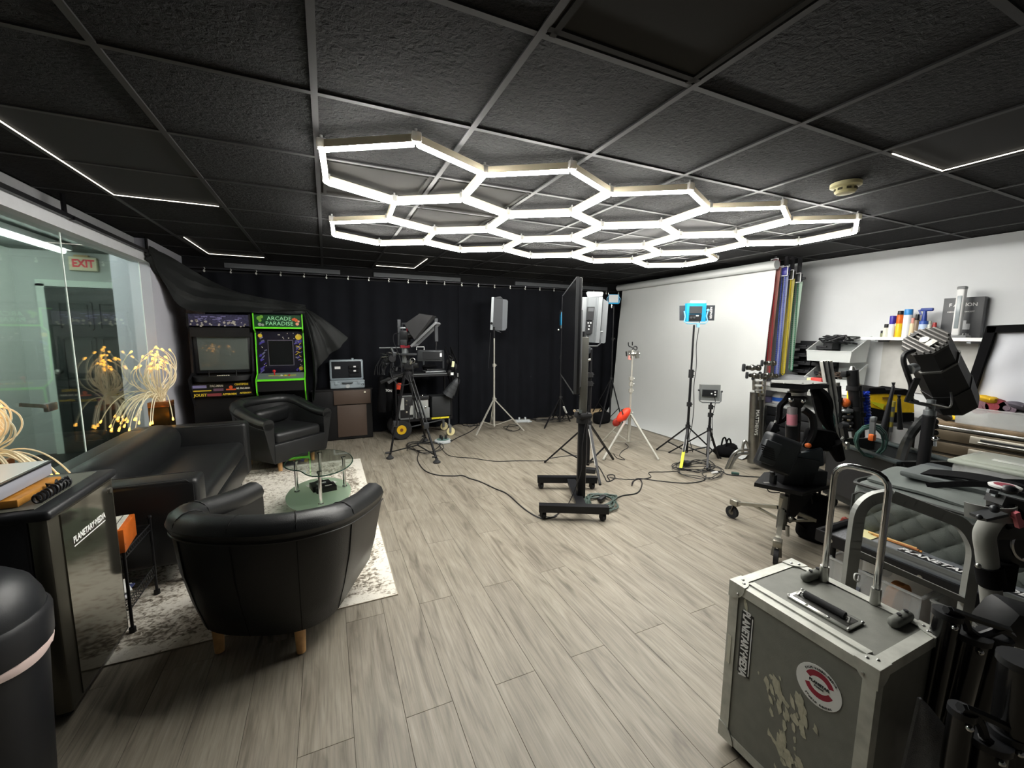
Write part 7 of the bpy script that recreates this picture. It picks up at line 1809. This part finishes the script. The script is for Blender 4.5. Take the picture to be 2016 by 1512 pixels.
# long silver case with the sticker, lying on the trolley's front edge
S0 = PT(1712, 1048, z=.425); S1 = PT(1905, 1128, z=.425)
t = thing('silver_case', 'long silver edged clear case with a black lettered sticker on the trolley deck', 'case', ((S0 + S1) / 2))
S0 = Vector((2.40, 1.06, .40)); S1 = Vector((2.40, .30, .40))
MB().rbox((2.405, .68, DZ_ + .022), (.13, .80, .05), .006).build('body', mat('smoky_silver', '#8f949a', .35, .4), t, world=True)
MB().bar((2.338, .28, DZ_ + .045), (2.338, 1.08, DZ_ + .045), .012, .02).build('silver_rail', SIL, t, world=True, smooth=0)
MB().box((2.405, 1.04, DZ_ + .049), (.11, .08, .004)).build('yellow_end', C_('pale_yellow_print', '#d5cf9e', .5), t, world=True, smooth=0)
MB().box((2.385, .70, DZ_ + .0485), (.05, .40, .002)).build('sticker', BLKP, t, world=True, smooth=0)
text('PLANETARY·MEDIA', .048, WHT, t, frame((2.386, .70, DZ_ + .0505), (0, -1, 0), (1, 0, 0)), world=True, bold=.0012, sx=.98, shear=.2)
for k, (c, dy, a) in enumerate((('#d08a3a', .0, .12), ('#a8602c', .02, -.05), ('#d9b070', .04, .2))):
    p = Vector((2.425, .93 + dy * .5, DZ_ + .054 + .003 * k)); o = MB().cyl(p + Vector((-.03 * a, .09, 0)), p + Vector((.03 * a, -.09, 0)), .0045, n=6).build('pencil', C_('pencil_%d' % k, c, .5)); tag(o, ('orange', 'brown', 'pale wooden')[k] + ' pencil lying on the silver case', 'pencil')
# clear storage boxes under the trolley
t = open_bin('storage_tub', 'clear plastic tub with a grey and orange disc inside under the trolley front', 'tub', (2.52, .98, .001), (.32, .36, .26), CLR2, flare=1.04)
o = MB().cyl((2.44, 1.02, .12), (2.44, 1.06, .12), .10, n=24).build('grey_disc', C_('slate_disc', '#565a66', .5)); tag(o, 'slate grey disc inside the clear tub', 'disc')
o = MB().cyl((2.47, .90, .14), (2.47, .94, .14), .09, n=24).build('orange_disc', C_('orange_disc', '#d98a4a', .5)); tag(o, 'orange disc inside the clear tub', 'disc')
t = open_bin('storage_tub', 'clear plastic tub right of the disc tub, behind the hand truck', 'tub', (2.54, .52, .001), (.32, .48, .26), CLR2, flare=1.04)
o = MB().rbox((2.54, .52, .09), (.26, .40, .16), .02).build('dark_equipment', BLKP); tag(o, 'dark equipment box inside the tub behind the hand truck', 'box')
# ---- hand truck
HT = (1.93, .80); hf = plane_fn(HT)
t = thing('hand_truck', 'grey steel hand truck with a rounded arch behind the road case', 'hand truck', (2.0, .76, 0))
GT = mat('grey_painted_steel', '#8f918e', .45, .4, noise=.06)
pts = spline([hf(1661, 1215), hf(1673, 1130), hf(1683, 1050), hf(1692, 1005), hf(1716, 982), hf(1752, 975)], 5) + spline([hf(1765, 980, .0), hf(1850, 1012), hf(1890, 1030), hf(1912, 1060), hf(1918, 1090), hf(1910, 1140), hf(1898, 1215)], 5)
q = MB()
for a, b in zip(pts, pts[1:]): q.bar(a, b + (b - a).normalized() * .004, .045, .022, up=vw)
for a in pts[1:-1]: pass
for e in (pts[0], pts[-1]): q.bar(e, Vector((e.x - .02, e.y - .01, .06)), .045, .022, up=vw)
q.build('arch', GT, t, world=True, smooth=30)
MB().bar(hf(1682, 1086), hf(1905, 1185), .022, .02, up=vw).build('cross_bar', GT, t, world=True, smooth=0)
MB().rbox((2.10, .78, .07), (.18, .5, .02), .004, R=-.0).build('toe_plate', GT, t, world=True)
for y in (.56, .97): MB().cyl((2.04, y - .02, .075), (2.04, y + .02, .075), .075, n=18).build('wheel', RUB, t, world=True)
MB().tube(spline([hf(1692, 1132, -.06), hf(1684, 1130, -.06), hf(1683, 1140, -.06), hf(1690, 1144, -.06), hf(1692, 1132, -.06)], 4), .004, 5).build('white_carabiner', WHT, t, world=True)
# ---- road case
CSX0, CSX1, CSY0, CSY1, CSZ = 1.195, 1.515, .46, .865, .60
GCA = mat('grey_case_laminate', '#72736c', .55, noise=.08, nscale=30, bump=.08, bscale=400)
AL2 = mat('worn_case_aluminium', '#b6b7af', .45, .3, noise=.18, nscale=22)
t = thing('road_case', 'scuffed grey road case with metal edges and a chrome pull handle in the foreground', 'case', ((CSX0 + CSX1) / 2, (CSY0 + CSY1) / 2, 0))
xm_, ym_ = (CSX0 + CSX1) / 2, (CSY0 + CSY1) / 2
MB().box((xm_, ym_, .315), (CSX1 - CSX0 - .006, CSY1 - CSY0 - .006, .565)).build('panels', GCA, t, world=True, smooth=0)
ew = .030
def angle(a, b, d1, d2, nm='edge_angle'):
    a = Vector(a); b = Vector(b); d1 = Vector(d1); d2 = Vector(d2)
    m_ = MB()
    for d_, o_ in ((d1, d2), (d2, d1)):
        m_.prism([(0, 0), ((b - a).length, 0), ((b - a).length, ew), (0, ew)], a - d1 * 0 , (b - a).normalized(), d_, .0016)
    return m_.build(nm, AL2, t, world=True, smooth=0)
ZB = .032
for (a, b, d1, d2) in (((CSX0, CSY0, CSZ), (CSX0, CSY1, CSZ), (1, 0, 0), (0, 0, -1)), ((CSX1, CSY0, CSZ), (CSX1, CSY1, CSZ), (-1, 0, 0), (0, 0, -1)), ((CSX0, CSY0, CSZ), (CSX1, CSY0, CSZ), (0, 1, 0), (0, 0, -1)), ((CSX0, CSY1, CSZ), (CSX1, CSY1, CSZ), (0, -1, 0), (0, 0, -1)),
                       ((CSX0, CSY0, ZB), (CSX0, CSY0, CSZ), (1, 0, 0), (0, 1, 0)), ((CSX0, CSY1, ZB), (CSX0, CSY1, CSZ), (1, 0, 0), (0, -1, 0)), ((CSX1, CSY0, ZB), (CSX1, CSY0, CSZ), (-1, 0, 0), (0, 1, 0)), ((CSX1, CSY1, ZB), (CSX1, CSY1, CSZ), (-1, 0, 0), (0, -1, 0)),
                       ((CSX0, CSY0, ZB), (CSX0, CSY1, ZB), (1, 0, 0), (0, 0, 1)), ((CSX1, CSY0, ZB), (CSX1, CSY1, ZB), (-1, 0, 0), (0, 0, 1)), ((CSX0, CSY0, ZB), (CSX1, CSY0, ZB), (0, 1, 0), (0, 0, 1)), ((CSX0, CSY1, ZB), (CSX1, CSY1, ZB), (0, -1, 0), (0, 0, 1))):
    angle(a, b, d1, d2)
# lid joint: double extrusion along the top near the front
MB().box((CSX0 + .038, ym_, CSZ + .0015), (.014, CSY1 - CSY0 - .08, .006)).build('lid_rail', AL2, t, world=True, smooth=0)
MB().box((CSX0 + .053, ym_, CSZ + .0005), (.010, CSY1 - CSY0 - .08, .004)).build('lid_rail', AL2, t, world=True, smooth=0)
MB().box((CSX0 + .046, ym_, CSZ + .0008), (.003, CSY1 - CSY0 - .08, .002)).build('lid_gap', BLKM, t, world=True, smooth=0)
for x, sx in ((CSX0, 1), (CSX1, -1)):
    for y, sy in ((CSY0, 1), (CSY1, -1)):
        for z_, sz in ((CSZ, -1), (ZB, 1)):
            q = MB()
            c_ = Vector((x, y, z_))
            for n_, u_, v_ in (((sx, 0, 0), (0, sy, 0), (0, 0, sz)), ((0, sy, 0), (sx, 0, 0), (0, 0, sz)), ((0, 0, sz), (sx, 0, 0), (0, sy, 0))):
                n_ = Vector(n_); u_ = Vector(u_); v_ = Vector(v_)
                P_ = [(-.003, -.003), (.052, -.003)] + [(.052 * math.cos(a), .052 * math.sin(a)) for a in (.25, .55, .8, 1.05, 1.3)] + [(-.003, .052)]
                vs = [c_ + u_ * p[0] + v_ * p[1] - n_ * .0035 for p in P_]; k_ = len(vs)
                q.add(vs + [p + n_ * .004 for p in vs], [tuple(range(k_)), tuple(range(2 * k_ - 1, k_ - 1, -1))] + [(i, (i + 1) % k_, k_ + (i + 1) % k_, k_ + i) for i in range(k_)])
            cp = q.build('corner_cap', AL2, t, world=True, smooth=0)
            if sz < 0:
                for u_, v_ in ((.018, .034), (.034, .018)): MB().ball((x + sx * u_, y + sy * v_, z_ + .004), (.005, .005, .003), 8, 4).build('rivet', STL, cp, world=True)
                MB().ball((x - sx * .004, y + sy * .03, z_ - .03), (.003, .005, .005), 8, 4).build('rivet', STL, cp, world=True)
# recessed handle on the top
hx_, hy_ = CSX0 + .125, ym_ - .01
dsh = MB().rbox((hx_, hy_, CSZ + .002), (.08, .168, .006), .002).build('handle_dish', mat('zinc_plate', '#c2c3bd', .3, .8, noise=.1), t, world=True)
MB().rbox((hx_, hy_, CSZ + .0045), (.055, .15, .003), .001).build('recess', mat('recess_dark', '#4b4b48', .5, .3), dsh, world=True)
MB().cyl((hx_, hy_ - .055, CSZ + .016), (hx_, hy_ + .055, CSZ + .016), .0105, n=12).build('grip', RUB, t, world=True)
MB().tube([(hx_ - .01, hy_ - .068, CSZ + .006), (hx_, hy_ - .066, CSZ + .016), (hx_, hy_ - .05, CSZ + .016)], .004, 6).tube([(hx_ - .01, hy_ + .068, CSZ + .006), (hx_, hy_ + .066, CSZ + .016), (hx_, hy_ + .05, CSZ + .016)], .004, 6).build('bail', STL, t, world=True)
for dx in (-.034, .034):
    for dy in (-.082, -.03, .03, .082): MB().ball((hx_ + dx, hy_ + dy, CSZ + .005), (.005, .005, .003), 8, 4).build('rivet', STL, dsh, world=True)
# rounded bumper blocks
GRB = mat('grey_rubber_foot', '#6a6c66', .7)
for y in (CSY1 - .10, CSY0 + .07):
    bk = MB().rbox((CSX1 - .055, y, CSZ + .011), (.10, .030, .030), .014, seg=3).build('bumper', GRB, t, world=True)
    for dx in (-.022, .015): MB().cyl((CSX1 - .045 + dx, y, CSZ + .028), (CSX1 - .045 + dx, y, CSZ + .0305), .006, n=10).build('screw_hole', BLKM, bk, world=True)
# chrome telescopic handle
ch0 = Vector((CSX1 - .012, CSY1 - .185, CSZ)); 
a0 = PT(1621, 1142, z=CSZ); a1 = PT(1722, 1188, z=CSZ)
for e in (a0, a1): pass
zt = 1.01
P_ = [a0, Vector((a0.x, a0.y, zt - .05))] + [Vector((a0.x, a0.y, zt - .05)) + (a1 - a0).normalized() * (.045 * (1 - math.cos(k * PI / 8))) + Vector((0, 0, .045 * math.sin(k * PI / 8))) for k in (1, 2, 3, 4)]
P2_ = [a1, Vector((a1.x, a1.y, zt - .05))] + [Vector((a1.x, a1.y, zt - .05)) - (a1 - a0).normalized() * (.045 * (1 - math.cos(k * PI / 8))) + Vector((0, 0, .045 * math.sin(k * PI / 8))) for k in (1, 2, 3, 4)]
MB().tube(P_ + P2_[::-1], .0092, 12).build('pull_handle', CHR, t, world=True, smooth=60)
for e in (a0, a1): MB().cyl((e.x, e.y, CSZ), (e.x, e.y, CSZ + .05), .014, .013, 12).build('handle_sleeve', STL, t, world=True)
for y in (CSY0 + .05, CSY1 - .05):
    MB().cyl((CSX1 - .04, y - .015, .032), (CSX1 - .04, y + .015, .032), .032, n=16).build('wheel', RUB, t, world=True)
    MB().box((CSX0 + .04, y, .016), (.04, .04, .032)).build('foot', RUB, t, world=True, smooth=0)
# stickers and scuffs on the front face (x = CSX0)
ff = lambda y, z_, dx=.0012: Vector((CSX0 + .003 - dx, y, z_))
st = MB().box(ff(CSY1 - .065, .415, .0008), (.0012, .040, .215)).build('sticker', BLKP, t, world=True, smooth=0)
text('PLANETARY·MEDIA', .034, WHT, t, frame(ff(CSY1 - .062, .415, .0018), (0, 0, -1), (0, -1, 0)), world=True, bold=.0012, sx=.78)
MB().box(ff(CSY1 - .083, .415, .0016), (.0006, .003, .20)).build('sticker_line', WHT, st, world=True, smooth=0)
rs = MB().cyl(ff(CSY0 + .125, .45, .0006), ff(CSY0 + .125, .45, .0014), .058, n=32).build('round_sticker', C_('sticker_white', '#dfe0de', .4), t, world=True, smooth=0)
q = MB()
cy_, cz_ = CSY0 + .123, .455
RED = C_('logo_red', '#8e1230', .4)
for s0, s1 in ((.35, 2.75), (3.5, 5.9)):
    P1 = []; n_ = 14
    for k in range(n_): a = s0 + (s1 - s0) * k / (n_ - 1); P1.append((.038 * math.cos(a), .038 * math.sin(a)))
    for k in range(n_): a = s1 - (s1 - s0) * k / (n_ - 1); P1.append((.022 * math.cos(a) * (1.15), .022 * math.sin(a)))
    q.prism([(-p[0], p[1]) for p in P1], ff(cy_, cz_, .0016), (0, 1, 0), (0, 0, 1), .0006)
q.build('red_ring', RED, rs, world=True, smooth=0)
text('PLANETAR', .011, C_('logo_dark', '#25262a', .4), rs, frame(ff(cy_, cz_ - .0, .0028), (0, -1, 0), (0, 0, 1)), world=True, bold=.0004) if False else None
o = text('PLANETAR', .0105, C_('logo_dark', '#25262a', .4), t, frame(ff(cy_, cz_ + .002, .0024), (0, -1, -.0), (0, 0, 1)), world=True, bold=.0003)
o = text('STUDIOS', .006, C_('logo_dark'), t, frame(ff(cy_, cz_ - .008, .0024), (0, -1, 0), (0, 0, 1)), world=True)
o = text('FILM · VIDEO · SOUND', .0075, C_('logo_dark'), t, frame(ff(cy_, cz_ + .044, .0024), (0, -1, 0), (0, 0, 1)), world=True, sx=.8) if False else None
for k, wd in enumerate('FILM·VIDEO·MEDIA'):
    a = PI * .78 - k * .115
    text(wd, .0085, C_('logo_dark'), t, frame(ff(cy_ - .002 - .049 * math.cos(a), .45 + .049 * math.sin(a), .0022), (0, -math.sin(a), -math.cos(a)), (0, -math.cos(a), math.sin(a))), world=True, name='letter')
for k, wd in enumerate('STUDIO RENTAL'):
    if wd == ' ': continue
    a = -PI * .72 + k * .115
    text(wd, .0075, C_('logo_dark'), t, frame(ff(cy_ - .002 - .050 * math.cos(a), .45 + .050 * math.sin(a), .0022), (0, math.sin(a), math.cos(a)), (0, math.cos(a), -math.sin(a))), world=True, name='letter')
SCF = mat('bare_scuffed_core', '#b3b09c', .8, noise=.2, nscale=60)
R = random.Random(17); q = MB()
def scuff(cy_, cz_, n, sy, sz):
    for k in range(n):
        y = cy_ + R.gauss(0, sy); z_ = cz_ + R.gauss(0, sz); m_ = R.randint(5, 8); r0 = R.uniform(.004, .017)
        if not (CSY0 + .04 < y < CSY1 - .04): continue
        P1 = []
        st_ = R.uniform(1., 2.2)
        for i in range(m_): a = 2 * PI * i / m_; rr = r0 * R.uniform(.45, 1.2); P1.append((rr * math.cos(a) * .8 + rr * math.sin(a) * .4, rr * math.sin(a) * st_))
        q.prism(P1, ff(y, z_, .0008 + .00002 * k), (0, 1, 0), (0, 0, 1), .0003)
scuff(.66, .335, 34, .045, .035); scuff(.635, .30, 14, .02, .02); scuff(.655, .20, 26, .02, .05); scuff(.62, .14, 16, .03, .03); scuff(CSY1 - .05, .55, 2, .004, .004)
o = q.build('scuff_marks', SCF, t, world=True, smooth=0); o['kind'] = 'stuff'
MB().box((CSX0 - .001, CSY1 - .012, .36), (.001, .012, .10)).build('paper_strip', C_('old_paper', '#c5c3b4', .8), t, world=True, smooth=0)
# ---- black stand tubes at the lower right corner
TBK = mat('gloss_black_tube', '#121213', .25, coat=.3)
def stand_bundle(name, label, tubes, P, clamps=()):
    fn = plane_fn(P); a = fn(*tubes[0][1]); t = thing(name, label, 'tripod', (a.x, a.y, 0))
    for a, b, r_ in tubes:
        A = fn(*a); B = fn(*b); lg = MB().cyl(B, A, r_, n=16).build('tube', TBK, t, world=True)
        d_ = (A - B).normalized()
        MB().cyl(A - d_ * .012, A + d_ * .004, r_ * 1.12, n=16).build('tube_cap', BLKP, lg, world=True)
        MB().ball(A - d_ * .022 - vw * r_ * 1.05 - vr * r_ * .3, .008, 8, 5).build('rivet', CHR, lg, world=True)
    for pts in clamps:
        MB().tube(spline([fn(x, y, -.01) for x, y in pts], 5), .010, 6).build('clamp_plate', BLKP, t, world=True)
    return t
stand_bundle('folded_tripod', 'folded black tripod of thick glossy tubes right of the road case', [((1866, 1206), (1826, 1400), .028), ((1908, 1246), (1850, 1470), .040), ((1958, 1252), (1905, 1440), .032)], (1.62, .40), [[(1862, 1200), (1885, 1206), (1900, 1222), (1905, 1240)], [(1905, 1238), (1925, 1252), (1945, 1248), (1970, 1240), (1992, 1252)], [(1870, 1200), (1910, 1215), (1950, 1228), (1985, 1240)]])
stand_bundle('folded_tripod', 'folded black tripod in the lower right corner of the picture', [((1895, 1398), (1875, 1520), .022), ((1945, 1452), (1920, 1600), .036), ((1985, 1440), (1960, 1600), .03), ((2012, 1300), (1985, 1500), .035)], (1.42, .28), [[(1890, 1392), (1912, 1400), (1930, 1425), (1938, 1448)], [(1935, 1450), (1958, 1468), (1982, 1468), (2010, 1450)], [(1898, 1392), (1950, 1415), (2000, 1440)]])
cf = plane_fn((1.38, .36))
t = thing('grey_cloth', 'grey felt cloth draped at the lower right corner beside the road case', 'cloth', cf(1850, 1500))
rows = []
for i in range(17):
    v = i / 16; r = []
    for j in range(13):
        u = j / 12
        l_ = (1806 - 70 * v, 1372 + 300 * v); rr = (1812 + 190 * v, 1372 + 240 * v)
        x, y = l_[0] + (rr[0] - l_[0]) * u, l_[1] + (rr[1] - l_[1]) * u
        r.append(cf(x, y, .03 * math.sin(u * 7 + v * 2) * v + .06 * u * v))
    rows.append(r)
MB().grid(rows, .006).build('cloth', mat('grey_felt', '#85868a', 1., noise=.12, nscale=40, bump=.5, bscale=300), t, world=True, smooth=80)
# padded tube with clamp right of the hand truck
uf = plane_fn((1.88, .50))
t = thing('padded_pole', 'grey padded pole with black strap and clamp at the right edge', 'pole', uf(1950, 1230))
MB().tube(spline([uf(1957, 1232), uf(1950, 1160), uf(1943, 1095), uf(1938, 1055), uf(1948, 1032), uf(1958, 1020)], 6), .026, 12).build('padding', mat('pale_grey_padding', '#8b8b86', .8, noise=.05), t, world=True)
st_ = uf(1955, 1135); MB().cyl(uf(1946, 1112), uf(1952, 1150), .033, n=16).box(uf(1966, 1132), (.07, .04, .09), -YAW).build('strap', FAB, t, world=True)
MB().ball(uf(1926, 1114, -.03), .008, 8, 5).build('rivet', STL, t, world=True)
for k in range(3): MB().cyl(uf(1951 + k * .5, 1208 + k * 8), uf(1951.5 + k * .5, 1211 + k * 8), .0275, n=14).build('white_band', WHT, t, world=True)
rows = []
for i in range(21):
    a = -PI * .95 + i / 20 * PI * 1.2; r = []
    for s_ in (-1, 1): c_ = uf(1938, 1000 + 14 * s_, .0); r.append(c_ + vr * (.075 * math.cos(a)) + vw * (.06 * math.sin(a)) )
    rows.append(r)
MB().grid(rows, .004).build('grey_cuff', mat('grey_cuff', '#8d8e8b', .6), t, world=True, smooth=80)
MB().bar(uf(1925, 1018, -.07), uf(1968, 1008, -.07), .045, .008).ball(uf(1928, 1018, -.08), .008, 8, 5).ball(uf(1958, 1002, -.08), .012, 8, 5).build('cuff_clamp', DG, t, world=True)
MB().cyl(uf(1965, 1018), uf(1990, 1008), .04, n=12).build('black_sleeve', FAB, t, world=True)
vf = plane_fn((2.05, .42))
t = thing('steel_ring', 'bright steel ring hanging at the right edge above the black tubes', 'ring', vf(2010, 1110))
MB().tube([vf(2018 + 27 * math.cos(a * PI / 14), 1073 + 29 * math.sin(a * PI / 14)) for a in range(28)], .006, 6, closed=True).build('ring', CHR, t, world=True)
t = thing('shoulder_rig', 'black shoulder rig with silver rails resting on the bag at the right edge', 'rig', vf(1990, 1040))
MB().bar(vf(1958, 980), vf(2060, 1010), .05, .03).bar(vf(1968, 990, .0), vf(2060, 1022), .03, .05).build('rails', BLKP, t, world=True, smooth=0)
MB().bar(vf(1956, 973), vf(2060, 1000), .012, .012).bar(vf(1945, 966), vf(1962, 970), .008, .012).build('silver_rail', SIL, t, world=True, smooth=0)
MB().rbox(vf(1985, 1030, .02), (.14, .06, .10), .02, R=-YAW).rbox(vf(2005, 1070, .03), (.20, .06, .16), .03, R=-YAW).build('body', BLKP, t, world=True)
MB().lathe([(0, 0), (.034, 0), (.036, .006), (.03, .009), (0, .009)], vf(1978, 960), 20).build('white_disc', C_('sticker_white'), t, world=True)
MB().lathe([(.011, .0092), (.022, .0092), (.022, .0102), (.011, .0102)], vf(1976, 960), 20).build('red_print', C_('logo_red'), t, world=True)
MB().ball(vf(1987, 964, -.02), (.022, .02, .014), 10, 6).build('black_cap', BLKP, t, world=True)
MB().box(vf(2003, 1022, -.06), (.04, .012, .012), R=(0, .6, -YAW)).box(vf(2003, 1023, -.065), (.014, .012, .05), R=(0, -.4, -YAW)).build('pink_clip', C_('salmon_clip', '#d0707a', .5), t, world=True, smooth=0)
wf = plane_fn((1.9, .36))
o = MB().rbox(wf(2005, 1228), (.18, .10, .12), .03, R=(0.2, .3, -YAW)).build('grey_case_corner', mat('dark_grey_shell', '#1e1f21', .6)); tag(o, 'dark grey padded case between the padded pole and the black tubes', 'case')
